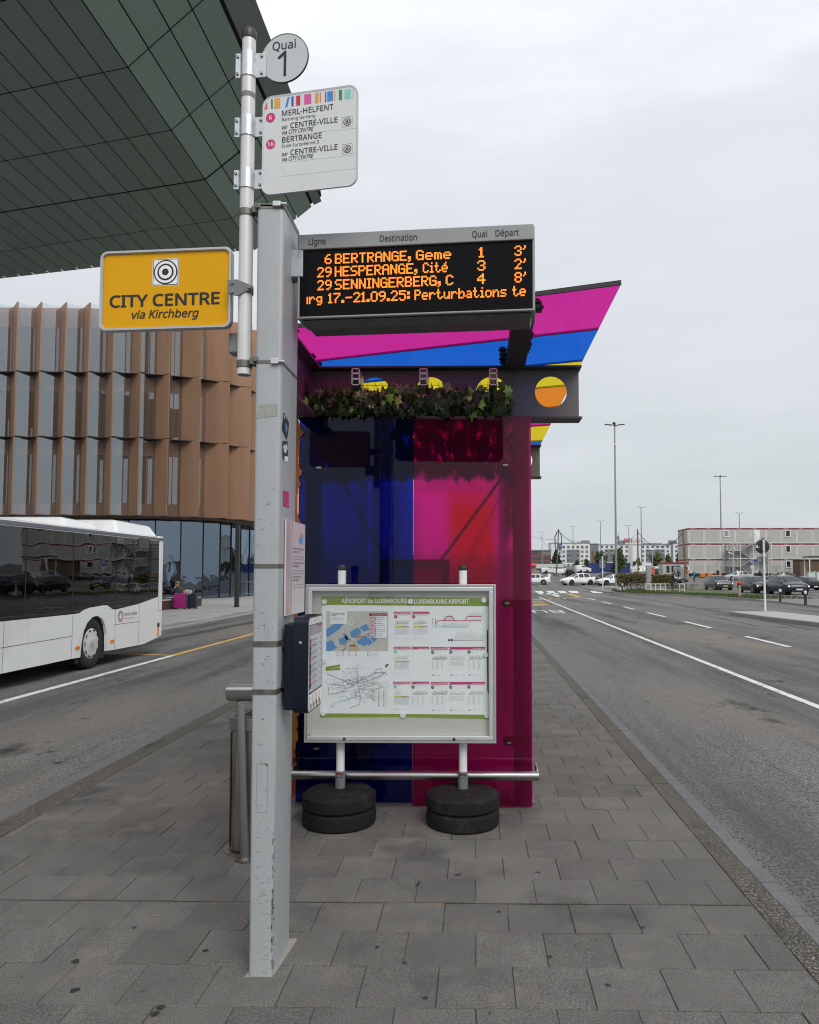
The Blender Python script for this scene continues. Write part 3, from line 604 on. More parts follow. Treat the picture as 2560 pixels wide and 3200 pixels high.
mb.add(P3_(A_, -.02) + P3_(A_, .002) + P3_(A2, .007) + P3_(B2, .007) + P3_(B_, .001) + P3_(B_, -.004), [(j * k + i, j * k + (i + 1) % k, (j + 1) * k + (i + 1) % k, (j + 1) * k + i) for j in range(5) for i in range(k)])
mb.build('frame', mat('sign_frame', (.5, .5, .5), .35, .7, var=.08, scale=10), ds, smooth=30)
cv = Canvas(p0 - nn * .003, u, v)
def dz(x, y): return pln(x * .742, y * .742, p0)
def dt(t, x0, y0, x1, cap, b=0, sh=0): a = dz(x0, y0); b_ = dz(x1, y0 - .022 * (x1 - x0)); c_ = dz(x0, y0 - cap); cv.text(t, a[0], (a[1] + b_[1]) / 2, b_[0], c_[1] - a[1], BLACK, 2, b, sh)
dt('CITY CENTRE', 462, 1291, 922, 48, b=.022); dt('via Kirchberg', 554, 1340, 836, 33, b=.016, sh=.22)
a = dz(697, 1145); b_ = dz(754, 1087); h_ = b_[0] - a[0]
cv.rrect(a[0] - h_, a[1] - h_, a[0] + h_, a[1] + h_, h_ * .12, WHITE, 1); cv.rrect(a[0] - h_ * .96, a[1] - h_ * .96, a[0] + h_ * .96, a[1] + h_ * .96, h_ * .12, BLACK, 2); cv.rrect(a[0] - h_ * .91, a[1] - h_ * .91, a[0] + h_ * .91, a[1] + h_ * .91, h_ * .1, WHITE, 3)
for q_, rr, m_ in ((4, .90, BLACK), (5, .80, WHITE), (6, .62, BLACK), (7, .49, WHITE), (8, .25, BLACK)): cv.disc(a[0], a[1], h_ * rr, m_, q_, 40)
cv.build('lettering', ds)
mb = MB(); br = at(722, 905, 3.18); mb.prism([(-.03, -.028), (.012, -.036), (.062, -.012), (.078, -.008), (.078, .012), (.062, .014), (.012, .036), (-.03, .034)], (br.x + .022, 3.158, br.z), (1, 0, 0), (0, 0, 1), -.003, .003)
mb.cyl((br.x + .012, 3.154, br.z + .02), (br.x + .012, 3.149, br.z + .02), .008); mb.cyl((br.x + .012, 3.154, br.z - .02), (br.x + .012, 3.149, br.z - .02), .008); mb.cyl((br.x + .088, 3.154, br.z), (br.x + .088, 3.147, br.z), .008)
mb.lathe((rp_.x, 3.19, br.z - .018), [(.030, 0), (.034, 0), (.034, .036), (.030, .036)], 24); mb.build('side_bracket', mat('bracket_grey', (.2, .2, .2), .45, .6), ds, bevel=.0015)
mb = MB(); b2 = at(745, 1080, 3.29); mb.box(b2.x - .035, b2.x + .05, 3.26, 3.33, b2.z - .04, b2.z + .05); o = mb.build('back_plate', mat('plate_grey', (.25, .25, .255), .5, .4), rpole, bevel=.006); o.location = (-rp_.x, -3.19, -rp_.z)
# ------------------------------------------------------------ LED departure display
dd = thing('departure_display', 'black LED departure board with orange text in a grey case', 'display')
YE = R(4.9); u = Vector((math.cos(YE), -math.sin(YE), 0)); v = Vector((0, 0, 1)); nn = u.cross(v)
p0 = at(932, 998, 3.29)
W_, H_ = pln(1668, 712, p0); H_ = pln(932, 740, p0)[1]
D_ = .16
def bx(x0, x1, z0, z1, t0, t1, mb, mi=0): mb.prism([(x0, z0), (x1, z0), (x1, z1), (x0, z1)], p0, u, v, t0, t1, mi)
mb = MB(); hb = H_ * .185
bx(0, W_, H_ - hb * .92, H_ + .004, -D_, .012, mb); bx(0, W_, .001, .010, -D_, .006, mb); bx(-.004, .006, 0, H_ - .002, -D_, .006, mb); bx(W_ - .006, W_ + .004, 0, H_ - .002, -D_, .006, mb)
mb.build('case', mat('case_grey', (.27, .275, .275), .45, .2, var=.06, scale=9), dd, bevel=.003)
mb = MB(); mb.add([p0 + u * a + v * b + nn * t for a, b, t in ((.012, -.004, -.01), (W_ - .012, -.004, -.01), (W_ - .012, -.004, -D_), (.012, -.004, -D_), (.035, -.028, -.055), (W_ - .02, -.028, -.055), (W_ - .02, -.028, -D_), (.035, -.028, -D_))], [(0, 1, 5, 4), (1, 2, 6, 5), (2, 3, 7, 6), (3, 0, 4, 7), (4, 5, 6, 7)]); bx(.012, W_ - .012, 0, H_ - .01, -D_ - .002, -D_ + .002, mb); mb.build('underside', mat('case_under', (.10, .10, .10), .5, .3, var=.2, scale=12), dd)
mb = MB(); bx(.005, W_ - .005, .011, H_ - hb * .9, -.06, 0, mb); mb.build('screen', mat('screen_black', (.003, .003, .004), .3, spec=.12), dd)
cv = Canvas(p0 + nn * .0125, u, v)
for t_, x0, x1, yb_ in (('Ligne', 152, 239, 127), ('Destination', 513, 697, 115), ('Quai', 970, 1042, 100), ('Départ', 1084, 1197, 96)):
    a = (x0 - 98) / 1170 * W_; b_ = (x1 - 98) / 1170 * W_; cv.text(t_, a, H_ - hb * .92 + hb * .27, b_, hb * .40, flat('ink_soft', (.03, .03, .032)), 1, .012)
cv.build('header_lettering', dd)
LEDM = mat('led_orange', (1.0, .235, .012), .5, var=0, emit=1.15)
FNT = {'A': '0E11111F111111', 'B': '1E11111E11111E', 'C': '0E11101010110E', 'E': '1F10101E10101F', 'G': '0E11101711110F', 'H': '1111111F111111', 'I': '0E04040404040E', 'N': '11191915131311', 'P': '1E11111E101010', 'R': '1E11111E141211', 'S': '0F10100E01011E', 'T': '1F040404040404',
       '0': '0E11111111110E', '1': '040C040404040E', '2': '0E11010204081F', '3': '0E11010601110E', '4': '02060A121F0202', '5': '1F101E0101110E', '6': '0608101E11110E', '7': '1F010204080808', '8': '0E11110E11110E', '9': '0E11110F01020C',
       'a': '00000E010F110F', 'b': '10101619111' + '11E', 'e': '00000E111F100E', 'é': '02040E111F100E', 'g': '000F11110F010E', 'i': '04000C0404040E', 'ı': '00000404040404', 'm': '00001A15151515', 'n': '00001619111111', 'o': '00000E1111110E', 'r': '00001619101010', 's': '00000F100E011E', 't': '08081C08080906', 'u': '0000111111130D',
       ',': '0000000C0C0408', '.': '00000000000C0C', ':': '000C0C000C0C00', '-': '0000001F000000', "'": '04040800000000'}
ledmb = MB()
def led(word, x0, x1, ytop, ybot):
    """word spans x0..x1 (zoom px), cap height from ytop to ybot given as offsets under the board's top edge"""
    cells = []; x = 0
    for ch in word:
        rows = [int(FNT[ch][2 * i:2 * i + 2], 16) for i in range(7)]
        narrow = ch in ".,:'1iIı"
        cols = [c for c in range(5) if any(r >> (4 - c) & 1 for r in rows)]
        c0, c1 = (min(cols), max(cols)) if narrow else (0, 4)
        dy = 2 if ch in 'g' and False else 0
        for ry, r in enumerate(rows):
            for c in range(c0, c1 + 1):
                if r >> (4 - c) & 1: cells.append((x + c - c0, ry + (1 if ch in 'g,' else 0)))
        x += c1 - c0 + 1 + 1
    tw = x - 1; ua, ub = (x0 - 105) / 1155 * W_, (x1 - 105) / 1155 * W_; cw = (ub - ua) / tw
    zt, zb_ = H_ - ytop / 441 * H_, H_ - ybot / 441 * H_; ch_ = (zt - zb_) / 7
    for cx_, cy_ in cells:
        for i in range(3):
            for j in range(2):
                a0 = ua + (cx_ + i * .5) * cw; b0 = zt - (cy_ + (j + 1) * .5) * ch_; g = .03
                P_ = [(a0 + g * cw, b0 + g * ch_), (a0 + (.2 if i == 2 else .47) * cw, b0 + g * ch_), (a0 + (.2 if i == 2 else .47) * cw, b0 + .5 * ch_ - g * ch_), (a0 + g * cw, b0 + .5 * ch_ - g * ch_)]
                ledmb.poly([p0 + u * a + v * b + nn * .0006 for a, b in P_])
o1 = 62
for wd, x0, x1 in (('6', 236, 270), ('BERTRANGE,', 287, 664), ('Geme', 690, 861), ('1', 996, 1020), ("3'", 1168, 1221)): led(wd, x0, x1, o1 + 38, o1 + 91)
for wd, x0, x1 in (('29', 198, 270), ('HESPERANGE,', 287, 696), ('Cité', 724, 845), ('3', 989, 1027), ("2'", 1168, 1221)): led(wd, x0, x1, o1 + 106, o1 + 160)
for wd, x0, x1 in (('29', 200, 271), ('SENNINGERBERG,', 288, 810), ('C', 836, 872), ('4', 988, 1027), ("8'", 1168, 1221)): led(wd, x0, x1, o1 + 175, o1 + 229)
for wd, x0, x1 in (('ırg', 147, 224), ('17.-21.09.25:', 255, 660), ('Perturbations', 684, 1128), ('te', 1157, 1220)): led(wd, x0, x1, o1 + 246, o1 + 300)
ledmb.build('led_text', LEDM, dd, fix=False)
mb = MB(); aa = at(905, 820, 3.31); mb.box(PX1 + .004, p0.x + .02, 3.28, 3.36, at(905, 867, 3.29).z, at(905, 783, 3.29).z); mb.build('arm', GALV, dd, bevel=.004)
# ------------------------------------------------------------ plate and e-paper box on the side of the post
ep = thing('notice_plate', 'thin pale notice plate with pink edge stripes on the right side of the post', 'notice')
z1, z0 = onx(888, 1623, PX1 + .006).z, onx(886, 1925, PX1 + .006).z; ya, yb = onx(887, 1775, PX1 + .006).y, 3.58
mb = MB(); mb.box(PX1 + .008, PX1 + .016, ya, yb, z0, z1); mb.build('plate', mat('plate_pale', (.60, .56, .58), .25, var=.05, scale=5), ep, bevel=.001)
cv = Canvas((PX1 + .0164, ya, z0), (0, 1, 0), (0, 0, 1)); H_ = z1 - z0; W_ = yb - ya
for a, b, c_ in ((0, .035, 'red'), (.05, .075, 'pin'), (.10, .115, 'blu'), (.14, .19, 'sal'), (.22, .25, 'ora'), (.27, .285, 'gre')): cv.rect(a * W_, .02 * H_, b * W_, .995 * H_, mat('soft_' + c_, tuple(lerp(.6, q, .45) for q in SC_[c_]), .4, var=0), 1)
cv.disc(.80 * W_, .855 * H_, .10 * W_, flat('dot_orange', (.7, .25, .12)), 1, ry=.035 * H_); cv.disc(.76 * W_, .815 * H_, .115 * W_, flat('dot_blue', (.12, .3, .62)), 2, ry=.045 * H_)
for y_, t_ in ((.70, 'PAPIER ÉLECTRONIQUE'), (.665, 'PROJET PILOTE'), (.545, 'ELEKTRONISCHES PAPIER'), (.51, 'PILOTPROJEKT'), (.39, 'ELECTRONIC PAPER'), (.355, 'PILOT PROJECT')): cv.text(t_, .34 * W_, y_ * H_, (.92 if 'PAP' in t_ and y_ in (.70, .545) else .78 if 'PAP' in t_ else .68) * W_, .019 * H_, BLACK, 1)
for y_ in (.625, .595, .47, .44, .315, .285): cv.line([(.36 * W_, y_ * H_), (.93 * W_, y_ * H_)], .003, GREY, 1)
cv.build('print', ep)
eb = thing('electronic_timetable', 'navy electronic paper timetable box strapped to the right side of the post', 'timetable')
NAVYP = mat('navy_plastic', (.004, .007, .016), .35, var=.05, scale=5, spec=.3)
fy0, fy1 = 3.19, 3.49; fz0, fz1 = onx(950, 2236, PX1 + .112).z, onx(955, 1930, PX1 + .112).z
mb = MB(); mb.box(PX1 + .017, PX1 + .067, 3.2, 3.42, fz0 + .015, fz1 - .03); mb.build('rear_housing', NAVYP, eb, bevel=.004)
mb = MB(); mb.prism(rr_pts(fy0, fz0, fy1, fz1, .03, 6), (PX1 + .060, 0, 0), (0, 1, 0), (0, 0, 1), 0, .062); o = mb.build('shell', NAVYP, eb, smooth=40)
cv = Canvas((PX1 + .1225, 0, 0), (0, 1, 0), (0, 0, 1)); cv.rrect(fy0 + .006, fz0 + .006, fy1 - .006, fz1 - .006, .026, mat('bezel_cream', (.55, .54, .47), .4, var=0), 0); cv.rrect(fy0 + .012, fz0 + .010, fy1 - .012, fz1 - .010, .024, WHITE, 1)
zr = lambda t: lerp(fz0, fz1, t); yr = lambda t: lerp(fy0, fy1, t)
q = random.Random(4)
for i, c_ in enumerate(('blu', 'pin', 'sal', 'red', 'tea', 'ora', 'blu', 'gre', 'nav')): cv.rect(yr(.08 + i * .095), zr(.925), yr(.08 + i * .095 + q.choice((.03, .05, .07))), zr(.972), mat('soft_' + c_, tuple(lerp(.6, k, .45) for k in SC_[c_]), .4, var=0), 2)
cv.rect(yr(.06), zr(.19), yr(.93), zr(.915), BLKPL, 2); cv.rect(yr(.085), zr(.21), yr(.90), zr(.905), mat('epaper', (.50, .515, .52), .35, var=.03), 3); cv.rect(yr(.085), zr(.80), yr(.90), zr(.905), GREY, 4); cv.rect(yr(.55), zr(.885), yr(.88), zr(.90), DPINK, 5)
for i in range(8):
    zz = .74 - i * .066
    cv.disc(yr(.13), zr(zz), .014, BLACK if i % 3 else DPINK, 4, 14); cv.text('BERTRANGE' if i % 2 else 'Gare Centrale', yr(.2), zr(zz + .004), yr(.56), .008, BLACK, 4); cv.text('%d min' % (3 + 7 * i), yr(.76), zr(zz - .002), yr(.88), .008, BLACK, 4); cv.line([(yr(.2), zr(zz - .012)), (yr(.45), zr(zz - .012))], .003, GREY, 4); cv.line([(yr(.085), zr(zz - .034)), (yr(.90), zr(zz - .034))], .0012, GREY, 4)
for i, c_ in enumerate(('sal', 'pin', 'blu', 'ora')):
    cv.rect(yr(.1 + i * .2), zr(.03), yr(.12 + i * .2), zr(.175), flat('stripe_' + c_, SC_[c_]), 2); cv.disc(yr(.2 + i * .19), zr(.06), .011, BLACK, 2, 14, ry=.014); cv.line([(yr(.2 + i * .19), zr(.1)), (yr(.2 + i * .19), zr(.165))], .008, LGREY, 2)
cv.build('screen', eb)
mb = MB(); mb.cyl((PX1 + .09, fy0 - .0005, fz1 - .105), (PX1 + .09, fy0 - .004, fz1 - .105), .006); mb.build('lock', ALU, eb)
mb = MB()
for t in (.3, .72): mb.box(PX1, PX1 + .022, 3.21, 3.39, zr(t) - .015, zr(t) + .015)
mb.build('mount', DARKM, eb)
# ------------------------------------------------------------ litter bin and lean post behind the post
bn = thing('litter_bin', 'slim worn stainless litter bin with rounded sides and slotted lid', 'litter bin', (at(722, 2450, 4.55).x + .135, 4.62, 0))
pr = rr_pts(-.135, -.20, .135, .20, .125, 8)
ztop = .785
mb = MB(); mb.prism(pr, (0, 0, 0), (1, 0, 0), (0, 1, 0), .03, ztop - .075); mb.build('body', STEELD, bn, smooth=50)
mb = MB(); mb.prism([(x * 1.04, y * 1.03) for x, y in pr], (0, 0, 0), (1, 0, 0), (0, 1, 0), ztop - .07, ztop - .008); mb.prism([(x * 1.06, y * 1.04) for x, y in pr], (0, 0, 0), (1, 0, 0), (0, 1, 0), ztop - .008, ztop); mb.build('lid', mat('bin_lid', (.22, .21, .19), .45, .8, var=.2, scale=9), bn, smooth=50)
mb = MB(); mb.prism([(x * .86, y * .9) for x, y in pr], (0, 0, 0), (1, 0, 0), (0, 1, 0), ztop, ztop + .002)
for i in range(5): mb.box(-.06 + i * .03, -.045 + i * .03, -.09, .09, ztop + .002, ztop + .008)
mb.build('ash_grid', DARKM, bn)
mb = MB()
for x_, y_ in ((-.1105, -.155), (-.136, -.02)): mb.box(x_ - .003, x_ + .003, y_ - .003, y_ + .003, .05, ztop - .08)
mb.build('door_gap', BLACK, bn)
mb = MB(); mb.prism([(x * 1.12 - .012, y * 1.06) for x, y in pr], (0, 0, 0), (1, 0, 0), (0, 1, 0), 0, .014); mb.build('base_plate', mat('base_plate_steel', (.2, .19, .17), .5, .7, var=.3, scale=20), bn, smooth=50)
lp = thing('leaning_rest', 'stainless leaning rest on a slender tube beside the litter bin', 'leaning rest')
tb = onz(766, 2682, .012); tt = at(752, 2190, tb.y + .03)
mb = MB(); mb.tube([(tb.x, tb.y, .0), (tt.x, tt.y, tt.z)], .0255, 20); mb.build('tube', STEEL, lp, smooth=40)
hh = at(752, 2145, tb.y); hx0 = at(706, 2170, tb.y).x
hp = []
for i in range(9): a = R(180 + 180 * i / 8); hp.append((.058 * math.cos(a), .085 * math.sin(a) * .75))
hp = [(-.062, .018)] + hp + [(.062, .018)] + [(.055 * math.cos(R(i * 22.5)), .018 + .017 * math.sin(R(i * 22.5))) for i in range(1, 8)]
mb = MB(); mb.prism(hp, (hx0, tb.y + .03, tt.z + .062), (0, 1, 0), (0, 0, 1), 0, .42); mb.build('rest', mat('brushed_steel', (.52, .51, .49), .34, 1, var=.08, scale=5), lp, smooth=50, bevel=.012)
mb = MB(); mb.cyl((tb.x, tb.y, 0), (tb.x, tb.y, .012), .05, n=24); mb.build('foot_plate', STEELD, lp)
# ============================================================ the coloured glass shelter
sh = thing('bus_shelter', 'bus shelter of blue and magenta glass under a striped coloured glass roof', 'bus shelter')
G_BLUE = glassm('glass_blue', (.04, .11, .66), .022, streak=.004, body=(.002, .009, .065, .10, .20)); G_MAG = glassm('glass_magenta', (.88, .075, .50), .022, streak=.007, body=(.19, .003, .070, .12, .20)); G_ORA = glassm('glass_orange', (.95, .30, .10), .05)
SH = mat('shelter_steel', (.125, .118, .105), .45, .2, var=.08, scale=4); SHD = mat('shelter_steel_dark', (.05, .043, .047), .5, .2, var=.1, scale=5)
YP = 5.35
xl, xm, xr = at(930, 1900, YP).x, at(1291, 1900, YP).x, at(1661, 2000, YP).x; zt = at(1480, 1302, YP).z
mb = MB(); mb.box(xl, xm - .001, YP, YP + .012, .035, zt); mb.build('blue_panel', G_BLUE, sh)
mb = MB(); mb.box(xm + .001, xr, YP, YP + .012, .012, zt + .006); mb.build('magenta_panel', G_MAG, sh)
mb = MB(); mb.box(xr + .0005, xr + .003, YP - .001, YP + .013, .012, zt + .006); mb.build('panel_edge', mat('edge_magenta', (.28, .02, .15), .4), sh)
# clamps with arm
for px, py, arm in ((1580, 1452, 1), (1583, 1882, 1), (1589, 2317, 1), (997, 1460, -1), (990, 2335, -1)):
    p = at(px, py, YP); mb = MB(); mb.lathe((p.x, YP, p.z), [(0, -.016), (.02, -.016), (.0235, -.011), (.0235, 0)], 20); mb.build('glass_clamp', mat('clamp_steel', (.5, .48, .48), .25, 1), sh, smooth=40)
    mb = MB(); mb.prism(rr_pts(-.035, -.035, .14, .035, .03, 6) if arm > 0 else rr_pts(-.14, -.035, .035, .035, .03, 6), (p.x, YP + .045, p.z), (1, 0, 0), (0, 0, 1), 0, .03); mb.build('clamp_arm', SH, sh)
# posts behind the glass
for x0, x1, y0 in ((at(1606, 1700, 5.48).x, xr - .002, 5.47), (xl + .02, xl + .12, 5.47), (.28, .39, 9.0), (xl + .02, xl + .12, 9.0)):
    mb = MB(); mb.box(x0, x1, y0, y0 + .008, 0, 2.78); mb.box(x0, x1, y0 + .11, y0 + .118, 0, 2.78); mb.box((x0 + x1) / 2 - .004, (x0 + x1) / 2 + .004, y0 + .008, y0 + .11, 0, 2.78); mb.box(x0 - .03, x1 + .03, y0 - .03, y0 + .15, 0, .012); mb.build('post', SH, sh)
# cross beams with round holes
def holed_beam(Yb, holes, x0, x1, z0, z1, name):
    mb = MB(); r_ = .118; zc = at(1722, 1225, YB).z; cw = .30
    segs = []; last = x0
    for hx in holes:
        a, b = hx - cw / 2, hx + cw / 2
        if a > last: segs.append((last, a))
        last = b
        n = 32; O = []; I = []
        for i in range(n):
            t = 2 * math.pi * i / n + math.pi / 4; c, s_ = math.cos(t), math.sin(t); I.append((hx + r_ * c, zc + r_ * s_))
            k = min(cw / 2 / abs(c) if abs(c) > 1e-6 else 9, ((z1 - zc) if s_ > 0 else (zc - z0)) / abs(s_) if abs(s_) > 1e-6 else 9); O.append((hx + k * c, zc + k * s_))
        for yy in (Yb, Yb + .01): mb.add([(x, yy, z) for x, z in O] + [(x, yy, z) for x, z in I], [(i, (i + 1) % n, n + (i + 1) % n, n + i) for i in range(n)])
        mb.add([(x, Yb, z) for x, z in I] + [(x, Yb + .01, z) for x, z in I], [(i, (i + 1) % n, n + (i + 1) % n, n + i) for i in range(n)])
        for cx_ in (a, b):
            for cz in (z0, z1): pass
        # corners between the radial ring and the cell
        for sx_, sz_ in ((1, 1), (-1, 1), (-1, -1), (1, -1)):
            X_ = hx + sx_ * cw / 2; Z_ = z1 if sz_ > 0 else z0
            cand = [p for p in O if (p[0] - hx) * sx_ >= 0 and (p[1] - zc) * sz_ >= 0]
            pv = [p for p in cand if abs(p[0] - X_) < 1e-5]; ph = [p for p in cand if abs(p[1] - Z_) < 1e-5]
            if pv and ph:
                e1 = max(pv, key=lambda p: abs(p[1] - zc)); e2 = max(ph, key=lambda p: abs(p[0] - hx))
                if (e1[0] - e2[0]) ** 2 + (e1[1] - e2[1]) ** 2 > 1e-6:
                    for yy in (Yb, Yb + .01): mb.poly([(e1[0], yy, e1[1]), (X_, yy, Z_), (e2[0], yy, e2[1])])
    segs.append((last, x1))
    for a, b in segs: mb.box(a, b, Yb, Yb + .01, z0, z1)
    o = mb.build(name, SH, sh)
    m2 = MB(); m2.box(x0, x1 + .012, Yb - .085, Yb + .095, z1, z1 + .014); m2.box(x0, x1 + .012, Yb - .085, Yb + .095, z0 - .014, z0); m2.build('beam_flange', SHD, sh)
YB = 5.55
bz1, bz0 = at(1500, 1148, YB - .085).z, at(1500, 1302, YB - .085).z
bx1 = at(1809, 1225, YB).x; bx0 = -1.22
holed_beam(YB, [at(px, 1225, YB).x for px in (1171, 1346, 1537, 1722)], bx0, bx1, bz0, bz1, 'cross_beam')
holed_beam(8.95, [at(px, 1225, YB).x for px in (1171, 1346, 1537, 1722)], bx0, bx1, bz0, bz1, 'cross_beam')
ZR = 3.222
for x_ in (bx0,):
    mb = MB(); mb.box(x_ - .005, x_ + .005, 4.55, 9.6, bz0, bz1); mb.box(x_ - .08, x_ + .08, 4.55, 9.6, bz1 + .002, bz1 + .016); mb.box(x_ - .08, x_ + .08, 4.55, 9.6, bz0 - .016, bz0 - .002); mb.build('side_beam', mat('shelter_plum', (.17, .075, .12), .45, .2, var=.08, scale=4), sh)
mb = MB(); xa = .290
for y0_, y1_ in ((4.42, YB - .09), (YB + .10, 8.85)):
    mb.add([(xa - .068, y0_, ZR - .05), (xa + .068, y0_, ZR - .05), (xa + .068, y1_, ZR - .085 - .02), (xa - .068, y1_, ZR - .105), (xa - .068, y0_, ZR - .008), (xa + .068, y0_, ZR - .008), (xa + .068, y1_, ZR - .008), (xa - .068, y1_, ZR - .008)], [(0, 3, 2, 1), (4, 5, 6, 7), (0, 1, 5, 4), (1, 2, 6, 5), (2, 3, 7, 6), (3, 0, 4, 7)])
mb.build('roof_bearer', SHD, sh)
# roof of coloured glass strips, skewed front
RX0, RX1 = -1.30, .803; SL = -.355
def ry(x, y_at_right): return y_at_right + SL * (x - RX1)
RC = {'magenta': (.66, .055, .40), 'blue': (.03, .20, .66), 'yellow': (.74, .62, .05), 'orange': (.78, .33, .05)}
ends = [(4.11, 'magenta'), (4.885, 'blue'), (5.62, 'yellow'), (6.36, 'orange'), (7.2, 'magenta'), (8.09, 'yellow'), (9.04, 'blue')]
def roofglass(nm, c):
    m = bpy.data.materials.new(nm); m.use_nodes = True; t = m.node_tree; t.nodes.clear(); N = t.nodes.new; L = t.links.new
    o = N('ShaderNodeOutputMaterial'); tr = N('ShaderNodeBsdfTransparent'); tr.inputs[0].default_value = (*[k ** .5 for k in c], 1); tl = N('ShaderNodeBsdfTranslucent'); tl.inputs[0].default_value = (*c, 1)
    gl = N('ShaderNodeBsdfGlossy'); gl.inputs['Roughness'].default_value = .05; m1 = N('ShaderNodeMixShader'); m2 = N('ShaderNodeMixShader'); m1.inputs[0].default_value = .35; m2.inputs[0].default_value = .04
    L(tr.outputs[0], m1.inputs[1]); L(tl.outputs[0], m1.inputs[2]); L(m1.outputs[0], m2.inputs[1]); L(gl.outputs[0], m2.inputs[2]); L(m2.outputs[0], o.inputs[0]); return m
RG = {k: roofglass('roof_' + k, v) for k, v in RC.items()}
for i, (y0_, c_) in enumerate(ends):
    last = i == len(ends) - 1
    y1_ = 9.75 if last else ends[i + 1][0]
    P_ = [(RX0, ry(RX0, y0_) + .004), (RX1, ry(RX1, y0_) + .004), (RX1, (9.75 if last else ry(RX1, y1_)) - .004), (RX0, (10.2 if last else ry(RX0, y1_)) - .004)]
    mb = MB(); mb.prism(P_, (0, 0, ZR), (1, 0, 0), (0, 1, 0), 0, .012); mb.build('roof_panel', RG[c_], sh)
    if i: mb = MB(); mb.bar((RX0, ry(RX0, y0_), ZR + .006), (RX1, ry(RX1, y0_), ZR + .006), .007, .016); mb.build('roof_seam', BLKPL, sh)
mb = MB(); mb.bar((RX0, ry(RX0, 4.105), ZR + .008), (RX1, ry(RX1, 4.105), ZR + .008), .012, .026); mb.build('roof_edge', SHD, sh)
for px, py in ((1678, 942), (1684, 956), (1655, 1040), (1651, 1052), (1650, 1072), (1646, 1085), (1571, 1090), (1573, 1104), (1572, 1118), (1574, 1128), (921, 1030), (975, 1111), (995, 1134)):
    p = onz(px, py, ZR - .012); mb = MB(); mb.lathe((p.x, p.y, ZR - .03), [(0, -.012), (.012, -.012), (.012, 0), (.03, .004), (.03, .014), (.018, .028), (.018, .03)], 16); mb.box(p.x - .018, p.x + .018, p.y - .012, p.y + .012, ZR - .05, ZR - .034); mb.build('roof_clamp', BLKPL, sh, smooth=40)
# guard rail
zr_ = at(1300, 2423, 5.17).z
mb = MB(); mb.cyl((xl - .03, 5.17, zr_), (xr + .03, 5.17, zr_), .031, n=24); mb.build('guard_rail', STEEL, sh, smooth=40)
for x_ in (xl + .01, xr + .02):
    mb = MB(); mb.prism(rr_pts(0, -.03, .20, .045, .02), (x_, 5.18, zr_), (0, 1, 0), (0, 0, 1), 0, .01); mb.build('rail_bracket', STEELD, sh)
# diagonal tie rods, board and coloured panels inside
def rod(a, b, Y_): A_, B_ = at(*a, Y_), at(*b, Y_); m = MB(); m.cyl(A_, B_, .011, n=10); m.build('tie_rod', SHD, sh)
rod((1592, 1462), (1368, 1764), 5.72); rod((1010, 1400), (1214, 1764), 5.72); rod((1560, 1560), (1400, 1860), 8.7); rod((1080, 1590), (1300, 1860), 8.7)
pa, pb = at(1182, 1748, 5.75), at(1405, 1748, 5.75)
mb = MB(); z0 = .55
for x0, x1, za, zb_ in ((pa.x, pb.x, pa.z - .05, pa.z), (pa.x, pb.x, z0, z0 + .05), (pa.x, pa.x + .05, z0 + .05, pa.z - .05), (pb.x - .05, pb.x, z0 + .05, pa.z - .05)): mb.box(x0, x1, 5.72, 5.80, za, zb_)
mb.build('timetable_frame', SHD, sh)
mb = MB(); mb.box(pa.x + .05, pb.x - .05, 5.745, 5.775, z0 + .05, pa.z - .05); mb.build('timetable_panel', mat('timetable_grey', (.30, .30, .31), .4), sh)
x0, x1 = at(1402, 1700, 9.25).x, at(1545, 1700, 9.25).x
mb = MB(); mb.box(x0, x1, 9.25, 9.262, .05, at(1470, 1538, 9.25).z); mb.build('orange_panel', G_ORA, sh)
mb = MB(); mb.box(xl, -.80, 9.25, 9.262, .05, 2.7); mb.build('rear_blue_panel', G_BLUE, sh)
for k, (ya, yb) in enumerate(((5.40, 6.55), (6.6, 7.75), (7.8, 8.95))):
    mb = MB(); mb.box(xl - .035, xl - .023, ya, yb, .05, 2.72); mb.build('side_panel', (G_ORA, glassm('glass_teal', (.06, .35, .55), .05), G_BLUE)[k], sh)
mb = MB(); mb.box(xl + .05, xl + .45, 6.2, 8.6, .42, .46)
for y_ in (6.4, 8.4): mb.box(xl + .1, xl + .4, y_, y_ + .05, 0, .42)
mb.build('bench', mat('bench_wood', (.16, .10, .06), .6, var=.2, scale=6, stretch=(1, 12, 1)), sh)
mb = MB()
for k in range(26):       # torn edge of the orange film by the first panel
    y_ = .35 + k * .094; w_ = .075 + .03 * rnd.random(); w2_ = .07 + .03 * rnd.random(); mb.poly([(xl - .08, 5.335, y_), (xl - .08 + w_, 5.335, y_), (xl - .08 + w_ * rnd.uniform(.8, 1.25), 5.335, y_ + .03), (xl - .08 + w2_, 5.335, y_ + .07), (xl - .08 + w2_ * .95, 5.335, y_ + .094), (xl - .08, 5.335, y_ + .094)])
mb.build('torn_film', mat('film_orange', (.22, .075, .01), .5, var=.3, scale=9), sh, fix=False)
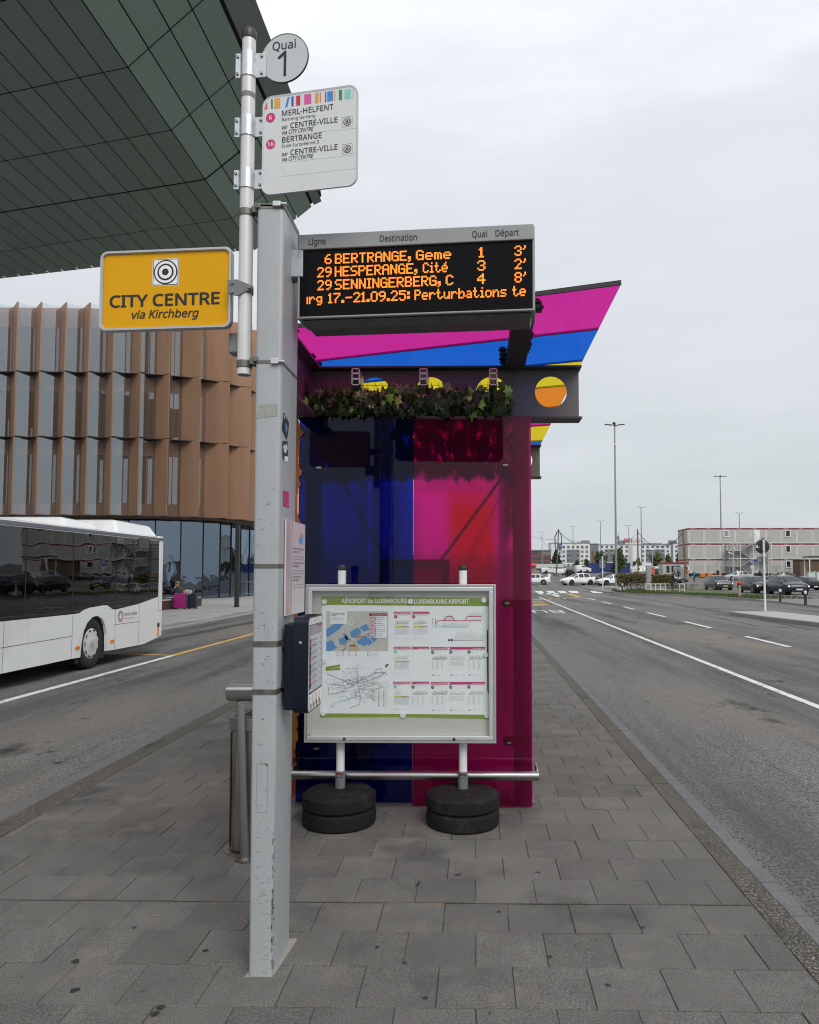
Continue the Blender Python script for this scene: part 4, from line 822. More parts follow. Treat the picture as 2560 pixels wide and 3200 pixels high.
# ------------------------------------------------------------ ivy
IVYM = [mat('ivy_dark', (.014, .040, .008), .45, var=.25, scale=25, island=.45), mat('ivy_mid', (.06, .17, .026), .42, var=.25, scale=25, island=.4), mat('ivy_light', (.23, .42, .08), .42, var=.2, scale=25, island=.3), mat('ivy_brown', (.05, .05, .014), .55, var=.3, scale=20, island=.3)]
IVL = [(0, -.5), (.12, -.28), (.5, -.30), (.34, -.02), (.46, .26), (.16, .22), (0, .62), (-.16, .22), (-.46, .26), (-.34, -.02), (-.5, -.30), (-.12, -.28)]
def ivy(mb, c, s, q, up=.3, dark=.5):
    d = Vector((q.uniform(-1, 1), -q.uniform(.3, 1), q.uniform(-.35, up))).normalized(); x = d.cross(Vector((0, 0, 1))).normalized(); y = x.cross(d)
    a = q.uniform(-.8, .8) + math.pi; X_ = x * math.cos(a) + y * math.sin(a); Y_ = -x * math.sin(a) + y * math.cos(a)
    m = 0 if q.random() < dark else q.choice((1, 1, 2, 3)); fold = q.uniform(.05, .3)
    ctr = Vector(c); P_ = [ctr + (X_ * u + Y_ * v + d * (-abs(u) * fold - v * v * .25)) * s for u, v in IVL]
    mb.add([ctr + d * .02 * s] + P_, [(0, i + 1, (i + 1) % 12 + 1) for i in range(12)], m)
def ivy_box(name, label, x0, x1, y0, y1, z0, z1, n, seed, dark=.40, wire=True, s=(.045, .108)):
    t = thing(name, label, 'ivy'); q = random.Random(seed); mb = MB()
    for _ in range(n):
        x = q.uniform(x0, x1); z = q.uniform(z0, z1); f = (z - z0) / (z1 - z0); y = q.uniform(y0, y1) + (1 - f) * 0
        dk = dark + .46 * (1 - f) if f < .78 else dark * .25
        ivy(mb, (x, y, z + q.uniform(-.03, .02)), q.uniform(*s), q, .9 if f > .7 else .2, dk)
    mb.build('foliage', IVYM, t, fix=False)
    if wire:
        w = MB(); x = x0
        while x <= x1: w.cyl((x, y0 + .02, z0 + .02), (x, y0 + .02, z1 + .035), .0016, n=5); x += .05
        z = z0 + .03
        while z <= z1 + .04: w.cyl((x0, y0 + .02, z), (x1, y0 + .02, z), .0016, n=5); w.cyl((x0, y1, z), (x1, y1, z), .0016, n=5); z += .05
        x = x0
        while x <= x1: w.cyl((x, y0 + .02, z1 + .03), (x, y1, z1 + .03), .0016, n=5); x += .1
        w.build('wire_basket', DARKM, t)
    return t
yv = 5.26
ix0, ix1 = at(905, 1260, yv).x, at(1597, 1260, yv).x; iz0, iz1 = at(1300, 1303, yv).z, at(1300, 1206, yv).z
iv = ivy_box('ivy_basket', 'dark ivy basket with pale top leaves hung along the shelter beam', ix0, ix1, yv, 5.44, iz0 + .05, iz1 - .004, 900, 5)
for px in (1117, 1326, 1541):
    p = at(px, 1185, 5.33); mb = MB(); m_ = .028; zz0, zz1 = at(px, 1212, 5.33).z, at(px, 1160, 5.33).z
    for a, b, c, d in ((-m_, -m_ + .006, zz0, zz1), (m_ - .006, m_, zz0, zz1), (-m_, m_, zz1 - .006, zz1), (-m_ * .9, m_ * .9, lerp(zz0, zz1, .66), lerp(zz0, zz1, .66) + .01), (-m_ * .9, m_ * .9, lerp(zz0, zz1, .33), lerp(zz0, zz1, .33) + .01), (-m_, m_, zz0, zz0 + .006)): mb.box(p.x + a, p.x + b, 5.25, 5.46, c, d)
    mb.build('profile_hanger', ALU, iv)
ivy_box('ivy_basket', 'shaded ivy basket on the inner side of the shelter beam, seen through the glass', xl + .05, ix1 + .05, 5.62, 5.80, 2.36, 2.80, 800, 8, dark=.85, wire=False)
ivy_box('ivy_basket', 'ivy trailing down the far right corner of the shelter', .36, .50, 8.9, 9.1, 2.15, 2.95, 90, 9, dark=.3, wire=False, s=(.09, .14))
# ------------------------------------------------------------ map case on rubber feet
mc = thing('map_case', 'aluminium map case with airport bus maps standing on two round rubber feet', 'notice board')
YM = 4.99; o0 = at(951, 2320, YM); W_ = at(1551, 2320, YM).x - o0.x; H_ = at(951, 1826, YM).z - o0.z
BG = mat('case_backing', (.50, .50, .465), .5, var=.03, scale=3)
mb = MB(); mb.box(o0.x, o0.x + W_, YM, YM + .055, o0.z, o0.z + H_); 
fr = .048
def frame_mb(x0, x1, z0, z1, w, y0, y1):
    m = MB(); m.box(x0, x1, y0, y1, z1 - w, z1); m.box(x0, x1, y0, y1, z0, z0 + w); m.box(x0, x0 + w, y0, y1, z0 + w, z1 - w); m.box(x1 - w, x1, y0, y1, z0 + w, z1 - w); return m
X0, X1, Z0, Z1 = o0.x, o0.x + W_, o0.z, o0.z + H_
frame_mb(X0, X1, Z0, Z1, .016, YM - .012, YM + .06).build('frame', mat('frame_aluminium', (.46, .465, .46), .4, .6, var=.06, scale=8), mc, bevel=.002)
m = frame_mb(X0 + .0175, X1 - .0175, Z0 + .0175, Z1 - .0175, .028, YM - .016, YM + .04); m.build('door_frame', mat('door_aluminium', (.60, .605, .60), .38, .5, var=.06, scale=8), mc, bevel=.004)
mb = MB(); mb.box(X0 + .012, X1 - .012, YM + .03, YM + .05, Z0 + .012, Z1 - .012); mb.build('back_panel', BG, mc)
mb = MB()
for x_ in (378, 1258): mb.cyl((X0 + (x_ - 52) / 1543 * W_, YM - .016, Z0 + .027), (X0 + (x_ - 52) / 1543 * W_, YM - .020, Z0 + .027), .0095, n=16)
mb.build('lock', DARKM, mc)
def mfx(x, y): return ((x - lerp(57, 49, (y - 195) / 1260)) / lerp(1537, 1551, (y - 195) / 1260) * W_, (lerp(1452, 1470, (x - 50) / 1545) - y) / lerp(1257, 1275, (x - 50) / 1545) * H_)
cv = Canvas((X0, YM + .0292, Z0), (1, 0, 0), (0, 0, 1), fx=mfx)
q = random.Random(21); PAPER = flat('paper_white', (.80, .82, .84), .5)
cv.poly([(170, 1262), (1540, 1282), (1536, 300), (180, 292)], PAPER, 1)
cv.poly([(180, 362), (1536, 374), (1536, 303), (180, 292)], GREENP, 2); cv.poly([(170, 1262), (850, 1268), (1540, 1284), (1540, 1250), (172, 1230)], GREENP, 2)
cv.text('AÉROPORT de LUXEMBOURG', 342, 347, 872, 312 - 347, WHITE, 3, .025); cv.text('LUXEMBOURG AIRPORT', 932, 351, 1375, 318 - 351, WHITE, 3, .025)
# site plan
cv.rect(217, 735, 722, 413, BEIGE, 2)
for P_ in ([(217, 600), (217, 560), (280, 515), (360, 515), (320, 560), (225, 625)], [(217, 733), (217, 660), (265, 645), (310, 705), (250, 733)], [(315, 640), (385, 607), (400, 655), (335, 688)], [(410, 580), (480, 540), (505, 590), (440, 632), (420, 620)], [(485, 545), (545, 515), (567, 560), (515, 585)], [(465, 655), (535, 605), (592, 665), (570, 690), (545, 680), (535, 698), (475, 675)], [(540, 605), (560, 590), (640, 625), (600, 675)], [(350, 600), (370, 590), (415, 645), (395, 660)]): cv.poly(P_, BLUEP, 3)
cv.poly([(395, 735), (430, 680), (440, 640), (495, 735)], flat('print_tan', (.46, .41, .28)), 3); cv.poly([(310, 735), (385, 700), (360, 735)], GREY, 3)
for P_, w in (([(217, 640), (300, 580), (420, 510), (430, 415)], 9), ([(217, 655), (310, 600), (420, 520), (540, 490), (567, 470)], 9), ([(320, 735), (470, 625), (567, 575)], 12), ([(440, 510), (500, 560), (560, 620), (640, 710)], 7), ([(275, 640), (290, 690), (310, 700)], 6), ([(380, 560), (400, 610), (430, 650)], 6), ([(430, 500), (500, 470), (560, 440)], 5)): cv.line(P_, w, flat('print_road', (.42, .42, .41)), 4); cv.line(P_, w * .55, flat('print_road_white', (.66, .66, .65)), 5)
cv.ring(420, 505, 14, 24, flat('print_road_white', (.66, .66, .65)), 6); cv.poly([(458, 625), (475, 608), (530, 612), (525, 622), (485, 622), (462, 636)], ORAP, 6)
for _ in range(14): a, b = q.uniform(345, 440), 0; b = 690 - (a - 345) * .6 + q.uniform(-12, 12); cv.rect(a, b, a + 14, b - 5, DPINK if q.random() < .5 else WHITE, 7)
cv.rect(407, 697, 456, 683, PINK, 6); cv.rect(250, 515, 385, 412, PAPER, 4); cv.text("Pôle d'échanges", 260, 438, 366, -11, DPINK, 5, .02); cv.text('Findel', 260, 452, 300, -11, DPINK, 5, .02)
for y_ in (468, 478, 490, 500): cv.line([(260, y_), (q.uniform(310, 365), y_)], 3, LGREY if y_ % 3 else DPINK, 5)
cv.rect(567, 628, 712, 430, PAPER, 7); cv.rect(567, 453, 712, 430, DPINK, 8); cv.text('Aéroport Luxembourg Findel', 592, 446, 706, -8, WHITE, 9, .01); cv.rect(567, 628, 612, 455, flat('print_rose', (.62, .42, .46)), 8)
for i in range(10): yy = 464 + i * 16.5; cv.disc(619, yy, 5, BLACK if i not in (2, 4) else TEAL, 9, 10); cv.line([(627, yy), (q.uniform(655, 705), yy)], 4, GREY, 9)
for i in range(6): cv.line([(572, 468 + i * 30), (604, 468 + i * 30)], 3, DPINK, 9)
for x_, m_ in ((312, DPINK), (356, REDI), (408, GREY), (462, REDI), (563, DPINK)): cv.line([(x_ - 8, 770), (x_ - 8, 748), (x_ + 6, 744)], 3, m_, 3); cv.line([(x_ - 10, 771), (x_ + 12, 771)], 3, GREY, 3)
for y_ in (752, 760, 768): cv.line([(578, y_), (640, y_)], 2, LGREY, 3)
# line network
cols = [GREY, flat('net_violet', (.25, .2, .4)), CYAN, flat('net_green', (.3, .5, .15)), flat('net_red', (.5, .15, .2)), flat('net_ochre', (.5, .4, .2)), LGREY, GREY, BLUEP]
cv.poly([(214, 860), (330, 840), (330, 862), (214, 880)], GREENP, 2); cv.poly([(214, 880), (332, 866), (332, 884), (214, 892)], GREENP, 2)
hub = (455, 980)
for i in range(90):
    x, y = q.gauss(455, 110), q.gauss(1000, 72); x = min(700, max(225, x)); y = min(1180, max(835, y)); P_ = [(x, y)]; a = q.choice((0, 0, .4, -.4, .79, -.79, 1.57, 3.14, 2.7, -2.7))
    for k in range(q.randint(2, 5)):
        a += q.choice((-.79, 0, 0, .79)) * .6; l = q.uniform(9, 30); x = min(735, max(218, x + l * 1.3 * math.cos(a))); y = min(1188, max(828, y + l * .8 * math.sin(a))); P_.append((x, y))
    cv.line(P_, q.choice((1.5, 2, 2.2)), q.choice(cols), 2 + (i % 3))
for P_, m_, w in (([(225, 915), (300, 945), (430, 1000), (460, 985), (540, 950), (620, 905), (700, 905), (710, 930)], flat('net_violet', (.25, .2, .4)), 4), ([(460, 985), (520, 985), (640, 945), (705, 900)], GREY, 4), ([(235, 1010), (240, 1080), (340, 1060), (440, 1010)], cols[4], 3), ([(470, 870), (472, 985), (500, 1110), (490, 1160), (410, 1188)], GREY, 4), ([(440, 1010), (465, 1095), (290, 1150), (275, 1180), (255, 1160)], CYAN, 3), ([(615, 910), (615, 885), (670, 872), (680, 930)], BLUEP, 3), ([(570, 1060), (660, 1030), (660, 1010), (625, 995), (490, 1040)], cols[4], 3)): cv.line(P_, w, m_, 5)
for _ in range(150): a = q.uniform(0, 6.28); r_ = q.uniform(.1, 1); x, y = hub[0] + 265 * r_ * math.cos(a), hub[1] + 30 + 165 * r_ * math.sin(a); l = q.uniform(8, 24); (218 < x < 720 and y < 1190) and cv.line([(x, y), (x + l, y - l * .25)], 2, LGREY if q.random() < .7 else GREY, 6)
cv.ring(700, 1012, 24, 27, LGREY, 4); cv.disc(707, 856, 12, GREENP, 3, 14); cv.disc(716, 845, 8, BLACK, 4, 14)
for x_ in (597, 640, 685):
    for k in range(18 if x_ > 600 else 12): cv.rect(x_, 1055 + k * 7.4, x_ + 5, 1051 + k * 7.4, BLACK if q.random() < .7 else GREENP, 3); cv.line([(x_ + 9, 1053 + k * 7.4), (x_ + q.uniform(20, 33), 1053 + k * 7.4)], 2.2, LGREY, 3)
# platform timetables
def head(x0, x1, y, n, tail): cv.rect(x0, y + 22, x1, y, DPINK if False else PINK, 2); cv.text('QUAI / PLATFORM', x0 + 8, y + 17, x0 + 118, -10, WHITE, 3, .02); cv.text(n, x0 + 124, y + 18, x0 + 136, -15, WHITE, 3, .02); cv.rrect(x0 + 140, y + 16, x0 + 156, y + 5, 3, WHITE, 3); cv.text(tail, x1 - len(tail) * 5.2 - 6, y + 17, x1 - 6, -7.5, WHITE, 3, .01)
for a in ((767, 1057, 417, '1', 'City Centre via Kirchberg'), (765, 1056, 700, '3', 'Via Train Station'), (1068, 1509, 703, '5', 'Other Destinations'), (763, 1056, 981, '4', 'Other Destinations'), (1068, 1510, 985, '6', 'Other Destinations')): head(*a)
def chart(x, y, n, m_, num, w=115, tab=0, dots=0):
    cv.disc(x + 14, y + 12, 14, m_, 3, 18); cv.text(num, x + 14 - 3.6 * len(num), y + 17, x + 14 + 3.6 * len(num), -10, WHITE, 4, .01)
    cv.line([(x + 36, y + 4), (x + w, y + 3)], 3, LGREY, 3)
    for i in range(n): xx = x + 12 + i * (w - 10) / n; h_ = q.uniform(14, 34) * (1 if n > 10 else 1.1); cv.line([(xx, y + 72), (xx + h_ * .42, y + 72 - h_)], 1.6, GREY, 3)
    cv.line([(x + 8, y + 73), (x + w, y + 70)], 1.6, GREY, 3)
    if tab == 1:
        cv.rect(x + 8, y + 98, x + 62, y + 86, YELP, 3); cv.rect(x + 62, y + 98, x + 92, y + 86, flat('tab_green', (.33, .45, .06)), 3); cv.rect(x + 92, y + 98, x + 126, y + 86, flat('tab_pink', (.62, .3, .4)), 3)
        for i in range(7): cv.line([(x + 4, y + 104 + i * 8), (x + 126, y + 105 + i * 8)], 1.6, GREY if i % 2 else LGREY, 3)
        for xx in (60, 92): cv.line([(x + xx, y + 98), (x + xx, y + 154)], 1.4, LGREY, 3)
    if tab == 2:
        for c_ in (5, 45, 85):
            for i in range(10): cv.line([(x + c_, y + 86 + i * 7.2), (x + c_ + q.uniform(12, 20), y + 86 + i * 7.2)], 2.4, LGREY if i else GREY, 3)
    if tab == 3:
        for i in range(5): cv.line([(x + 2, y + 88 + i * 8), (x + 122, y + 89 + i * 8)], 1.6, LGREY, 3)
chart(768, 446, 24, DPINK, '6', tab=1); chart(915, 446, 20, DPINK, '16', tab=1); chart(767, 728, 14, TEAL, '29', tab=1); chart(766, 1010, 6, TEAL, '29', w=60, tab=1); chart(911, 1012, 26, BLACK, '850', w=130, tab=2)
for y_ in (732, 1014): chart(1070, y_, 30, BLACK, '223', w=128, tab=2); chart(1217, y_, 13, BLACK, '302', w=128, tab=3); chart(1365, y_, 24, BLACK, '361', w=128, tab=2)
for x_, y_ in ((768, 636), (915, 636), (766, 920), (765, 1202)): cv.line([(x_, y_), (x_ + 45, y_)], 3, LGREY, 3); cv.line([(x_ + 80, y_), (x_ + 110, y_)], 3, LGREY, 3)
for x_ in (1080, 1228, 1376):
    for y_ in (930, 1212): cv.rect(x_, y_ + 4, x_ + 20, y_ - 4, GREY, 3); cv.line([(x_ + 42, y_), (x_ + 60, y_)], 6, LGREY, 3); cv.line([(x_ + 82, y_), (x_ + 108, y_)], 2.4, LGREY, 3)
cv.line([(1110, 512), (1130, 490), (1480, 492)], 6, PINK, 3); cv.line([(1175, 488), (1200, 455), (1237, 455), (1264, 490)], 6, PINK, 3); cv.line([(1345, 490), (1365, 457), (1480, 457)], 6, PINK, 3); cv.line([(1110, 512), (1135, 540), (1360, 543)], 5, CYAN, 3)
for x_ in (1085, 1107): cv.line([(x_, 470), (x_, 515)], 4, DPINK, 3); cv.line([(x_, 515), (x_, 555)], 4, CYAN, 3)
for i in range(26): xx = 1150 + i * 9; h_ = q.uniform(18, 42); cv.line([(xx, 540), (xx + h_ * .45, 540 - h_)], 1.6, GREY, 3)
for i in range(9): xx = 1160 + i * 9; cv.line([(xx, 488), (xx + 22, 488 - q.uniform(20, 45))], 1.6, GREY, 3)
for i in range(14): xx = 1372 + i * 9; cv.line([(xx, 455), (xx + 16, 455 - q.uniform(16, 40))], 1.6, GREY, 3); cv.line([(xx, 489), (xx + 12, 489 - q.uniform(10, 26))], 1.6, GREY, 3)
for i in range(22): xx = 1258 + i * 11; h_ = q.uniform(16, 72); cv.line([(xx, 642), (xx + h_ * .5, 642 - h_)], 1.8, GREY, 3)
for i in range(30): cv.rect(1252 + i * 8.2, 652, 1257 + i * 8.2, 646, BLACK, 3)
cv.disc(1218, 648, 9, BLACK, 3, 14); cv.rrect(1231, 657, 1247, 640, 3, BLACK, 3)
cv.poly([(1522, 570), (1532, 560), (1538, 1090), (1528, 1055)], BLACK, 8)
cv.build('poster', mc)
for x_, y_, r_ in ((202, 338, 21), (902, 335, 22), (1499, 325, 22), (195, 812, 21), (196, 1229, 22), (844, 1249, 22), (1523, 1258, 20), (1516, 768, 20)):
    a, b = mfx(x_, y_); rr = r_ / 1543 * W_; mb = MB(); mb.lathe((X0 + a, YM + .0285, Z0 + b), [(rr, 0), (rr, .009), (rr * .9, .011), (0, .011)], 20, ax=(0, -1, 0)); mb.build('magnet', POSTW, mc, smooth=40)
mb = MB(); mb.box(X0 + .044, X1 - .044, YM - .006, YM - .003, Z0 + .044, Z1 - .044); mb.build('door_glass', glassm('glass_clear', (.97, .98, .975), .03), mc)
for px in (1061, 1447):
    x_ = at(px, 2380, 5.04).x; zt_ = at(px, 1766, 5.07).z
    mb = MB(); mb.cyl((x_, 5.078, .2), (x_, 5.078, zt_ - .03), .0275, n=20); po = mb.build('post', POSTW, mc, smooth=40)
    mb = MB(); mb.lathe((x_, 5.078, zt_ - .03), [(.029, -.005), (.030, 0), (.030, .024), (.026, .03), (0, .03)], 20); mb.build('post_cap', BLKPL, po, smooth=40)
    mb = MB(); mb.cyl((x_, 5.078, .21), (x_, 5.078, .325), .033, n=20); mb.build('sleeve', mat('sleeve_grey', (.17, .185, .20), .5, .2, var=.15, scale=30), mc, smooth=40)
    cv = Canvas((x_ - .02, 5.078 - .0345, .285), (1, 0, 0), (0, 0, 1)); cv.rect(0, .004, .04, .03, BLKPL, 0); cv.line([(.005, .022), (.035, .022)], .004, REDI, 1); cv.text('GRAVIN', .004, .007, .036, .010, LGREY, 1); cv.build('sleeve_label', po)
    bx_ = at(px - (0 if px > 1200 else 0), 2500, 5.04).x
    for z_ in (0, .108):
        mb = MB(); mb.lathe((bx_, 5.04, z_), [(.225, 0), (.238, .012), (.24, .03), (.238, .080), (.205, .1035), (.06, .106), (0, .106)] if z_ else [(.228, 0), (.238, .012), (.24, .05), (.238, .088), (.222, .104), (0, .104)], 48); f = mb.build('rubber_foot', RUBBER, mc, smooth=30)
    m2 = MB()
    for a, b in ((-.12, -.06), (.13, -.055), (-.03, -.13), (.035, -.125), (.0, .12)):
        m2.cyl((bx_ + a, 5.04 + b, .2125), (bx_ + a, 5.04 + b, .2152), .0165, n=14)
    m2.build('foot_hole', BLACK, f)
mb = MB()
for px, py, r_ in ((236, 3005, .017), (233, 3096, .018), (502, 3150, .016), (484, 3170, .016), (642, 2972, .014), (1720, 2990, .011), (1560, 2850, .010), (1330, 3120, .012), (2010, 2900, .010), (420, 2900, .009), (1180, 2960, .009), (1900, 3080, .012)):
    p = onz(px, py, 0); mb.poly([(p.x + r_ * (1 + .18 * math.sin(3 * t + px)) * math.cos(t), p.y + r_ * (1 + .15 * math.cos(2 * t + py)) * math.sin(t), .0022) for t in [i * .449 for i in range(14)]])
struct(mb, 'paving_stains', mat('gum_stain', (.02, .02, .019), .7), fix=False)
def jw(q): return q.choice((q.gauss(.35, .10), q.gauss(.52, .05), q.gauss(-.12, .08), q.gauss(-1.55, .2), q.gauss(1.1, .15))), ROW0 + q.uniform(-.001, .008), -.008
mb = MB(); q = random.Random(77)
for _ in range(110):
    x, y, z = jw(q); a = q.uniform(0, 6.28); l = q.uniform(.006, .016); mb.poly([(x - .0015, y, z), (x + .0015, y, z), (x + l * .5 * math.cos(a), y + l * .5 * math.sin(a), z + l + .006)])
tag(mb.build('joint_weeds', mat('weed_green', (.06, .09, .02), .8, island=.3), fix=False), 'tiny green weeds growing in the open joint across the platform', 'weeds', kind='stuff')
# dropped leaves, cigarette ends and chewing gum on the paving
LEAFM = mat('dry_leaf', (.26, .13, .05), .8, island=.4); GUM = mat('gum_dark', (.018, .018, .018), .7)
for px, py in ((1085, 2632), (1166, 2658), (1372, 2827), (670, 2823), (1617, 2524), (1496, 2616), (490, 2862)):
    p = onz(px, py, .003); a = rnd.uniform(0, 3); l = rnd.uniform(.012, .02); mb = MB(); mb.prism([(l * math.cos(a + t), .5 * l * math.sin(a + t)) for t in (0, .8, 1.6, 2.4, 3.2, 4, 4.8, 5.6)], (p.x, p.y, .0015), (1, 0, 0), (0, 1, 0), 0, .002)
    tag(mb.build('dry_leaf', LEAFM), 'small dry brown leaf scrap lying on the grey platform slabs', 'leaf', 'leaf scraps on the platform')
# ============================================================ terminal roof
CH = 14.0; cz = EYE.z + CH
term = thing('terminal_roof', 'huge dark green panelled terminal roof overhanging the road at top left', 'roof')
PANG = mat('green_panel', (.215, .27, .232), .55, .1, var=.04, scale=.4, island=.06, spec=.3); PANG2 = mat('green_panel_rim', (.28, .37, .315), .5, .1, var=.04, scale=.4, island=.05, spec=.3)
GAP = mat('panel_gap', (.012, .013, .012), .9)
def fedge(x): return 32.0 - .262 * (x + 9.6)           # front edge of the roof
CXX = -9.62; SLP = .538
xs_ = [CXX - .79 * i for i in range(40)]
def roofz(x): return cz if x <= CXX else cz + SLP * (x - CXX)
def seam_y(k, x, s=.262): return 32.0 - s * (x - CXX) - 2.98 * k
soff = MB(); gp = .016
for i in range(len(xs_) - 1):
    x1, x0 = xs_[i] - gp, xs_[i + 1] + gp
    for k in range(-1, 10):
        g = .055 if (k == 1) else .018
        ya = (seam_y(k + 1, (x0 + x1) / 2)); 
        P_ = [(x0, seam_y(k + 1, x0) + g), (x1, seam_y(k + 1, x1) + g)]
        y1a, y1b = seam_y(k, x1) - .02, seam_y(k, x0) - .02
        if k == -1:
            continue
        if k == 0: y1a -= .1 + .03 * (CXX - x1); y1b -= .1 + .03 * (CXX - x0)
        P_ += [(x1, y1a), (x0, y1b)]
        soff.poly([(x, y, cz) for x, y in P_])
soff.build('soffit', PANG, term, fix=False)
rim = MB(); rx = [CXX, -8.95, -8.27, -7.58, -6.90]
for i in range(4):
    x0, x1 = rx[i] + gp, rx[i + 1] - gp
    for k in range(0, 10):
        s_ = .34
        g = .06 if k == 1 else .02; ya0, ya1 = seam_y(k + 1, x0, s_) + g, seam_y(k + 1, x1, s_) + g; yb0, yb1 = seam_y(k, x0, s_) - .02, seam_y(k, x1, s_) - .02
        if k == 0: yb0 += .05; yb1 += .0
        rim.poly([(x0, ya0, roofz(x0)), (x1, ya1, roofz(x1)), (x1, yb1, roofz(x1)), (x0, yb0, roofz(x0))])
rim.build('sloping_rim', PANG2, term, fix=False)
m2 = MB()
for k in range(0, 10):
    x0, x1 = -6.83, -6.10 if k else -6.5
    y0_, y1_ = seam_y(k + 1, -6.5, .34) + .04 + (.1 if k % 3 == 0 else 0), seam_y(k, -6.5, .34) - .04 + (.2 if k == 0 else 0)
    m2.poly([(x0, y0_, roofz(x0) + .05), (x1, y0_, roofz(x1) + .03), (x1, y1_, roofz(x1) + .03), (x0, y1_, roofz(x0) + .05)])
m2.build('edge_strip', mat('green_edge', (.20, .225, .205), .5, .1, var=.06, scale=.6, island=.08), term, fix=False)
bk = MB(); yb_ = 2.0
def back(x0, x1, dz, y0):
    s0, s1 = fedge(x0) - .25 - .03 * (CXX - x0), fedge(x1) - .25
    if x0 >= CXX - .01: s0, s1 = 32 - .34 * (x0 - CXX) - .1, 32 - .34 * (x1 - CXX) - .1
    a, b, c, d = (x0, y0, roofz(x0) + dz), (x1, y0, roofz(x1) + dz), (x1, s1, roofz(x1) + dz), (x0, s0, roofz(x0) + dz)
    bk.add([a, b, c, d] + [(p[0], p[1] - (.9 if i > 1 else 0), p[2] + .7) for i, p in enumerate((a, b, c, d))], [(0, 1, 2, 3), (4, 7, 6, 5), (0, 4, 5, 1), (1, 5, 6, 2), (2, 6, 7, 3), (3, 7, 4, 0)])
back(-41, CXX, .06, yb_); back(CXX + .001, -6.45, .09, yb_)
bk.build('roof_body', GAP, term)
# ============================================================ copper-clad building
bd = thing('copper_building', 'three-storey building with slanted copper fins above a dark glass ground floor', 'building')
COP = mat('copper_cladding', (.265, .150, .090), .46, .2, var=.16, scale=.5, stretch=(2, 2, .25), island=.17, spec=.4); COPD = mat('copper_dark', (.20, .115, .085), .45, .5, var=.12, scale=.6, stretch=(2, 2, .3)); COPB = mat('copper_band', (.30, .17, .125), .5, .2, var=.05, scale=.5)
WIN = glassm('window_glass', (.10, .11, .12), .58, .02, (.92, .97, 1.0), wav=.12); VEIL = glassm('veil_glass', (.90, .91, .92), .17, .02, (.90, .96, 1.0), wav=.05)
GF = glassm('ground_glass', (.10, .14, .17), .30, .02, (.55, .68, .85), wav=.25)
# plan of the fin roots: straight then a tight rounded corner
path = []; x, y, a = -40.0, 47.9, R(0); s = 0
def curv(s):
    if s < 15.6: return 0.004
    return min(.19, .03 + (s - 15.6) * .021)
while s < 60:
    path.append((s, x, y, a)); x += .05 * math.cos(a); y += .05 * math.sin(a); a = min(R(87), a + curv(s) * .05); s += .05
def pa_(s): return path[max(0, min(len(path) - 1, int(s / .05)))]
ZB, ZJ1, ZJ2, ZT = 5.32, EYE.z + 8.72, EYE.z + 12.93, EYE.z + 17.42
lev = [(ZB, ZJ1), (ZJ1, ZJ2), (ZJ2, ZT)]
step = 1.52; FD = 1.15; SK = R(37)
fins = []; s = .8
while s < 34:
    _, x, y, a = pa_(s); d = a + SK + R(10) * min(1, a / R(38)); fk = 1 + .55 * min(1, a / R(38)); dx, dy = math.sin(d) * fk, -math.cos(d) * fk; fins.append((s, x, y, a, dx, dy)); s += step
q = random.Random(2)
for (s, x, y, a, dx, dy) in fins:
    nl = math.hypot(dx, dy); nx, ny = -dy / nl, dx / nl
    f = MB(); tk = .075
    for li, (z0, z1) in enumerate(lev):
        zt_ = z1 - (.03 if li < 2 else 0); A0 = (x, y); A1 = (x + dx * FD, y + dy * FD)
        P_ = [(A0[0] - nx * tk, A0[1] - ny * tk), (A1[0] - nx * tk * .5, A1[1] - ny * tk * .5), (A1[0] + nx * tk * .5, A1[1] + ny * tk * .5), (A0[0] + nx * tk, A0[1] + ny * tk)]
        f.prism(P_, (0, 0, 0), (1, 0, 0), (0, 1, 0), z0 + .02, zt_)
    f.build('fin', COP, bd)
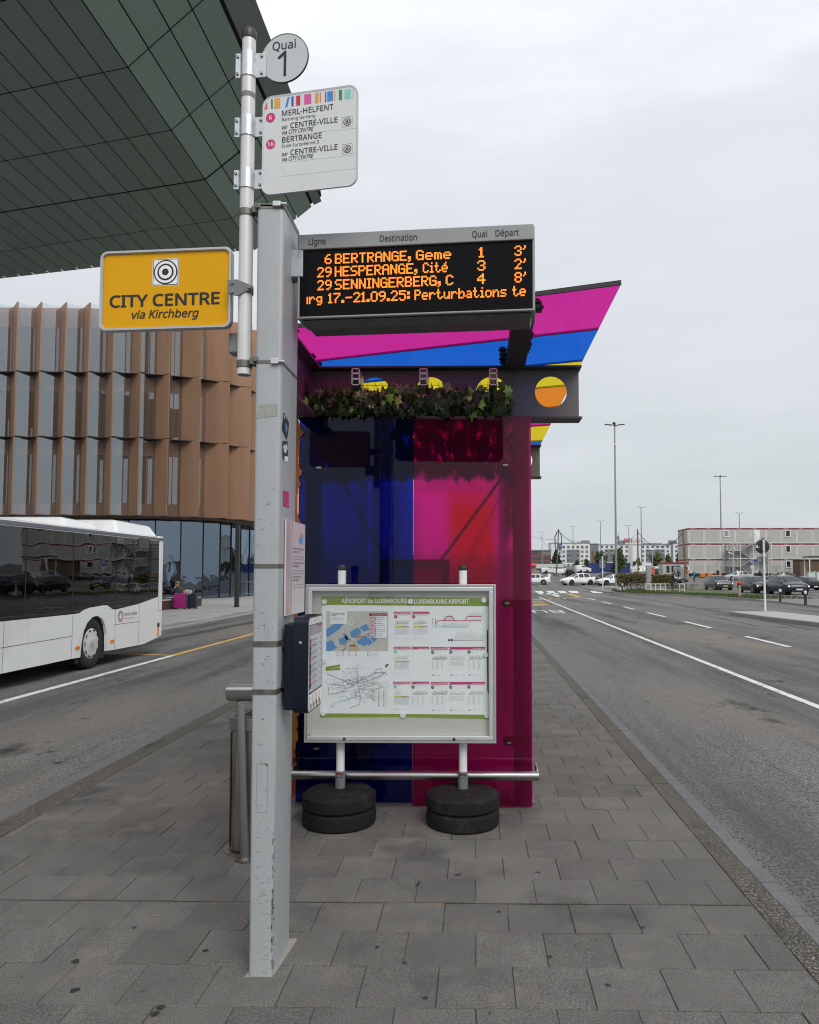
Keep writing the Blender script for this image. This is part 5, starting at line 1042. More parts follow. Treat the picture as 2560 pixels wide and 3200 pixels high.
for i in range(len(fins) - 1):
    s, x, y, a, dx, dy = fins[i]; s2, x2, y2, a2, dx2, dy2 = fins[i + 1]
    if a > R(84): continue
    ux, uy = x2 - x, y2 - y; l = math.hypot(ux, uy); ux /= l; uy /= l; ox, oy = uy, -ux
    for li, (z0, z1) in enumerate(lev):
        zs = z0 + (.85 if li == 0 else .08); zh = z1 - 1.05 if li < 2 else z1 - 1.35
        w = MB(); w.prism([(x + ux * .08, y + uy * .08), (x2 - ux * .08, y2 - uy * .08), (x2 - ux * .08 - ox * .05, y2 - uy * .08 - oy * .05), (x + ux * .08 - ox * .05, y + uy * .08 - oy * .05)], (0, 0, 0), (1, 0, 0), (0, 1, 0), zs, zh); wo_ = w.build('window', WIN, bd)
        m = MB()
        for t in (0.0, .74, 1.0):
            px_, py_ = lerp(x + ux * .08, x2 - ux * .08, t), lerp(y + uy * .08, y2 - uy * .08, t); m.prism([(px_ - ux * .03, py_ - uy * .03), (px_ + ux * .03, py_ + uy * .03), (px_ + ux * .03 + ox * .05, py_ + uy * .03 + oy * .05), (px_ - ux * .03 + ox * .05, py_ - uy * .03 + oy * .05)], (0, 0, 0), (1, 0, 0), (0, 1, 0), zs, zh)
        m.build('window_frame', COPD, wo_)
        # outer glass screen from the fin's front edge
        fx, fy = x + dx * FD * .97, y + dy * FD * .97
        g = MB(); lx = l * .98; gx, gy = (x2 + dx2 * .12 - fx), (y2 + dy2 * .12 - fy); gl_ = math.hypot(gx, gy); gx /= gl_; gy /= gl_
        g.prism([(fx, fy), (fx + gx * gl_ * .97, fy + gy * gl_ * .97), (fx + gx * gl_ * .97 - gy * .02, fy + gy * gl_ * .97 + gx * .02), (fx - gy * .02, fy + gx * .02)], (0, 0, 0), (1, 0, 0), (0, 1, 0), z0 + .06, z1 - .05)
        a < R(55) and g.build('glass_screen', VEIL, bd)
body = MB(); led_ = MB(); bands = MB()
pts = [(p[1], p[2], p[3]) for p in path[::16] if p[0] < 36]
def rib(mb, off0, off1, z0, z1, mi=0):
    for (x, y, a), (x2, y2, a2) in zip(pts, pts[1:]):
        A_ = [(x + math.sin(a) * o, y - math.cos(a) * o) for o in (off0, off1)]; B_ = [(x2 + math.sin(a2) * o, y2 - math.cos(a2) * o) for o in (off0, off1)]
        mb.add([(*A_[0], z0), (*A_[1], z0), (*B_[1], z0), (*B_[0], z0), (*A_[0], z1), (*A_[1], z1), (*B_[1], z1), (*B_[0], z1)], [(0, 3, 2, 1), (4, 5, 6, 7), (0, 1, 5, 4), (2, 3, 7, 6), (1, 2, 6, 5), (3, 0, 4, 7)], mi)
rib(bands, -.3, -.02, ZB, ZB + .84); 
for z in (ZJ1, ZJ2): rib(bands, -.3, -.02, z - 1.04, z + .07)
rib(bands, -.3, -.02, ZT - 1.34, ZT - .05); bands.build('spandrel_band', COPB, bd)
for z in (ZB - .004, ZJ1, ZJ2):
    led_ = MB(); rib(led_, -.28, .80, z - .036, z); led_.build('floor_ledge', mat('ledge_dark', (.04, .035, .033), .5, .3), bd)
rib(body, -3.2, -2.8, .0, ZT - .3); body.build('core_wall', mat('room_dark', (.14, .13, .12), .9, var=.4, scale=.4), bd)
rm = MB()
for z in (ZJ1 - .3, ZJ2 - .3, ZT - .5): rib(rm, -2.8, -.3, z, z + .15)
rm.build('ceiling_slab', mat('room_ceiling', (.16, .155, .15), .9), bd)
li_ = MB()
for k in range(18):
    s = q.uniform(3, 24); _, x, y, a = pa_(s); z = (ZJ1, ZJ2, ZT)[q.choice((1, 2, 2))] - q.uniform(1.5, 1.9) + 0; l = q.uniform(.5, 1.0); ox, oy = math.sin(a), -math.cos(a)
    li_.bar((x - ox * 1.2, y - oy * 1.2, z), (x - ox * 1.2 + l * math.cos(a), y - oy * 1.2 + l * math.sin(a), z), .05, .03)
li_.build('ceiling_light', mat('tube_light', (1, .93, .8), .5, var=0, emit=3), bd)
rf = MB(); rf.poly([(x + math.sin(a) * -.2, y - math.cos(a) * -.2, ZT - .25) for x, y, a in pts] + [(-40, 70, ZT - .25)]); rf.build('roof', GAP, bd, fix=False)
sf = MB(); sf.poly([(x + math.sin(a) * .6, y - math.cos(a) * .6, ZB - .06) for x, y, a in pts] + [(-40, 70, ZB - .06)][::1]); sf.build('underside', COPD, bd, fix=False)
# ground floor glazing set back under the fins
gl_ = [(x + math.sin(a) * -1.3, y - math.cos(a) * -1.3) for x, y, a in [(p[1], p[2], p[3]) for p in path[::38] if p[0] < 36]]
for (x, y), (x2, y2) in zip(gl_, gl_[1:]):
    g = MB(); dx, dy = x2 - x, y2 - y; l = math.hypot(dx, dy); nx, ny = dy / l, -dx / l
    g.prism([(x, y), (x2, y2), (x2 - nx * .03, y2 - ny * .03), (x - nx * .03, y - ny * .03)], (0, 0, 0), (1, 0, 0), (0, 1, 0), -.08, ZB - .12); pane = g.build('ground_floor_pane', GF, bd)
    m = MB(); m.prism([(x - nx * .06 - dx / l * .035, y - ny * .06 - dy / l * .035), (x - nx * .06 + dx / l * .035, y - ny * .06 + dy / l * .035), (x + nx * .05 + dx / l * .035, y + ny * .05 + dy / l * .035), (x + nx * .05 - dx / l * .035, y + ny * .05 - dy / l * .035)], (0, 0, 0), (1, 0, 0), (0, 1, 0), -.08, ZB - .1); m.build('mullion', GAP, pane)
scn = MB(); SCRG = mat('green_mesh', (.018, .045, .032), .8, var=.3, scale=1.2, stretch=(1, 1, .5))
for (x, y), (x2, y2) in zip(gl_, gl_[1:]):
    dx, dy = x2 - x, y2 - y; l = math.hypot(dx, dy); nx, ny = dy / l, -dx / l
    scn.poly([(x - nx * .3, y - ny * .3, -.08), (x2 - nx * .3, y2 - ny * .3, -.08), (x2 - nx * .3, y2 - ny * .3, 2.55), (x - nx * .3, y - ny * .3, 2.55)])
    for z in (.8, 1.7, 2.5): scn.poly([(x - nx * .28, y - ny * .28, z), (x2 - nx * .28, y2 - ny * .28, z), (x2 - nx * .28, y2 - ny * .28, z + .04), (x - nx * .28, y - ny * .28, z + .04)], 1)
scn.build('green_screen', [SCRG, mat('screen_hem', (.10, .11, .02), .7)], bd, fix=False)
# ============================================================ bus
BX = -7.15; bus = thing('city_bus', 'white single-deck city bus with dark tinted windows, seen from its rear left side', 'bus')
BW = mat('bus_white', (.74, .75, .74), .28, var=.025, scale=1.5, coat=.4, stain=[((.58, .565, .53), 1.2, .52, .75, (1, .6, .35)), ((.42, .40, .37), 3, .68, .80, (1, 1, .2))]); BG_ = mat('bus_tint', (.010, .011, .013), .06, var=0, spec=.75); BTRIM = mat('bus_gutter', (.17, .18, .20), .35, .5); BLACKR = mat('bus_black', (.008, .008, .008), .6)
def bz(x, y): p = onx(x * .30145, 1560 + y * .30145, BX); return p.y, p.z
# side in the frame (Y, z) facing +X
YF = 5.6; YR = bz(1686, 900)[0]
zlo = .17
sk_z = lambda x, y: bz(x, y)
arch = [bz(x, y) for x, y in ((1105, 1572), (1106, 1400), (1092, 1310), (1062, 1240), (1012, 1207), (960, 1222), (905, 1282), (868, 1370), (845, 1500), (832, 1640))]
side_top = bz(1590, 400)[1]
belt = [bz(x, y) for x, y in ((1650, 1010), (1440, 1086), (1200, 1146), (1165, 1141), (1115, 1101), (1078, 1100), (930, 1126), (868, 1152), (830, 1182), (760, 1193), (0, 1271))]
zbelt0 = belt[-1][1]; belt.append((YF, zbelt0))
bot = [bz(740, 1655), bz(0, 1812)]; zsk = bot[-1][1]
low = [bz(1640, 1428), bz(1490, 1502), bz(1185, 1560)]
P_ = [(YR - .03, belt[0][1])] + [(YR - .01, bz(1665, 1390)[1])] + low + arch + [(bot[0][0], zsk), (YF, zsk)] + belt[::-1][0:1]
S = MB()
outl = [(YF, zsk)] + [(bot[0][0], zsk)] + arch[::-1] + low[::-1] + [(YR - .02, bz(1668, 1390)[1]), (YR - .02, belt[0][1] + .02)] + belt
def tri_poly(mb, pts, o, u, v, t0, t1, mi=0):
    """extrude a concave outline: front face triangulated"""
    from mathutils.geometry import tessellate_polygon
    o = Vector(o); u = Vector(u); v = Vector(v); n = u.cross(v).normalized(); k = len(pts)
    tr = tessellate_polygon([[Vector((a, b, 0)) for a, b in pts]])
    A = [o + u * a + v * b + n * t0 for a, b in pts]; B = [o + u * a + v * b + n * t1 for a, b in pts]
    mb.add(A + B, [tuple(t) for t in tr] + [tuple(i + k for i in t) for t in tr] + [(i, (i + 1) % k, k + (i + 1) % k, k + i) for i in range(k)], mi)
tri_poly(S, outl, (BX, 0, 0), (0, 1, 0), (0, 0, 1), -.05, 0)
S.build('side_panel', BW, bus)
glassP = belt[:-1] + [(YF, zbelt0), (YF, side_top - .03), (bz(1655, 420)[0], side_top - .03)]
S = MB(); tri_poly(S, glassP, (BX, 0, 0), (0, 1, 0), (0, 0, 1), -.06, -.006); S.build('window_band', glassm('bus_glass', (.05, .053, .055), .06, .012, (.95, .97, 1), wav=.14), bus)
S = MB(); S.prism([(YF, zlo), (YR - .1, zlo + .2), (YR - .1, 2.5), (YF, 2.5)], (BX - .9, 0, 0), (0, 1, 0), (0, 0, 1), -.02, 0); S.build('interior', mat('bus_interior', (.03, .03, .034), .8, var=.4, scale=1.5), bus)
S = MB()
for yy in [YF + .6 * i for i in range(18)]: S.box(BX - .75, BX - .3, yy, yy + .12, .9, 1.75)
for yy in (8, 11, 14): S.cyl((BX - .35, yy, .5), (BX - .35, yy, 2.4), .02, n=8)
S.build('seat_row', mat('seat_dark', (.05, .05, .07), .8), bus)
# body shell: roof, far side, rear with rounded corners
zr2 = side_top + .085
prof = [(BX - .0, side_top - .06), (BX - .005, side_top), (BX - .06, side_top + .045), (BX - .18, side_top + .07), (BX - .45, zr2), (BX - 2.05, zr2), (BX - 2.35, side_top + .06), (BX - 2.5, side_top - .05), (BX - 2.5, zlo), ]
S = MB(); ys = [YF, YR - .35, YR - .12, YR - .02, YR]; k = len(prof); sc = [1, 1, .985, .955, .92]
cx_ = BX - 1.25
for y_, f in zip(ys, sc): S.v += [((x - cx_) * f + cx_, y_, z if z < 1 else (z - 1.2) * (1 - (1 - f) * .7) + 1.2) for x, z in prof]
for j in range(len(ys) - 1):
    for i in range(k - 1): S.f.append([j * k + i, j * k + i + 1, (j + 1) * k + i + 1, (j + 1) * k + i]); S.m.append(0)
S.f.append([(len(ys) - 1) * k + i for i in range(k)]); S.m.append(0)
S.build('roof_shell', BW, bus, smooth=40)
S = MB(); S.box(BX - 2.48, BX - .06, YR - .14, YR - .02, .25, side_top - .1); S.build('rear_wall', BW, bus, bevel=.05, seg=3)
S = MB(); S.prism([(bz(1657, 420)[0], belt[0][1] - .9), (YR, belt[0][1] - .9), (YR, side_top + .05), (bz(1657, 420)[0], side_top + .05)], (BX, 0, 0), (0, 1, 0), (0, 0, 1), -.09, .001); S.build('corner_post', BW, bus, bevel=.02, seg=3)
S = MB(); S.box(BX - 2.45, BX - .1, YF, YR - .2, zlo, .35); S.box(BX - 1.2, BX - .07, arch[-1][0] - .05, arch[0][0] + .03, .0, 1.05); S.build('chassis', BLACKR, bus)
S = MB(); S.prism([(YF, side_top - .045), (YR - .03, side_top - .045), (YR - .03, side_top + .015), (YF, side_top + .03)], (BX, 0, 0), (0, 1, 0), (0, 0, 1), -.03, .014); S.build('roof_gutter', BTRIM, bus, bevel=.006)
# roof pods
def pod(y0, y1, z1, name):
    S = MB(); zz = zr2 - .06; x0, x1 = BX - 2.2, BX - .12
    S.add([(x0, y0, zz), (x1, y0, zz), (x1, y1, zz), (x0, y1, zz), (x0 + .15, y0 + .22, z1), (x1 - .16, y0 + .22, z1), (x1 - .16, y1 - .12, z1 - .03), (x0 + .15, y1 - .12, z1 - .03)], [(0, 3, 2, 1), (4, 5, 6, 7), (0, 1, 5, 4), (1, 2, 6, 5), (2, 3, 7, 6), (3, 0, 4, 7)]); S.build(name, BW, bus, bevel=.07, seg=3)
xp = BX - .35
y_a, y_b = onx(530 * .30145, 1635, xp).y, onx(940 * .30145, 1635, xp).y; pod(y_a, y_b, onx(720 * .30145, 1560 + 229 * .30145, xp - .25).z + .03, 'roof_hatch')
y_a = onx(1100 * .30145, 1640, xp).y; pod(y_a, YR + .02, onx(1300 * .30145, 1560 + 262 * .30145, xp - .25).z + .03, 'engine_hood')
cv = Canvas((BX + .0008, 0, 0), (0, 1, 0), (0, 0, 1), fx=lambda x, y: bz(x, y))
LN = mat('seam_grey', (.16, .16, .155), .6)
cv2 = cv
for A_ in (((757, 1195), (737, 1652)), ((45, 1270), (18, 1808)), ((1199, 1147), (1187, 1556)), ((1445, 1088), (1434, 1500)), ((0, 1545), (748, 1420)), ((1197, 1300), (1438, 1268)), ((1645, 1020), (1640, 1160)), ((1640, 1160), (1672, 1155))):
    a, b = bz(*A_[0]), bz(*A_[1]); d = math.hypot(a[0] - b[0], a[1] - b[1]); nx, ny = -(b[1] - a[1]) / d * .006, (b[0] - a[0]) / d * .006
    cv.mb.poly([(BX + .001, p[0] + s_ * nx, p[1] + s_ * ny) for p, s_ in ((a, -1), (b, -1), (b, 1), (a, 1))], cv.mi(LN))
def btext(t, x0, y0, x1, y1, cap, m, b=0): a, b_ = bz(x0, y0), bz(x1, y1); vs, fs = glyphs(t, 0, 0); H = max(p[1] for p in glyphs('H', 0, 0)[0]); mn = min(p[0] for p in vs); mx_ = max(p[0] for p in vs); h_ = bz(x0, y0 - cap)[1] - a[1]; cv.mb.add([(BX + .0014, lerp(a[0], b_[0], (p[0] - mn) / (mx_ - mn)), lerp(a[1], b_[1], (p[0] - mn) / (mx_ - mn)) + p[1] / H * h_) for p in vs], fs, cv.mi(m))
btext('emile weber', 1287, 1214, 1421, 1196, 40, flat('logo_black', (.03, .03, .03)), .015); btext('all about your journey', 1287, 1247, 1396, 1232, 18, flat('logo_red', (.40, .05, .06)), .005)
ctr = bz(1250, 1213); 
for i in range(14):
    a = 2 * math.pi * (i + .5) / 14; m_ = cv.mi(flat('logo_red', (.40, .05, .06)) if math.cos(a) > -.1 else flat('logo_black', (.03, .03, .03))); c_, s_ = math.cos(a), math.sin(a)
    for r0, r1, w_ in ((.05, .118, .014),): cv.mb.poly([(BX + .0014, ctr[0] + r * c_ + t * -s_, ctr[1] + r * s_ + t * c_) for r, t in ((r0, -w_ / 2), (r1, -w_ / 2), (r1, w_ / 2), (r0, w_ / 2))], m_)
    for sg in (-1, 1):
        a2 = a + sg * .5; cv.mb.poly([(BX + .0015, ctr[0] + .075 * c_ + r * math.cos(a2) - t * math.sin(a2), ctr[1] + .075 * s_ + r * math.sin(a2) + t * math.cos(a2)) for r, t in ((0, -.005), (.035, -.005), (.035, .005), (0, .005))], m_)
cv.build('lettering', bus)
S = MB(); n_ = 15
a0, a1 = bz(1562, 458), bz(1636, 462); zlow = bz(1562, 945)[1]
for i in range(n_): z = lerp(a0[1], zlow, (i + .5) / n_); S.bar((BX - .002, a0[0], z), (BX - .002, a1[0], z), .03, .045)
S.box(BX - .03, BX - .012, a0[0] - .03, a1[0] + .03, zlow - .05, a0[1] + .05); S.build('engine_louvre', BLACKR, bus)
S = MB(); a, b = bz(1440, 400), bz(1546, 505); S.prism(rr_pts(a[0], b[1], b[0], a[1], .02), (BX, 0, 0), (0, 1, 0), (0, 0, 1), -.005, .002); S.build('vent_window', mat('vent_grey', (.035, .035, .038), .3), bus)
for x_ in (275, 765, 1207, 1388, 1552):
    a = bz(x_, 600); S = MB(); zb_ = max(bz(x_, 1150)[1], zbelt0 + .02); S.box(BX - .008, BX - .003, a[0] - .012, a[0] + .012, zb_, side_top - .05); S.build('window_joint', BLACKR, bus)
for x_, y_ in ((800, 1541), (1160, 1472), (1635, 1375)):
    a = bz(x_, y_); S = MB(); S.prism(rr_pts(a[0] - (.07 if x_ < 1600 else .03), a[1] - (.03 if x_ < 1600 else .085), a[0] + (.07 if x_ < 1600 else .03), a[1] + (.03 if x_ < 1600 else .085), .012), (BX, 0, 0), (0, 1, 0), (0, 0, 1), -.01, .012); S.build('marker_light', mat('amber_lens', (.75, .22, .02), .25, coat=.5), bus)
a = bz(1641, 1305); S = MB(); S.prism(circ(a[0], a[1], .06, 16), (BX, 0, 0), (0, 1, 0), (0, 0, 1), -.01, .006); S.build('parking_sensor', BLKPL, bus)
def wheel(yc, zc, r, par, xs_=BX):
    w = MB(); w.lathe((xs_ - .045, yc, zc), [(r * .58, .0), (r * .62, .012), (r * .9, .012), (r * .97, -.01), (r, -.05), (r, -.24), (r * .9, -.27)], 40, ax=(1, 0, 0)); t = w.build('tyre', mat('tyre_rubber', (.012, .012, .012), .8, var=.3, scale=12), par, smooth=40)
    h = MB(); h.lathe((xs_ - .045, yc, zc), [(0, .022), (r * .16, .024), (r * .2, .016), (r * .44, .020), (r * .56, .012), (r * .6, .0), (r * .6, -.02)], 40, ax=(1, 0, 0)); h.build('wheel_cover', mat('cover_grey', (.52, .52, .51), .4, var=.1, scale=6), t, smooth=40)
    k = MB()
    for i in range(10):
        a = 2 * math.pi * i / 10; 
        for (r0, r1) in ((r * .49, r * .555),): k.poly([(xs_ - .045 + .0225, yc + rr * math.cos(a + t_), zc + rr * math.sin(a + t_)) for rr, t_ in ((r0, -.16), (r1, -.15), (r1, .15), (r0, .16))])
    k.build('cover_slot', BLACKR, t, fix=False)
    m = MB(); m.lathe((xs_ - .045 + .0245, yc, zc), [(r * .15, 0), (r * .13, .001)], 24, ax=(1, 0, 0))
    for i in range(3): a = R(90 + 120 * i); m.poly([(xs_ - .045 + .0255, yc + rr * math.cos(a + t_), zc + rr * math.sin(a + t_)) for rr, t_ in ((.0, 0), (r * .03, -1.0), (r * .13, 0), (r * .03, 1.0))])
    m.build('hub_emblem', ALU, t)
    return t
wc = bz(970, 1525); wheel(wc[0] - .02, -.15 + .475, .475, bus)
# ============================================================ plaza things
pz = -.1
pl = thing('steel_column', 'dark square steel column standing on the pale plaza', 'column', (0, 0, 0))
a = onz(732, 1897.5, pz); b = onz(744, 1897.5, pz); S = MB(); S.box(a.x, b.x, a.y, a.y + .2, pz, at(735, 1639, a.y).z); S.build('shaft', mat('column_dark', (.035, .034, .034), .45, .3, var=.1, scale=3), pl); S = MB(); S.box(a.x - .03, b.x + .03, a.y - .03, a.y + .23, pz, pz + .015); S.build('base_plate', DARKM, pl)
# crowd barrier
def zz8(x, y): return 480 + x * .19710, 1560 + y * .19710
cb = thing('crowd_barrier', 'galvanised steel crowd barrier in front of the dark glass ground floor', 'barrier')
p0 = onz(*zz8(1040, 1540), pz); p1 = at(905, p0.y, p0.y); ye = p0.y - 3.0
a = Vector((p0.x, p0.y, pz)); bdir = Vector((1, .12, 0)).normalized(); LB = 3.0
GS = mat('galvanised_tube', (.45, .46, .46), .4, .8, var=.1, scale=5)
S = MB(); S.tube([a + Vector((0, 0, .18)), a + Vector((0, 0, .95)), a + bdir * .1 + Vector((0, 0, 1.1)), a + bdir * (LB - .1) + Vector((0, 0, 1.1)), a + bdir * LB + Vector((0, 0, .95)), a + bdir * LB + Vector((0, 0, .18)), a + Vector((0, 0, .18))], .022, 8)
S.build('frame', GS, cb, smooth=50); S = MB()
for i in range(1, 20): S.cyl(a + bdir * LB * i / 20 + Vector((0, 0, .18)), a + bdir * LB * i / 20 + Vector((0, 0, 1.1)), .011, n=6)
S.build('bar', GS, cb)
for t in (.05, LB - .05): S = MB(); c_ = a + bdir * t; S.tube([c_ + Vector((-.05, -.32, 0)), c_ + Vector((-.03, -.25, .1)), c_ + Vector((0, 0, .22)), c_ + Vector((.03, .25, .1)), c_ + Vector((.05, .32, 0))], .018, 6); S.build('foot', GS, cb)
S = MB(); c_ = a + bdir * 1.25; S.box(c_.x - .12, c_.x + .12, c_.y - .04, c_.y - .03, .78, .92); S.build('tag', POSTW, cb)
# planter with a bench rim
plt = thing('planter', 'rust-brown steel planter box with a pale seat edge on the plaza', 'planter'); CORT = mat('corten', (.085, .040, .026), .7, .2, var=.25, scale=2)
A0 = onz(*zz8(130, 1760), pz); A1 = onz(*zz8(760, 1690), pz); dd_ = (A1 - A0); Lp = dd_.length; ang = math.atan2(dd_.y, dd_.x); plt.location = (A0.x, A0.y, pz); plt.rotation_euler = (0, 0, ang)
S = MB(); S.box(-3.5, Lp, 0, 1.7, 0, .42); S.build('box', CORT, plt); S = MB(); S.box(-3.52, Lp + .02, -.02, .45, .42, .46); S.box(Lp - .5, Lp + .02, .451, 1.72, .42, .46); S.build('seat_edge', mat('seat_slab', (.42, .38, .32), .7, var=.1, scale=3), plt, bevel=.01)
S = MB(); S.box(-3.45, Lp - .55, .47, 1.65, .42, .44); S.build('soil', mat('soil', (.04, .03, .02), 1), plt)
def leaf_cloud(mb, ctr, rad, n, size, q, nm=3, flat_=.8):
    for _ in range(n):
        u_, t, r_ = q.uniform(-1, 1), q.uniform(0, 6.283), q.random() ** .4
        s_ = math.sqrt(1 - u_ * u_); c = Vector((ctr[0] + rad[0] * r_ * s_ * math.cos(t), ctr[1] + rad[1] * r_ * s_ * math.sin(t), ctr[2] + rad[2] * r_ * u_))
        d = Vector((q.uniform(-1, 1), q.uniform(-1, 1), q.uniform(-.4, 1))).normalized(); x = d.orthogonal().normalized(); y = d.cross(x); a = q.uniform(0, 6.28); X_ = x * math.cos(a) + y * math.sin(a); Y_ = y * math.cos(a) - x * math.sin(a); s1 = size * q.uniform(.6, 1.3)
        mb.poly([c - X_ * s1, c + Y_ * s1 * .5, c + X_ * s1, c - Y_ * s1 * .5], q.randrange(nm))
LFM = [mat('leaf_dark', (.022, .040, .012), .6, island=.4, var=.2), mat('leaf_mid', (.050, .082, .022), .6, island=.4, var=.2), mat('leaf_light', (.105, .135, .035), .6, island=.4, var=.2)]
LFY = [mat('leaf_olive', (.065, .070, .020), .6, island=.4, var=.2), mat('leaf_gold', (.16, .13, .030), .6, island=.4, var=.2), LFM[1]]
pp = thing('planter_shrub', 'yellow-green low shrub growing in the rust-brown planter', 'shrub', tuple(plt.matrix_basis @ Vector((.4, 1.1, .46))), ang)
q = random.Random(31); S = MB()
for i in range(14): leaf_cloud(S, (q.uniform(-2.8, 1.1), q.uniform(-.5, .45), q.uniform(.05, .40)), (.35, .3, .28), 34, .09, q)
S.build('foliage', [LFY[1], mat('leaf_yellow', (.22, .20, .03), .6, island=.3, var=.2), LFM[2]], pp, fix=False)
# suitcases
def suitcase(name, label, px0, px1, py0, py1, dy, M_, ribs, grp=None):
    a = onz(*zz8(px0, py1), pz); Yc = a.y + dy; w_ = at(*zz8(px1, py1), Yc).x - at(*zz8(px0, py1), Yc).x; h_ = at(*zz8(px0, py0), Yc).z - pz; x0 = at(*zz8(px0, py1), Yc).x
    t = thing(name, label, 'suitcase', (x0 + w_ / 2, Yc, pz), 0); S = MB(); S.prism(rr_pts(-w_ / 2, .05, w_ / 2, h_, .05, 5), (0, -.14, 0), (1, 0, 0), (0, 0, 1), -.28, 0)
    S.build('shell', M_, t, smooth=40, bevel=.02)
    S = MB()
    for z in ribs: S.box(-w_ / 2 - .002, w_ / 2 + .002, -.147, .145, h_ * z - .006, h_ * z + .006)
    if ribs: S.build('groove', BLKPL, t)
    for sx_ in (-1, 1):
        for sy_ in (-1, 1): S = MB(); S.cyl((sx_ * (w_ / 2 - .05), sy_ * .09 - .015, .03), (sx_ * (w_ / 2 - .05), sy_ * .09 + .015, .03), .03, n=10); S.build('wheel', BLKPL, t)
    S = MB(); S.tube([(-.06, -.0, h_), (-.06, 0, h_ + .02), (.06, 0, h_ + .02), (.06, 0, h_)], .008, 6); S.build('handle', BLKPL, t)
    return t, w_, h_
t1, w1, h1 = suitcase('suitcase', 'large magenta hard-shell suitcase in front of the seated woman', 330, 505, 1490, 1745, .14, mat('case_magenta', (.38, .015, .19), .35, var=.04, coat=.3), (.52,))
t2, w2, h2 = suitcase('suitcase', 'mid-blue suitcase half hidden behind the magenta one', 440, 540, 1494, 1735, .62, mat('case_blue', (.045, .12, .30), .4, var=.05), ())
t3, w3, h3 = suitcase('suitcase', 'dark navy ribbed suitcase with raised handle', 545, 684, 1490, 1742, .18, mat('case_navy', (.010, .013, .03), .4, var=.05), (.2, .35, .5, .65, .8))
S = MB(); S.tube([(-.09, .05, h3), (-.09, .05, h3 + .24), (.03, .05, h3 + .24), (.03, .05, h3)], .009, 6); S.build('pull_handle', ALU, t3)
# ============================================================ people (one skinned body each, coloured by zone)
SKIN = mat('skin', (.46, .27, .19), .55, var=.05); HAIRB = mat('hair_blond', (.30, .19, .08), .7, var=.2, scale=40); HAIRD = mat('hair_dark', (.02, .015, .012), .7)
def person(label, loc, rz, J, zones, hair, h=1.68, extra=None, group=None):
    """J: joint name -> (x, y, z, radius) in metres, facing -Y; zones: list of (bone pair, material)"""
    t = thing('person', label, 'person', loc, rz, group)
    names = list(J); idx = {n: i for i, n in enumerate(names)}
    edges = [(a, b) for (a, b), _ in zones]
    me = bpy.data.meshes.new('person'); me.from_pydata([J[n][:3] for n in names], [(idx[a], idx[b]) for a, b in edges], []); me.update()
    ob = bpy.data.objects.new('tmp_body', me); COL.objects.link(ob)
    sk = ob.modifiers.new('skin', 'SKIN'); 
    sv = me.skin_vertices
    if not sv:
        bm = bmesh.new(); bm.from_mesh(me); bm.verts.layers.skin.verify(); bm.to_mesh(me); bm.free(); sv = me.skin_vertices
    for n in names: sv[0].data[idx[n]].radius = (J[n][3], J[n][3]); sv[0].data[idx[n]].use_root = (n == 'pelvis')
    ss = ob.modifiers.new('sub', 'SUBSURF'); ss.levels = 1; ss.render_levels = 1
    dg = bpy.context.evaluated_depsgraph_get(); m2 = bpy.data.meshes.new_from_object(ob.evaluated_get(dg)); bpy.data.objects.remove(ob)
    mats = []
    for _, m in zones:
        if m not in mats: mats.append(m)
    m2.materials.clear()
    for m in mats: m2.materials.append(m)
    for p in m2.polygons:
        c = p.center; best = (9, 0)
        for (a, b), m in zones:
            A, B = Vector(J[a][:3]), Vector(J[b][:3]); d = B - A; k = max(0, min(1, (c - A).dot(d) / max(1e-9, d.dot(d)))); e = (c - A - d * k).length - .5 * lerp(J[a][3], J[b][3], k)
            if e < best[0]: best = (e, mats.index(m))
        p.material_index = best[1]; p.use_smooth = True
    b = bpy.data.objects.new('body', m2); COL.objects.link(b); b.parent = t
    H = J['head']; S = MB()
    if hair:
        S.ball((H[0], H[1] + .012, H[2] + .028), H[3] * 1.12, 12, 8, sc=(.98, 1.05, 1.0)); S.v = [v if not (v[1] < H[1] - H[3] * .55 and v[2] < H[2] + .055) else (v[0] * .6 + H[0] * .4, H[1], v[2]) for v in S.v]; S.build('hair', hair, t, smooth=60)
    f = MB()
    for sx_ in (-1, 1): f.ball((H[0] + sx_ * .032, H[1] - H[3] * .88, H[2] + .005), .011, 6, 4)
    f.build('eye', BLACK, t)
    f = MB(); f.ball((H[0], H[1] - H[3] * 1.02, H[2] - .02), .016, 6, 5, sc=(.8, 1, 1.4)); f.box(H[0] - .025, H[0] + .025, H[1] - H[3] * .93, H[1] - H[3] * .9, H[2] - .062, H[2] - .054); f.build('face', SKIN, t)
    return t
def standing(k=1.0, lean=0, stride=.0, arm=.12, bend=0):
    return {n: (x * k, y * k, z * k, r * k) for n, (x, y, z, r) in {
        'pelvis': (0, 0, .95, .13), 'waist': (0, 0, 1.10, .125), 'chest': (0, -.01, 1.32, .145), 'neck': (0, .0, 1.49, .055), 'head0': (0, -.01, 1.55, .07), 'head': (0, -.02, 1.62, .098),
        'hipl': (-.09, 0, .90, .10), 'kneel': (-.10, -.03 - stride, .50, .065), 'anklel': (-.10, .02 - stride * .9, .09, .045), 'toel': (-.11, -.14 - stride * .9, .03, .035),
        'hipr': (.09, 0, .90, .10), 'kneer': (.10, -.03 + stride * .6, .50, .065), 'ankler': (.10, .03 + stride * 1.2, .10, .045), 'toer': (.11, -.12 + stride * 1.2, .03, .035),
        'shl': (-.185, 0, 1.42, .06), 'elbl': (-.24, .03 + arm * .3, 1.13, .045), 'hndl': (-.23, -.08 + arm, .90, .036), 'shr': (.185, 0, 1.42, .06), 'elbr': (.24, .03 - arm * .3, 1.13, .045), 'hndr': (.23, -.10 - arm, .90, .036)}.items()}
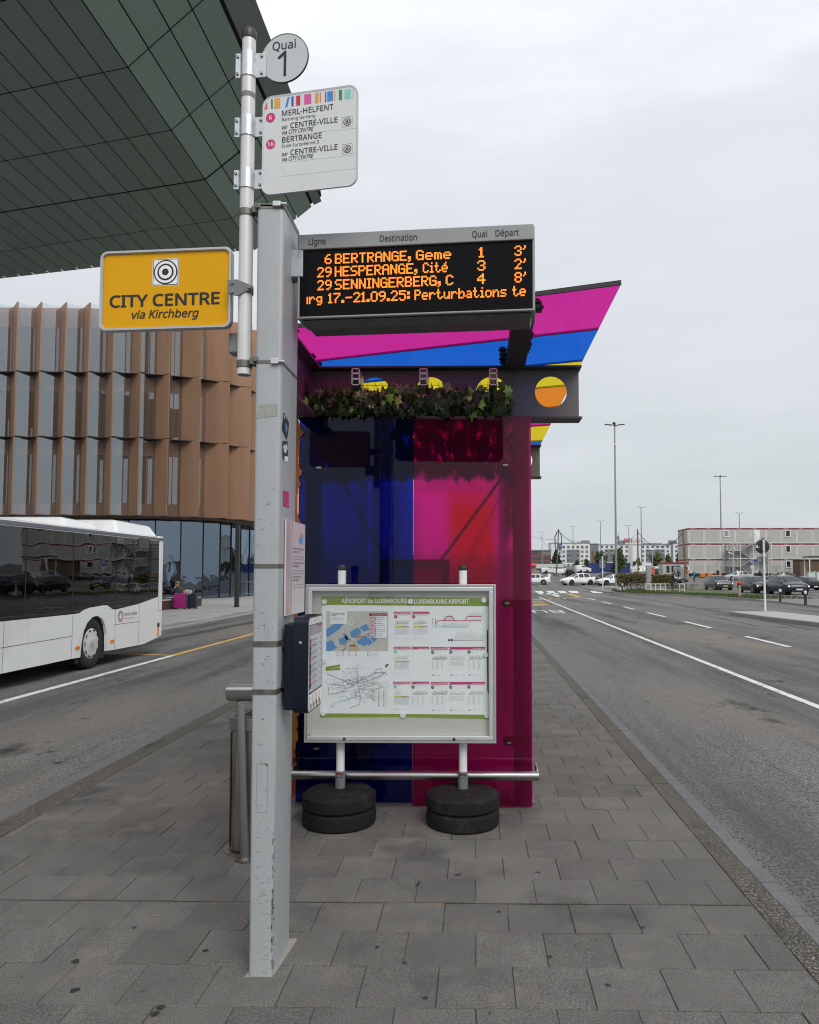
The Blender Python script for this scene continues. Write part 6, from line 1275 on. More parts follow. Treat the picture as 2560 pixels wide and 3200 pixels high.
def zones_of(top, legs, shoe, skin=SKIN):
    return [(('pelvis', 'waist'), top), (('waist', 'chest'), top), (('chest', 'neck'), top), (('neck', 'head0'), skin), (('head0', 'head'), skin), (('pelvis', 'hipl'), legs), (('hipl', 'kneel'), legs), (('kneel', 'anklel'), legs), (('anklel', 'toel'), shoe), (('pelvis', 'hipr'), legs), (('hipr', 'kneer'), legs), (('kneer', 'ankler'), legs), (('ankler', 'toer'), shoe), (('chest', 'shl'), top), (('shl', 'elbl'), top), (('elbl', 'hndl'), top), (('chest', 'shr'), top), (('shr', 'elbr'), top), (('elbr', 'hndr'), top)]
CARD = mat('cardigan_taupe', (.085, .072, .06), .9, var=.15, scale=20); BLU = mat('top_blue', (.02, .06, .30), .8); DKC = mat('cloth_dark', (.016, .017, .022), .85, var=.2, scale=15); JEAN = mat('cloth_jeans', (.04, .05, .08), .85); TRS = mat('cloth_brown', (.06, .045, .035), .85); SHO = mat('shoe_dark', (.015, .014, .013), .6)
# seated woman with chin on hand
sc_ = onz(*zz8(400, 1752), pz); Yw = sc_.y + .95
hx = at(*zz8(400, 1350), Yw)
J = {'pelvis': (0, 0, .50, .155), 'waist': (0, -.03, .68, .15), 'chest': (0, -.09, .88, .16), 'neck': (0, -.11, 1.06, .058), 'head0': (0, -.14, 1.12, .07), 'head': (0, -.155, 1.20, .103), 'hipl': (-.10, -.05, .50, .11), 'kneel': (-.13, -.45, .50, .075), 'anklel': (-.13, -.42, .09, .05), 'toel': (-.13, -.58, .03, .035), 'hipr': (.10, -.05, .50, .11), 'kneer': (.13, -.45, .50, .075), 'ankler': (.13, -.42, .09, .05), 'toer': (.13, -.58, .03, .035),
     'shl': (-.19, -.07, 1.0, .07), 'elbl': (-.24, -.28, .78, .055), 'wrl': (-.08, -.32, 1.02, .04), 'hndl': (-.03, -.29, 1.09, .036), 'shr': (.19, -.07, 1.0, .07), 'elbr': (.27, -.2, .74, .055), 'hndr': (.14, -.42, .62, .04)}
Z = [z for z in zones_of(CARD, JEAN, SHO) if z[0] != ('elbl', 'hndl')] + [(('elbl', 'wrl'), CARD), (('wrl', 'hndl'), SKIN)]
wmn = person('seated woman with short blond hair in a taupe cardigan and blue top, hand at chin', (hx.x, Yw, pz), 0, J, Z, HAIRB)
S = MB(); S.prism([(-.055, .60), (.055, .60), (.05, .97), (-.05, .97)], (0, -.245, 0), (1, 0, 0), (0, 0, 1), 0, .012); S.build('top', BLU, wmn)
S = MB()
for i in range(4): S.tube([(-.045 + i * .017, -.30, 1.085), (-.04 + i * .017, -.315, 1.12 + .006 * (i % 2)), (-.03 + i * .015, -.295, 1.15 + .004 * (i % 2))], .008, 6)
S.tube([(-.02, -.29, 1.08), (.02, -.285, 1.11), (.035, -.27, 1.135)], .009, 6); S.build('finger', SKIN, wmn, smooth=60)
bg = thing('handbag', 'slouchy pale handbag resting on the blue suitcase beside the woman', 'handbag', (hx.x + .58, Yw - .34, pz + .70)); S = MB(); S.ball((0, 0, .12), .2, 14, 9, sc=(1.15, .6, .68)); S.build('body', mat('bag_pale', (.42, .34, .31), .8, var=.2, scale=9), bg, smooth=60); S = MB(); S.tube([(-.16, -.02, .18), (-.08, -.03, .30), (.05, -.03, .32), (.15, -.02, .20)], .014, 6); S.build('strap', mat('strap_brown', (.08, .04, .025), .6), bg, smooth=60)
# people by the site entrance
def walker(label, px, py, Y, J, Z, hair, rz=0, k=1.0, grp=None):
    p = at(px, py, Y); return person(label, (p.x, Y, gz(Y)), rz, J, Z, hair)
w1_ = walker('woman in a long dark coat with turquoise scarf and turquoise bag walking', 2170, 1819, 112, standing(.98, stride=.12), zones_of(DKC, TRS, SHO), mat('hair_grey', (.35, .33, .3), .7))
S = MB(); S.lathe((0, .0, .62), [(.24, 0), (.2, .3), (.17, .55), (.12, .82)], 14); S.build('coat', DKC, w1_, smooth=60); S = MB(); S.prism(rr_pts(-.08, 1.05, .08, 1.50, .04), (0, -.17, 0), (1, 0, 0), (0, 0, 1), 0, .03); S.build('scarf', mat('scarf_turquoise', (.08, .36, .50), .8), w1_); S = MB(); S.prism(rr_pts(-.19, .0, .19, .28, .06), (-.3, -.14, .66), (1, 0, 0), (0, 0, 1), 0, .12); S.tube([(-.42, -.2, .92), (-.32, -.2, 1.12), (-.2, -.2, .92)], .012, 6); S.build('shoulder_bag', mat('bag_turquoise', (.05, .28, .38), .6), w1_)
walker('person in a navy jacket and jeans standing by the half hidden dark car', 2109, 1812, 111, standing(1.0), zones_of(mat('cloth_navy', (.012, .018, .04), .85), JEAN, SHO), HAIRD, R(70))
w3_ = walker('person in black with arms spread at the site hut door', 2121, 1806, 119, standing(1.0, arm=.35), zones_of(DKC, DKC, SHO), HAIRD, R(200))
w4_ = walker('worker in black clothes and white hard hat by the orange blocks', 2244, 1806, 121, standing(1.02), zones_of(DKC, DKC, SHO), None, R(150))
S = MB(); S.ball((0, -.02, 1.70), .125, 14, 8, sc=(1, 1.15, .72)); S.build('hard_hat', POSTW, w4_, smooth=60)
walker('person in dark clothes partly hidden behind the brown saloon', 2375, 1806, 116, standing(.98), zones_of(mat('cloth_black', (.01, .012, .02), .85), DKC, SHO), HAIRD, R(20))
# ============================================================ cars
CGL = mat('car_glass', (.012, .014, .016), .05, var=0, spec=.8); CHR = mat('chrome', (.6, .6, .6), .15, 1, var=0); HLM = mat('headlamp_lens', (.55, .57, .6), .12, .3, var=.1, scale=20, coat=.6); TLM = mat('taillamp_lens', (.30, .012, .012), .15, coat=.5)
PLY = mat('plate_yellow', (.65, .38, .02), .5); TYRE = mat('tyre_rubber', (.012, .012, .012), .8); RIMM = mat('alloy_rim', (.38, .38, .39), .3, .9); RIMD = mat('alloy_dark', (.06, .06, .065), .35, .7)
PROF = {
    'hatch': [(0, .34, .56, .62, .62, .50), (.025, .22, .66, .74, .82, .66), (.10, .19, .74, .86, .89, .72), (.25, .19, .86, 1.02, .90, .72), (.43, .19, .92, 1.42, .90, .60), (.60, .19, .94, 1.50, .90, .60), (.80, .19, .97, 1.44, .90, .59), (.93, .24, 1.0, 1.12, .87, .66), (.985, .30, .92, .98, .80, .66), (1, .40, .70, .74, .68, .55)],
    'sedan': [(0, .34, .54, .60, .62, .50), (.025, .22, .62, .70, .82, .66), (.10, .19, .70, .80, .89, .72), (.27, .19, .82, .94, .90, .72), (.44, .19, .88, 1.36, .90, .58), (.58, .19, .90, 1.45, .90, .58), (.70, .19, .92, 1.40, .90, .58), (.87, .21, .95, 1.05, .89, .68), (.97, .28, .90, .99, .82, .66), (1, .40, .70, .76, .70, .55)],
    'suv': [(0, .42, .66, .74, .64, .52), (.025, .28, .80, .90, .84, .68), (.09, .24, .88, 1.0, .91, .74), (.25, .24, .98, 1.12, .93, .74), (.39, .24, 1.02, 1.55, .93, .64), (.55, .24, 1.04, 1.63, .93, .64), (.80, .24, 1.08, 1.56, .93, .62), (.93, .30, 1.12, 1.26, .90, .70), (.985, .36, 1.0, 1.08, .84, .70), (1, .46, .78, .84, .72, .6)],
}
def car(name, label, kind, paint, L, H, px, py, Y, head, plate=None, taxi=False, rim=RIMM, wid=.9, cat='car', group='parked and waiting cars', z=None, x=None):
    """px: photograph column of the car's middle; head: heading in degrees from +X, 90 = away"""
    p = at(px, py, Y) if x is None else Vector((x, Y, 0)); z = gz(Y) if z is None else z
    t = thing(name, label, cat, (p.x, Y, z), R(head), group)
    pf = PROF[kind]; H0 = max(s[3] for s in pf); k = H / (H0 + .03); wr = wid / .9
    rings = []
    for (s, zl, zb, zt, wb, wt) in pf:
        x = L * (.5 - s); wb *= wr; wt *= wr; hz = [(0, zl), (wb * .86, zl), (wb * .97, zl + .10), (wb, (zl + zb) / 2), (wb * .965, zb), (wt, zt - .03), (wt * .75, zt), (0, zt + .03)]
        rings.append([(x, w, zz * k) for w, zz in hz] + [(x, -w, zz * k) for w, zz in hz[-2:0:-1]])
    n = len(rings[0]); S = MB(); S.v = [v for r_ in rings for v in r_]
    for j in range(len(rings) - 1):
        for i in range(n): S.f.append([j * n + i, j * n + (i + 1) % n, (j + 1) * n + (i + 1) % n, (j + 1) * n + i]); S.m.append(0)
    S.f += [list(range(n)), list(range((len(rings) - 1) * n, len(rings) * n))]; S.m += [0, 0]
    S.build('body', paint, t, smooth=38)
    G = MB(); roof0 = next(i for i, s in enumerate(pf) if s[3] * 1.0 > H0 - .12); last = max(i for i, s in enumerate(pf) if s[3] > H0 - .12)
    def quad(a, b, c, d, ins, off):
        P_ = [Vector(v) for v in (a, b, c, d)]; m = sum(P_, Vector()) / 4; nn = (P_[2] - P_[0]).cross(P_[3] - P_[1]).normalized()
        if nn.dot(m - Vector((m.x * .6, 0, .5))) < 0: nn = -nn
        G.poly([m + (q_ - m) * ins + nn * off for q_ in P_])
    for j in range(roof0 - 1, last + 1):
        for (i0, i1) in ((4, 5), (n - 4, n - 5)):
            a, b, c, d = rings[j][i0], rings[j + 1][i0], rings[j + 1][i1], rings[j][i1]
            quad(a, b, c, d, .86 if roof0 <= j < last else .74, .012)
    for (j, ins) in ((roof0 - 1, .9), (last, .86)):
        A_, B_ = rings[j], rings[j + 1]; G.poly([Vector(v) + Vector((.012 if j < roof0 else -.012, 0, .014)) for v in [(lerp(A_[5][0], B_[5][0], t_), lerp(A_[5][1], B_[5][1], t_) * .94 * s_, lerp(A_[5][2], B_[5][2], t_) + .012) for t_, s_ in ((.06, 1), (.94, 1), (.94, -1), (.06, -1))]])
        G.poly([Vector(v) + Vector((.012 if j < roof0 else -.012, 0, .022)) for v in [(lerp(A_[6][0], B_[6][0], t_), lerp(A_[6][1], B_[6][1], t_) * s_, lerp(A_[6][2], B_[6][2], t_) + .012) for t_, s_ in ((.06, 1), (.94, 1), (.94, -1), (.06, -1))]])
    G.build('glazing', CGL, t, fix=False)
    wr_ = .335 * (1.06 if kind == 'suv' else 1)
    for s in (.185, .80):
        for sy in (-1, 1):
            xw = L * (.5 - s); yw = sy * .90 * wr
            D = MB(); D.cyl((xw, yw * 1.02, wr_ + .015), (xw, yw * .78, wr_ + .015), wr_ + .055, n=24); D.build('wheel_arch', BLKPL, t)
            w = MB(); w.lathe((xw, yw * 1.0 - sy * .0, wr_), [(wr_ * .62, .012), (wr_ * .95, .02), (wr_, -.01), (wr_, -.2)], 24, ax=(0, sy, 0)); ty = w.build('tyre', TYRE, t, smooth=40)
            w = MB(); w.lathe((xw, yw, wr_), [(0, .016), (wr_ * .2, .022), (wr_ * .25, .010), (wr_ * .62, .010)], 20, ax=(0, sy, 0), mi=1)
            for i in range(5): a = 2 * math.pi * i / 5; w.bar((xw, yw + sy * .026, wr_), (xw + wr_ * .6 * math.cos(a), yw + sy * .026, wr_ + wr_ * .6 * math.sin(a)), .075, .012, up=(0, 1, 0))
            w.build('rim', [rim, BLKPL], ty)
    zf = pf[1][2] * k
    for sy in (-1, 1):
        S = MB(); S.prism([(L * .5 - .045, zf * .86), (L * .5 - .32, zf * .98), (L * .5 - .36, zf * 1.05), (L * .5 - .09, zf * .99)], (0, sy * .70 * wr, 0), (1, 0, 0), (0, 0, 1), -.13, .13); S.build('headlight', HLM, t)
        S = MB(); S.prism([(-L * .5 + .02, zf * 1.02), (-L * .5 + .30, zf * 1.14), (-L * .5 + .26, zf * 1.26), (-L * .5 + .04, zf * 1.24)], (0, sy * .70 * wr, 0), (1, 0, 0), (0, 0, 1), -.11, .135); S.build('taillight', TLM, t)
        S = MB(); xm_ = L * (.5 - .315); S.box(xm_ - .07, xm_ + .07, sy * .93 * wr, sy * 1.08 * wr, pf[3][2] * k + .05, pf[3][2] * k + .18); S.build('mirror', paint, t, bevel=.03)
    S = MB(); S.box(L * .5 - .10, L * .5 + .006, -.42 * wr, .42 * wr, zf * .66, zf * .83); S.box(L * .5 - .09, L * .5 + .002, -.60 * wr, .60 * wr, zf * .38, zf * .52); S.build('grille', BLKPL, t)
    for xx in (L * .5 + .012, -L * .5 - .006):
        S = MB(); S.box(xx - .008, xx, -.26, .26, zf * .50 + .02, zf * .50 + .13); S.build('number_plate', plate or POSTW, t)
    for sy in (-1, 1):
        S = MB(); S.box(-L * .26, L * .24, sy * .90 * wr - .01, sy * .90 * wr + .008, .2 * k + .06, .2 * k + .13); S.build('sill_trim', BLKPL, t)
        S = MB()
        for xx in (L * .02, -L * .16): S.box(xx - .09, xx + .07, sy * .885 * wr - .0, sy * .905 * wr + .004, pf[4][2] * k - .09, pf[4][2] * k - .065)
        S.build('door_handle', paint, t)
    if taxi: S = MB(); S.prism(rr_pts(-.14, 0, .14, .12, .04), (.1, 0, H - .01), (0, 1, 0), (0, 0, 1), -.06, .06); S.build('taxi_sign', mat('taxi_yellow', (.72, .62, .2), .4), t)
    return t
def paint(nm, c, m=.3): return mat('paint_' + nm, c, .25, m, var=.02, scale=2, coat=.5)
PWH, PBK, PGR, PSI, PBR, PNV = paint('white', (.75, .76, .76), 0), paint('black', (.010, .011, .013)), paint('grey', (.065, .068, .075), .5), paint('silver', (.36, .37, .38), .25), paint('bronze', (.045, .038, .034), .5), paint('dark_blue', (.014, .018, .028))
def z2(x, y): return 1640 + x * .18551, 1620 + y * .18551
def z3(x, y): return 1920 + x * .19710, 1620 + y * .19710
def z4(x, y): return 2220 + x * .19710, 1660 + y * .19710
def z7(x, y): return 2100 + x * .26667, 1600 + y * .26667
car('parked_car', 'white saloon cut off by the magenta glass edge, far left of the car row', 'sedan', PWH, 4.6, 1.47, z2(190, 0)[0] - 8, 1800, 101, 172, rim=RIMM)
car('parked_car', 'white estate-like hatchback waiting at the far junction, seen from its side', 'hatch', PWH, 4.65, 1.58, z2(893, 0)[0], 1800, 100, 205, PLY, rim=RIMD)
car('parked_car', 'black sport utility car with taxi lamp between the two white cars', 'suv', PBK, 4.6, 1.62, z2(1330, 0)[0], 1800, 103, 200, taxi=True)
car('parked_car', 'white hatchback half hidden behind the tall lamp mast and hedge', 'hatch', PWH, 4.4, 1.45, z2(1490, 0)[0], 1800, 99, 197, PLY, rim=RIMD)
car('parked_car', 'dark grey saloon with taxi lamp partly hidden by the hedge', 'sedan', PGR, 4.5, 1.46, z3(900, 0)[0], 1800, 107, 2, taxi=True)
car('parked_car', 'grey compact utility car with yellow number plate beside the concrete wall', 'suv', PGR, 4.1, 1.60, 2243, 1840, 82.5, 276, PLY)
car('parked_car', 'black crossover with bright rims behind the red hydrant', 'suv', PBK, 4.4, 1.56, 2362, 1850, 69.5, 274, rim=CHR)
car('parked_car', 'glossy black coupe-like utility car with white number plate, nearest to the road', 'suv', PNV, 4.7, 1.62, 2458, 1850, 65, 273, rim=RIMD, wid=.96)
car('parked_car', 'black hatchback seen from behind showing red tail lamps', 'hatch', PBK, 4.0, 1.45, 2508, 1840, 82, 108)
car('parked_car', 'silver hatchback waiting in the taxi lane before the container offices', 'hatch', PSI, 4.45, 1.53, 2306, 1812, 118, 190, taxi=True)
car('parked_car', 'bronze-black saloon with taxi lamp in the taxi lane', 'sedan', PBR, 4.85, 1.45, 2438, 1806, 117, 186, taxi=True)
car('parked_car', 'black saloon with taxi lamp at the right edge of the picture', 'sedan', PBK, 4.85, 1.47, 2548, 1806, 114, 190, taxi=True)
# vans and lorries farther off
def van(label, px0, px1, ptop, Y, head, L, paint_=PWH, dark=True):
    px = (px0 + px1) / 2; p = at(px, 1790, Y); t = thing('parked_van', label, 'van', (p.x, Y, gz(Y)), R(head), 'vans and trailers on the far lot'); H = at(px, ptop, Y).z - gz(Y)
    S = MB(); S.prism([(L / 2, .35), (L / 2, .95), (L / 2 - .25, 1.08), (L / 2 - .95, 1.25), (L / 2 - 1.55, H * .96), (L / 2 - 1.8, H), (-L / 2 + .1, H), (-L / 2, H * .9), (-L / 2, .35)], (0, .95, 0), (1, 0, 0), (0, 0, 1), 0, 1.9); S.build('body', paint_, t, bevel=.06)
    S = MB()
    for sy in (-1, 1):
        S.prism([(L / 2 - 1.05, 1.30), (L / 2 - 1.55, H * .9), (L / 2 - 2.2, H * .9), (L / 2 - 2.2, 1.3)], (0, sy * .953 + .005, 0), (1, 0, 0), (0, 0, 1), 0, .01)
        if dark: S.prism([(L / 2 - 2.35, 1.32), (L / 2 - 2.35, H * .9), (-L / 2 + .2, H * .9), (-L / 2 + .2, 1.32)], (0, sy * .953 + .005, 0), (1, 0, 0), (0, 0, 1), 0, .01)
    S.prism([(-.8, 1.34), (.8, 1.34), (.7, H * .9), (-.7, H * .9)], (L / 2 - .98, 0, 0), (0, 1, 0), (-.28 / 1, 0, .96), -.02, .03); S.build('glazing', CGL, t)
    for s in (L / 2 - .95, -L / 2 + .95):
        for sy in (-1, 1): w = MB(); w.lathe((s, sy * .93, .34), [(.34, -.2), (.34, .02), (.22, .03), (0, .03)], 18, ax=(0, sy, 0)); w.build('tyre', TYRE, t, smooth=40)
van('silver-white minibus with dark side windows parked behind the wire fence', z2(285, 0)[0], z2(680, 0)[0], z2(0, 832)[1], 165, 186, 5.3)
van('plain white panel van beside the blue container', z2(872, 0)[0], z2(1095, 0)[0], z2(0, 792)[1], 172, 6, 3.4, dark=False)
van('white panel van behind the orange and grey ticket pillar', z3(500, 0)[0], z3(770, 0)[0], z3(0, 765)[1], 165, 183, 4.6, dark=False)
van('small white van half hidden behind the leaning wooden pole', z2(500, 0)[0], z2(640, 0)[0], z2(0, 880)[1], 150, 265, 3.8)
van('white van roof showing between the blue container and the wooden pole', z3(255, 0)[0], z3(400, 0)[0], z3(0, 752)[1], 178, 176, 4.6, dark=False)
car('parked_car', 'pale car behind the wire fence near the ticket pillar', 'hatch', PSI, 4.3, 1.5, z3(430, 0)[0], 1790, 150, 186)
car('parked_car', 'dark car beside the small grey hut on the far lot', 'hatch', PBK, 4.3, 1.5, z3(745, 0)[0], 1795, 140, 300)
def boxthing(name, label, cat, px0, px1, py0, Y, depth, M_, z=None, group=None, rz=0):
    a, b = at(px0, 1790, Y), at(px1, 1790, Y); z = gz(Y) if z is None else z; h = at(px0, py0, Y).z - z; t = thing(name, label, cat, ((a.x + b.x) / 2, Y, z), rz, group); return t, b.x - a.x, h
t, w, h = boxthing('shipping_container', 'dark blue corrugated shipping container among the far trees', 'container', z2(1112, 0)[0], z3(252, 0)[0], z2(0, 750)[1], 172, 2.4, None)
S = MB(); k = 46
for i in range(k):
    x0 = -w / 2 + w * i / k; x1 = x0 + w / k; d = .04 if i % 2 else 0; S.box(x0, x1, d, 2.4, .15, h - .12)
BLC = mat('container_blue', (.012, .04, .15), .55, var=.12, scale=1); S.build('corrugated_wall', BLC, t); S = MB(); S.box(-w / 2 - .03, w / 2 + .03, -.03, 2.43, h - .12, h); S.box(-w / 2 - .03, w / 2 + .03, -.03, 2.43, 0, .15)
for x_ in (-w / 2, w / 2): S.box(x_ - .06, x_ + .06, -.035, 2.44, .15, h - .12)
S.build('frame', BLC, t)
t, w, h = boxthing('lorry_trailer', 'long pale box trailer parked at the far left under the brick building', 'trailer', z2(185, 0)[0], z2(660, 0)[0], z2(0, 766)[1], 190, 2.5, None)
S = MB(); S.box(-w / 2, w / 2, 0, 2.5, .9, h); S.build('box_body', mat('trailer_pale', (.50, .51, .48), .6, var=.08, scale=1), t); S = MB(); S.box(-w / 2, w / 2, .2, 2.3, .6, .88); 
for x_ in (-w * .3, -w * .2, w * .35): S.cyl((x_, .1, .45), (x_, .4, .45), .45, n=16)
S.build('chassis', BLKPL, t)
t, w, h = boxthing('food_kiosk', 'small kiosk with red awning at the far left beside the magenta glass', 'kiosk', z2(60, 0)[0], z2(190, 0)[0], z2(0, 760)[1], 150, 2, None)
S = MB(); S.box(-w / 2, w / 2, 0, 2, 0, h); S.build('cabin', mat('kiosk_tan', (.32, .25, .17), .7, var=.2), t); S = MB(); S.prism([(-.6, h * .78), (0, h), (1.6, h + .1), (1.6, h + .02), (0, h - .1)], (-w / 2 - .1, 0, 0), (0, 1, 0), (0, 0, 1), 0, w + .2); S.build('awning', mat('awning_red', (.50, .03, .03), .7), t)
# ============================================================ lamp masts
MASTM = mat('mast_steel', (.27, .28, .285), .5, .5, var=.06, scale=2); LHEAD = mat('lamp_head_dark', (.07, .07, .075), .45, .2)
def mast(label, px, ptop, pbase, Y, r, heads=3, camz=None, lean=0, width=None):
    z0 = gz(Y); p = at(px, pbase, Y); H = at(px, ptop, Y).z - z0; t = thing('lamp_mast', label, 'lamp mast', (p.x, Y, z0), 0, 'tall lamp masts over the forecourt'); ww = width or .9
    S = MB(); S.cyl((0, 0, 0), (0, 0, H), r, r * .5, n=14); S.build('shaft', MASTM, t, smooth=40)
    for a in ([0, 180, 75, 255] if heads > 2 else [0, 180]):
        d = Vector((math.cos(R(a)), math.sin(R(a)), 0)); S = MB(); S.bar(Vector((0, 0, H - .05)), d * ww * .4 + Vector((0, 0, H + .02)), .07, .07); S.bar(d * ww * .3 + Vector((0, 0, H + .02)), d * ww + Vector((0, 0, H + .10)), .34, .10); S.build('lamp_head', LHEAD, t)
    if camz: S = MB(); S.ball((r * .3, -.2, camz), .16, 10, 8); S.build('camera_dome', POSTW, t, smooth=60)
zc_ = at(1924, 1280 + .5217 * 212, 95).z - gz(95)
mast('nearest and tallest lamp mast with four lamp heads and a camera dome', 1926.5, 1280 + .5217 * 93, 1829, 95, .155, 4, zc_, width=1.25)
mast('lamp mast rising behind the middle of the container offices', 1660 + .5217 * 1138, 1280 + .5217 * 402, 1650, 160, .19, 4, width=1.35)
for lbl, x_, y_ in (('thin lamp mast in front of the red hotel lettering', 663, 585), ('lamp mast above the gap between the two white hotel blocks', 418, 668), ('lamp mast above the hotel block with the blue sign', 253, 699), ('leftmost lamp mast standing before the brick building', 67, 734), ('thin lamp mast just left of the red hotel lettering', 587, 695), ('small lamp mast above the right part of the container offices', 1253, 620)):
    px, py = 1660 + .5217 * x_, 1280 + .5217 * y_; Y = 205 if y_ < 600 else 232 if y_ < 640 else 265 if y_ < 690 else 300 if y_ < 720 else 345
    mast(lbl, px, py, 1770, Y, .20, 2, 15 if x_ == 1253 else None, width=Y * .0052)
# ============================================================ distant hotel blocks and the brick building
HW = mat('hotel_white', (.66, .67, .67), .8, var=.03, scale=.2); HG = mat('hotel_grey', (.17, .175, .18), .8, var=.04, scale=.2); HD = mat('hotel_dark_grey', (.12, .12, .125), .8); HWIN = mat('hotel_glass', (.05, .065, .08), .15, var=.3, scale=.3, island=.5); HRED = mat('sign_red', (.55, .04, .04), .5); HRF = mat('roof_grey', (.20, .21, .22), .7)
YH = 440.0; zh = gz(YH)
def hp(px, py): p = at(px, py, YH); return p.x, p.z
winproto = [None]
def hotel_window(par, x, z, y=None, w=1.35, h=1.2, yy=-.06):
    S = winproto[0]
    if S is None:
        m = MB(); m.box(-w / 2, w / 2, yy, .3, -h / 2, h / 2); m.box(-w / 2 - .12, w / 2 + .12, yy - .10, yy - .001, -h / 2 - .14, -h / 2 - .001, 1); m.box(-w / 2, w / 2, yy - .03, yy - .001, -.03, .03, 1); S = m.build('window', [HWIN, HW], par); winproto[0] = S; o = S
    else: o = S.copy(); COL.objects.link(o); o.parent = par
    o.location = (x, 0, z); return o
def block(label, x0, x1, ytop, cols, rows, grey, name='hotel_block', depth=16, M_=HW):
    a, zt_ = hp(x0, ytop); b, _ = hp(x1, ytop); t = thing(name, label, 'hotel', ((a + b) / 2, YH, zh)); S = MB(); S.box(a - (a + b) / 2, b - (a + b) / 2, 0, depth, -1, zt_ - zh); S.build('wall', M_, t)
    S = MB(); S.box(a - (a + b) / 2 - .2, b - (a + b) / 2 + .2, -.25, depth + .2, zt_ - zh, zt_ - zh + .35); S.build('roof_edge', HRF, t)
    if grey:
        for (gx0, gx1, gy0, gy1) in grey: A_, B_ = hp(gx0, gy0), hp(gx1, gy1); S = MB(); S.box(A_[0] - (a + b) / 2, B_[0] - (a + b) / 2, -.04, .2, B_[1] - zh, A_[1] - zh); S.build('grey_field', HG, t)
    for px in cols:
        for py in rows: q_ = hp(px, py); hotel_window(t, q_[0] - (a + b) / 2, q_[1] - zh)
    return t, (a + b) / 2
r1 = [z2(0, y)[1] for y in (483, 560, 637, 713, 788)]
t1_, c1 = block('white hotel block with a dark grey window field and a blue corner sign', z2(445, 0)[0], z2(1100, 0)[0], z2(0, 420)[1], [z2(x, 0)[0] for x in (657, 737, 815, 893, 970, 1047)], r1, [(z2(705, 0)[0], z2(928, 0)[0], z2(0, 528)[1], z2(0, 745)[1])])
A_, B_ = hp(*z2(566, 428)), hp(*z2(622, 496)); S = MB(); S.box(A_[0] - c1, B_[0] - c1, -.5, -.05, B_[1] - zh, A_[1] - zh); S.build('blue_sign', mat('hotel_blue', (.012, .06, .22), .5), t1_)
cv = Canvas((0, -.06, 0), (1, 0, 0), (0, 0, 1)); S_ = z2(592, 0)[0]
for i, ch in enumerate('HOTEL'): q_ = hp(*z2(580, 553 + 37 * i)); q2 = hp(*z2(604, 553 + 37 * i)); cv.text(ch, q_[0] - c1, q_[1] - zh, q2[0] - c1, 2.2, BLACK, 1, .02)
a_, b_ = hp(*z2(574, 470)), hp(*z2(614, 470)); cv.text('budget', a_[0] - c1, a_[1] - zh, b_[0] - c1, 1.0, WHITE, 920); cv.build('lettering', t1_)
A_, B_ = hp(*z2(905, 375)), hp(*z2(1112, 420)); S = MB(); S.box(hp(*z2(985, 0))[0] - c1, B_[0] - c1, 3, 9, B_[1] - zh - 1, hp(*z2(0, 368))[1] - zh); S.box(A_[0] - c1, hp(*z2(985, 0))[0] - c1 - .05, 3, 9, B_[1] - zh - 1, hp(*z2(0, 402))[1] - zh); S.build('roof_plant', HRF, t1_)
t2_, c2 = block('dark grey stair link with brick strip between the hotel blocks', z2(1102, 0)[0], z2(1245, 0)[0], z2(0, 432)[1], [], [], [], 'hotel_link', 14, HG)
A_, B_ = hp(*z2(1128, 540)), hp(*z2(1160, 700)); S = MB(); S.box(A_[0] - c2, B_[0] - c2, -.05, .2, -1, A_[1] - zh); S.build('brick_strip', mat('brick_red', (.16, .075, .055), .85, var=.1, scale=.5), t2_)
x3a, x3b = z2(1246, 0)[0], z3(892, 0)[0]
t3_, c3 = block('long white hotel block carrying the red roof lettering', x3a, x3b, z2(0, 448)[1], [z2(x, 0)[0] for x in (1302, 1383, 1467)] + [z3(x, 0)[0] for x in (120, 197, 455, 530, 610, 688, 767, 848)], [z3(0, y)[1] for y in (451, 521, 595, 665)], [(z2(1347, 0)[0], z3(90, 0)[0], z2(0, 523)[1], z2(0, 740)[1]), (z3(499, 0)[0], z3(803, 0)[0], z3(0, 492)[1], z3(0, 700)[1])])
A_, B_ = hp(*z3(248, 430)), hp(*z3(360, 720)); S = MB(); S.cyl(((A_[0] + B_[0]) / 2 - c3, .5, -1), ((A_[0] + B_[0]) / 2 - c3, .5, A_[1] - zh), (B_[0] - A_[0]) / 2, n=28); S.box(hp(*z3(180, 0))[0] - c3, hp(*z3(415, 0))[0] - c3, 2.5, 9, A_[1] - zh - 2, hp(*z3(0, 370))[1] - zh); S.build('stair_tower', HW, t3_, smooth=40)
S = MB(); S.box(hp(*z3(90, 0))[0] - c3, hp(*z3(240, 0))[0] - c3, 3, 9, A_[1] - zh, hp(*z3(0, 345))[1] - zh); S.box(hp(*z3(480, 0))[0] - c3, hp(*z3(780, 0))[0] - c3, 3, 9, A_[1] - zh, hp(*z3(0, 390))[1] - zh); S.build('roof_plant', HRF, t3_)
cv = Canvas((0, 2.2, 0), (1, 0, 0), (0, 0, 1)); a_, b_ = hp(*z3(172, 370)), hp(*z3(302, 370)); cv.text('ibis', a_[0] - c3, a_[1] - zh, b_[0] - c3, hp(*z3(0, 312))[1] - a_[1], HRED, 1, .03)
a_, b_ = hp(*z3(342, 368)), hp(*z3(478, 368)); cv.text('HOTEL', a_[0] - c3, a_[1] - zh, b_[0] - c3, hp(*z3(0, 335))[1] - a_[1], HRED, 1, .02); cv.build('lettering', t3_)
S = MB(); a_, b_ = hp(*z3(165, 318)), hp(*z3(500, 370))
for z_ in (a_[1] - zh, b_[1] - zh): S.bar((a_[0] - c3, 2.4, z_), (b_[0] - c3, 2.4, z_), .12, .12)
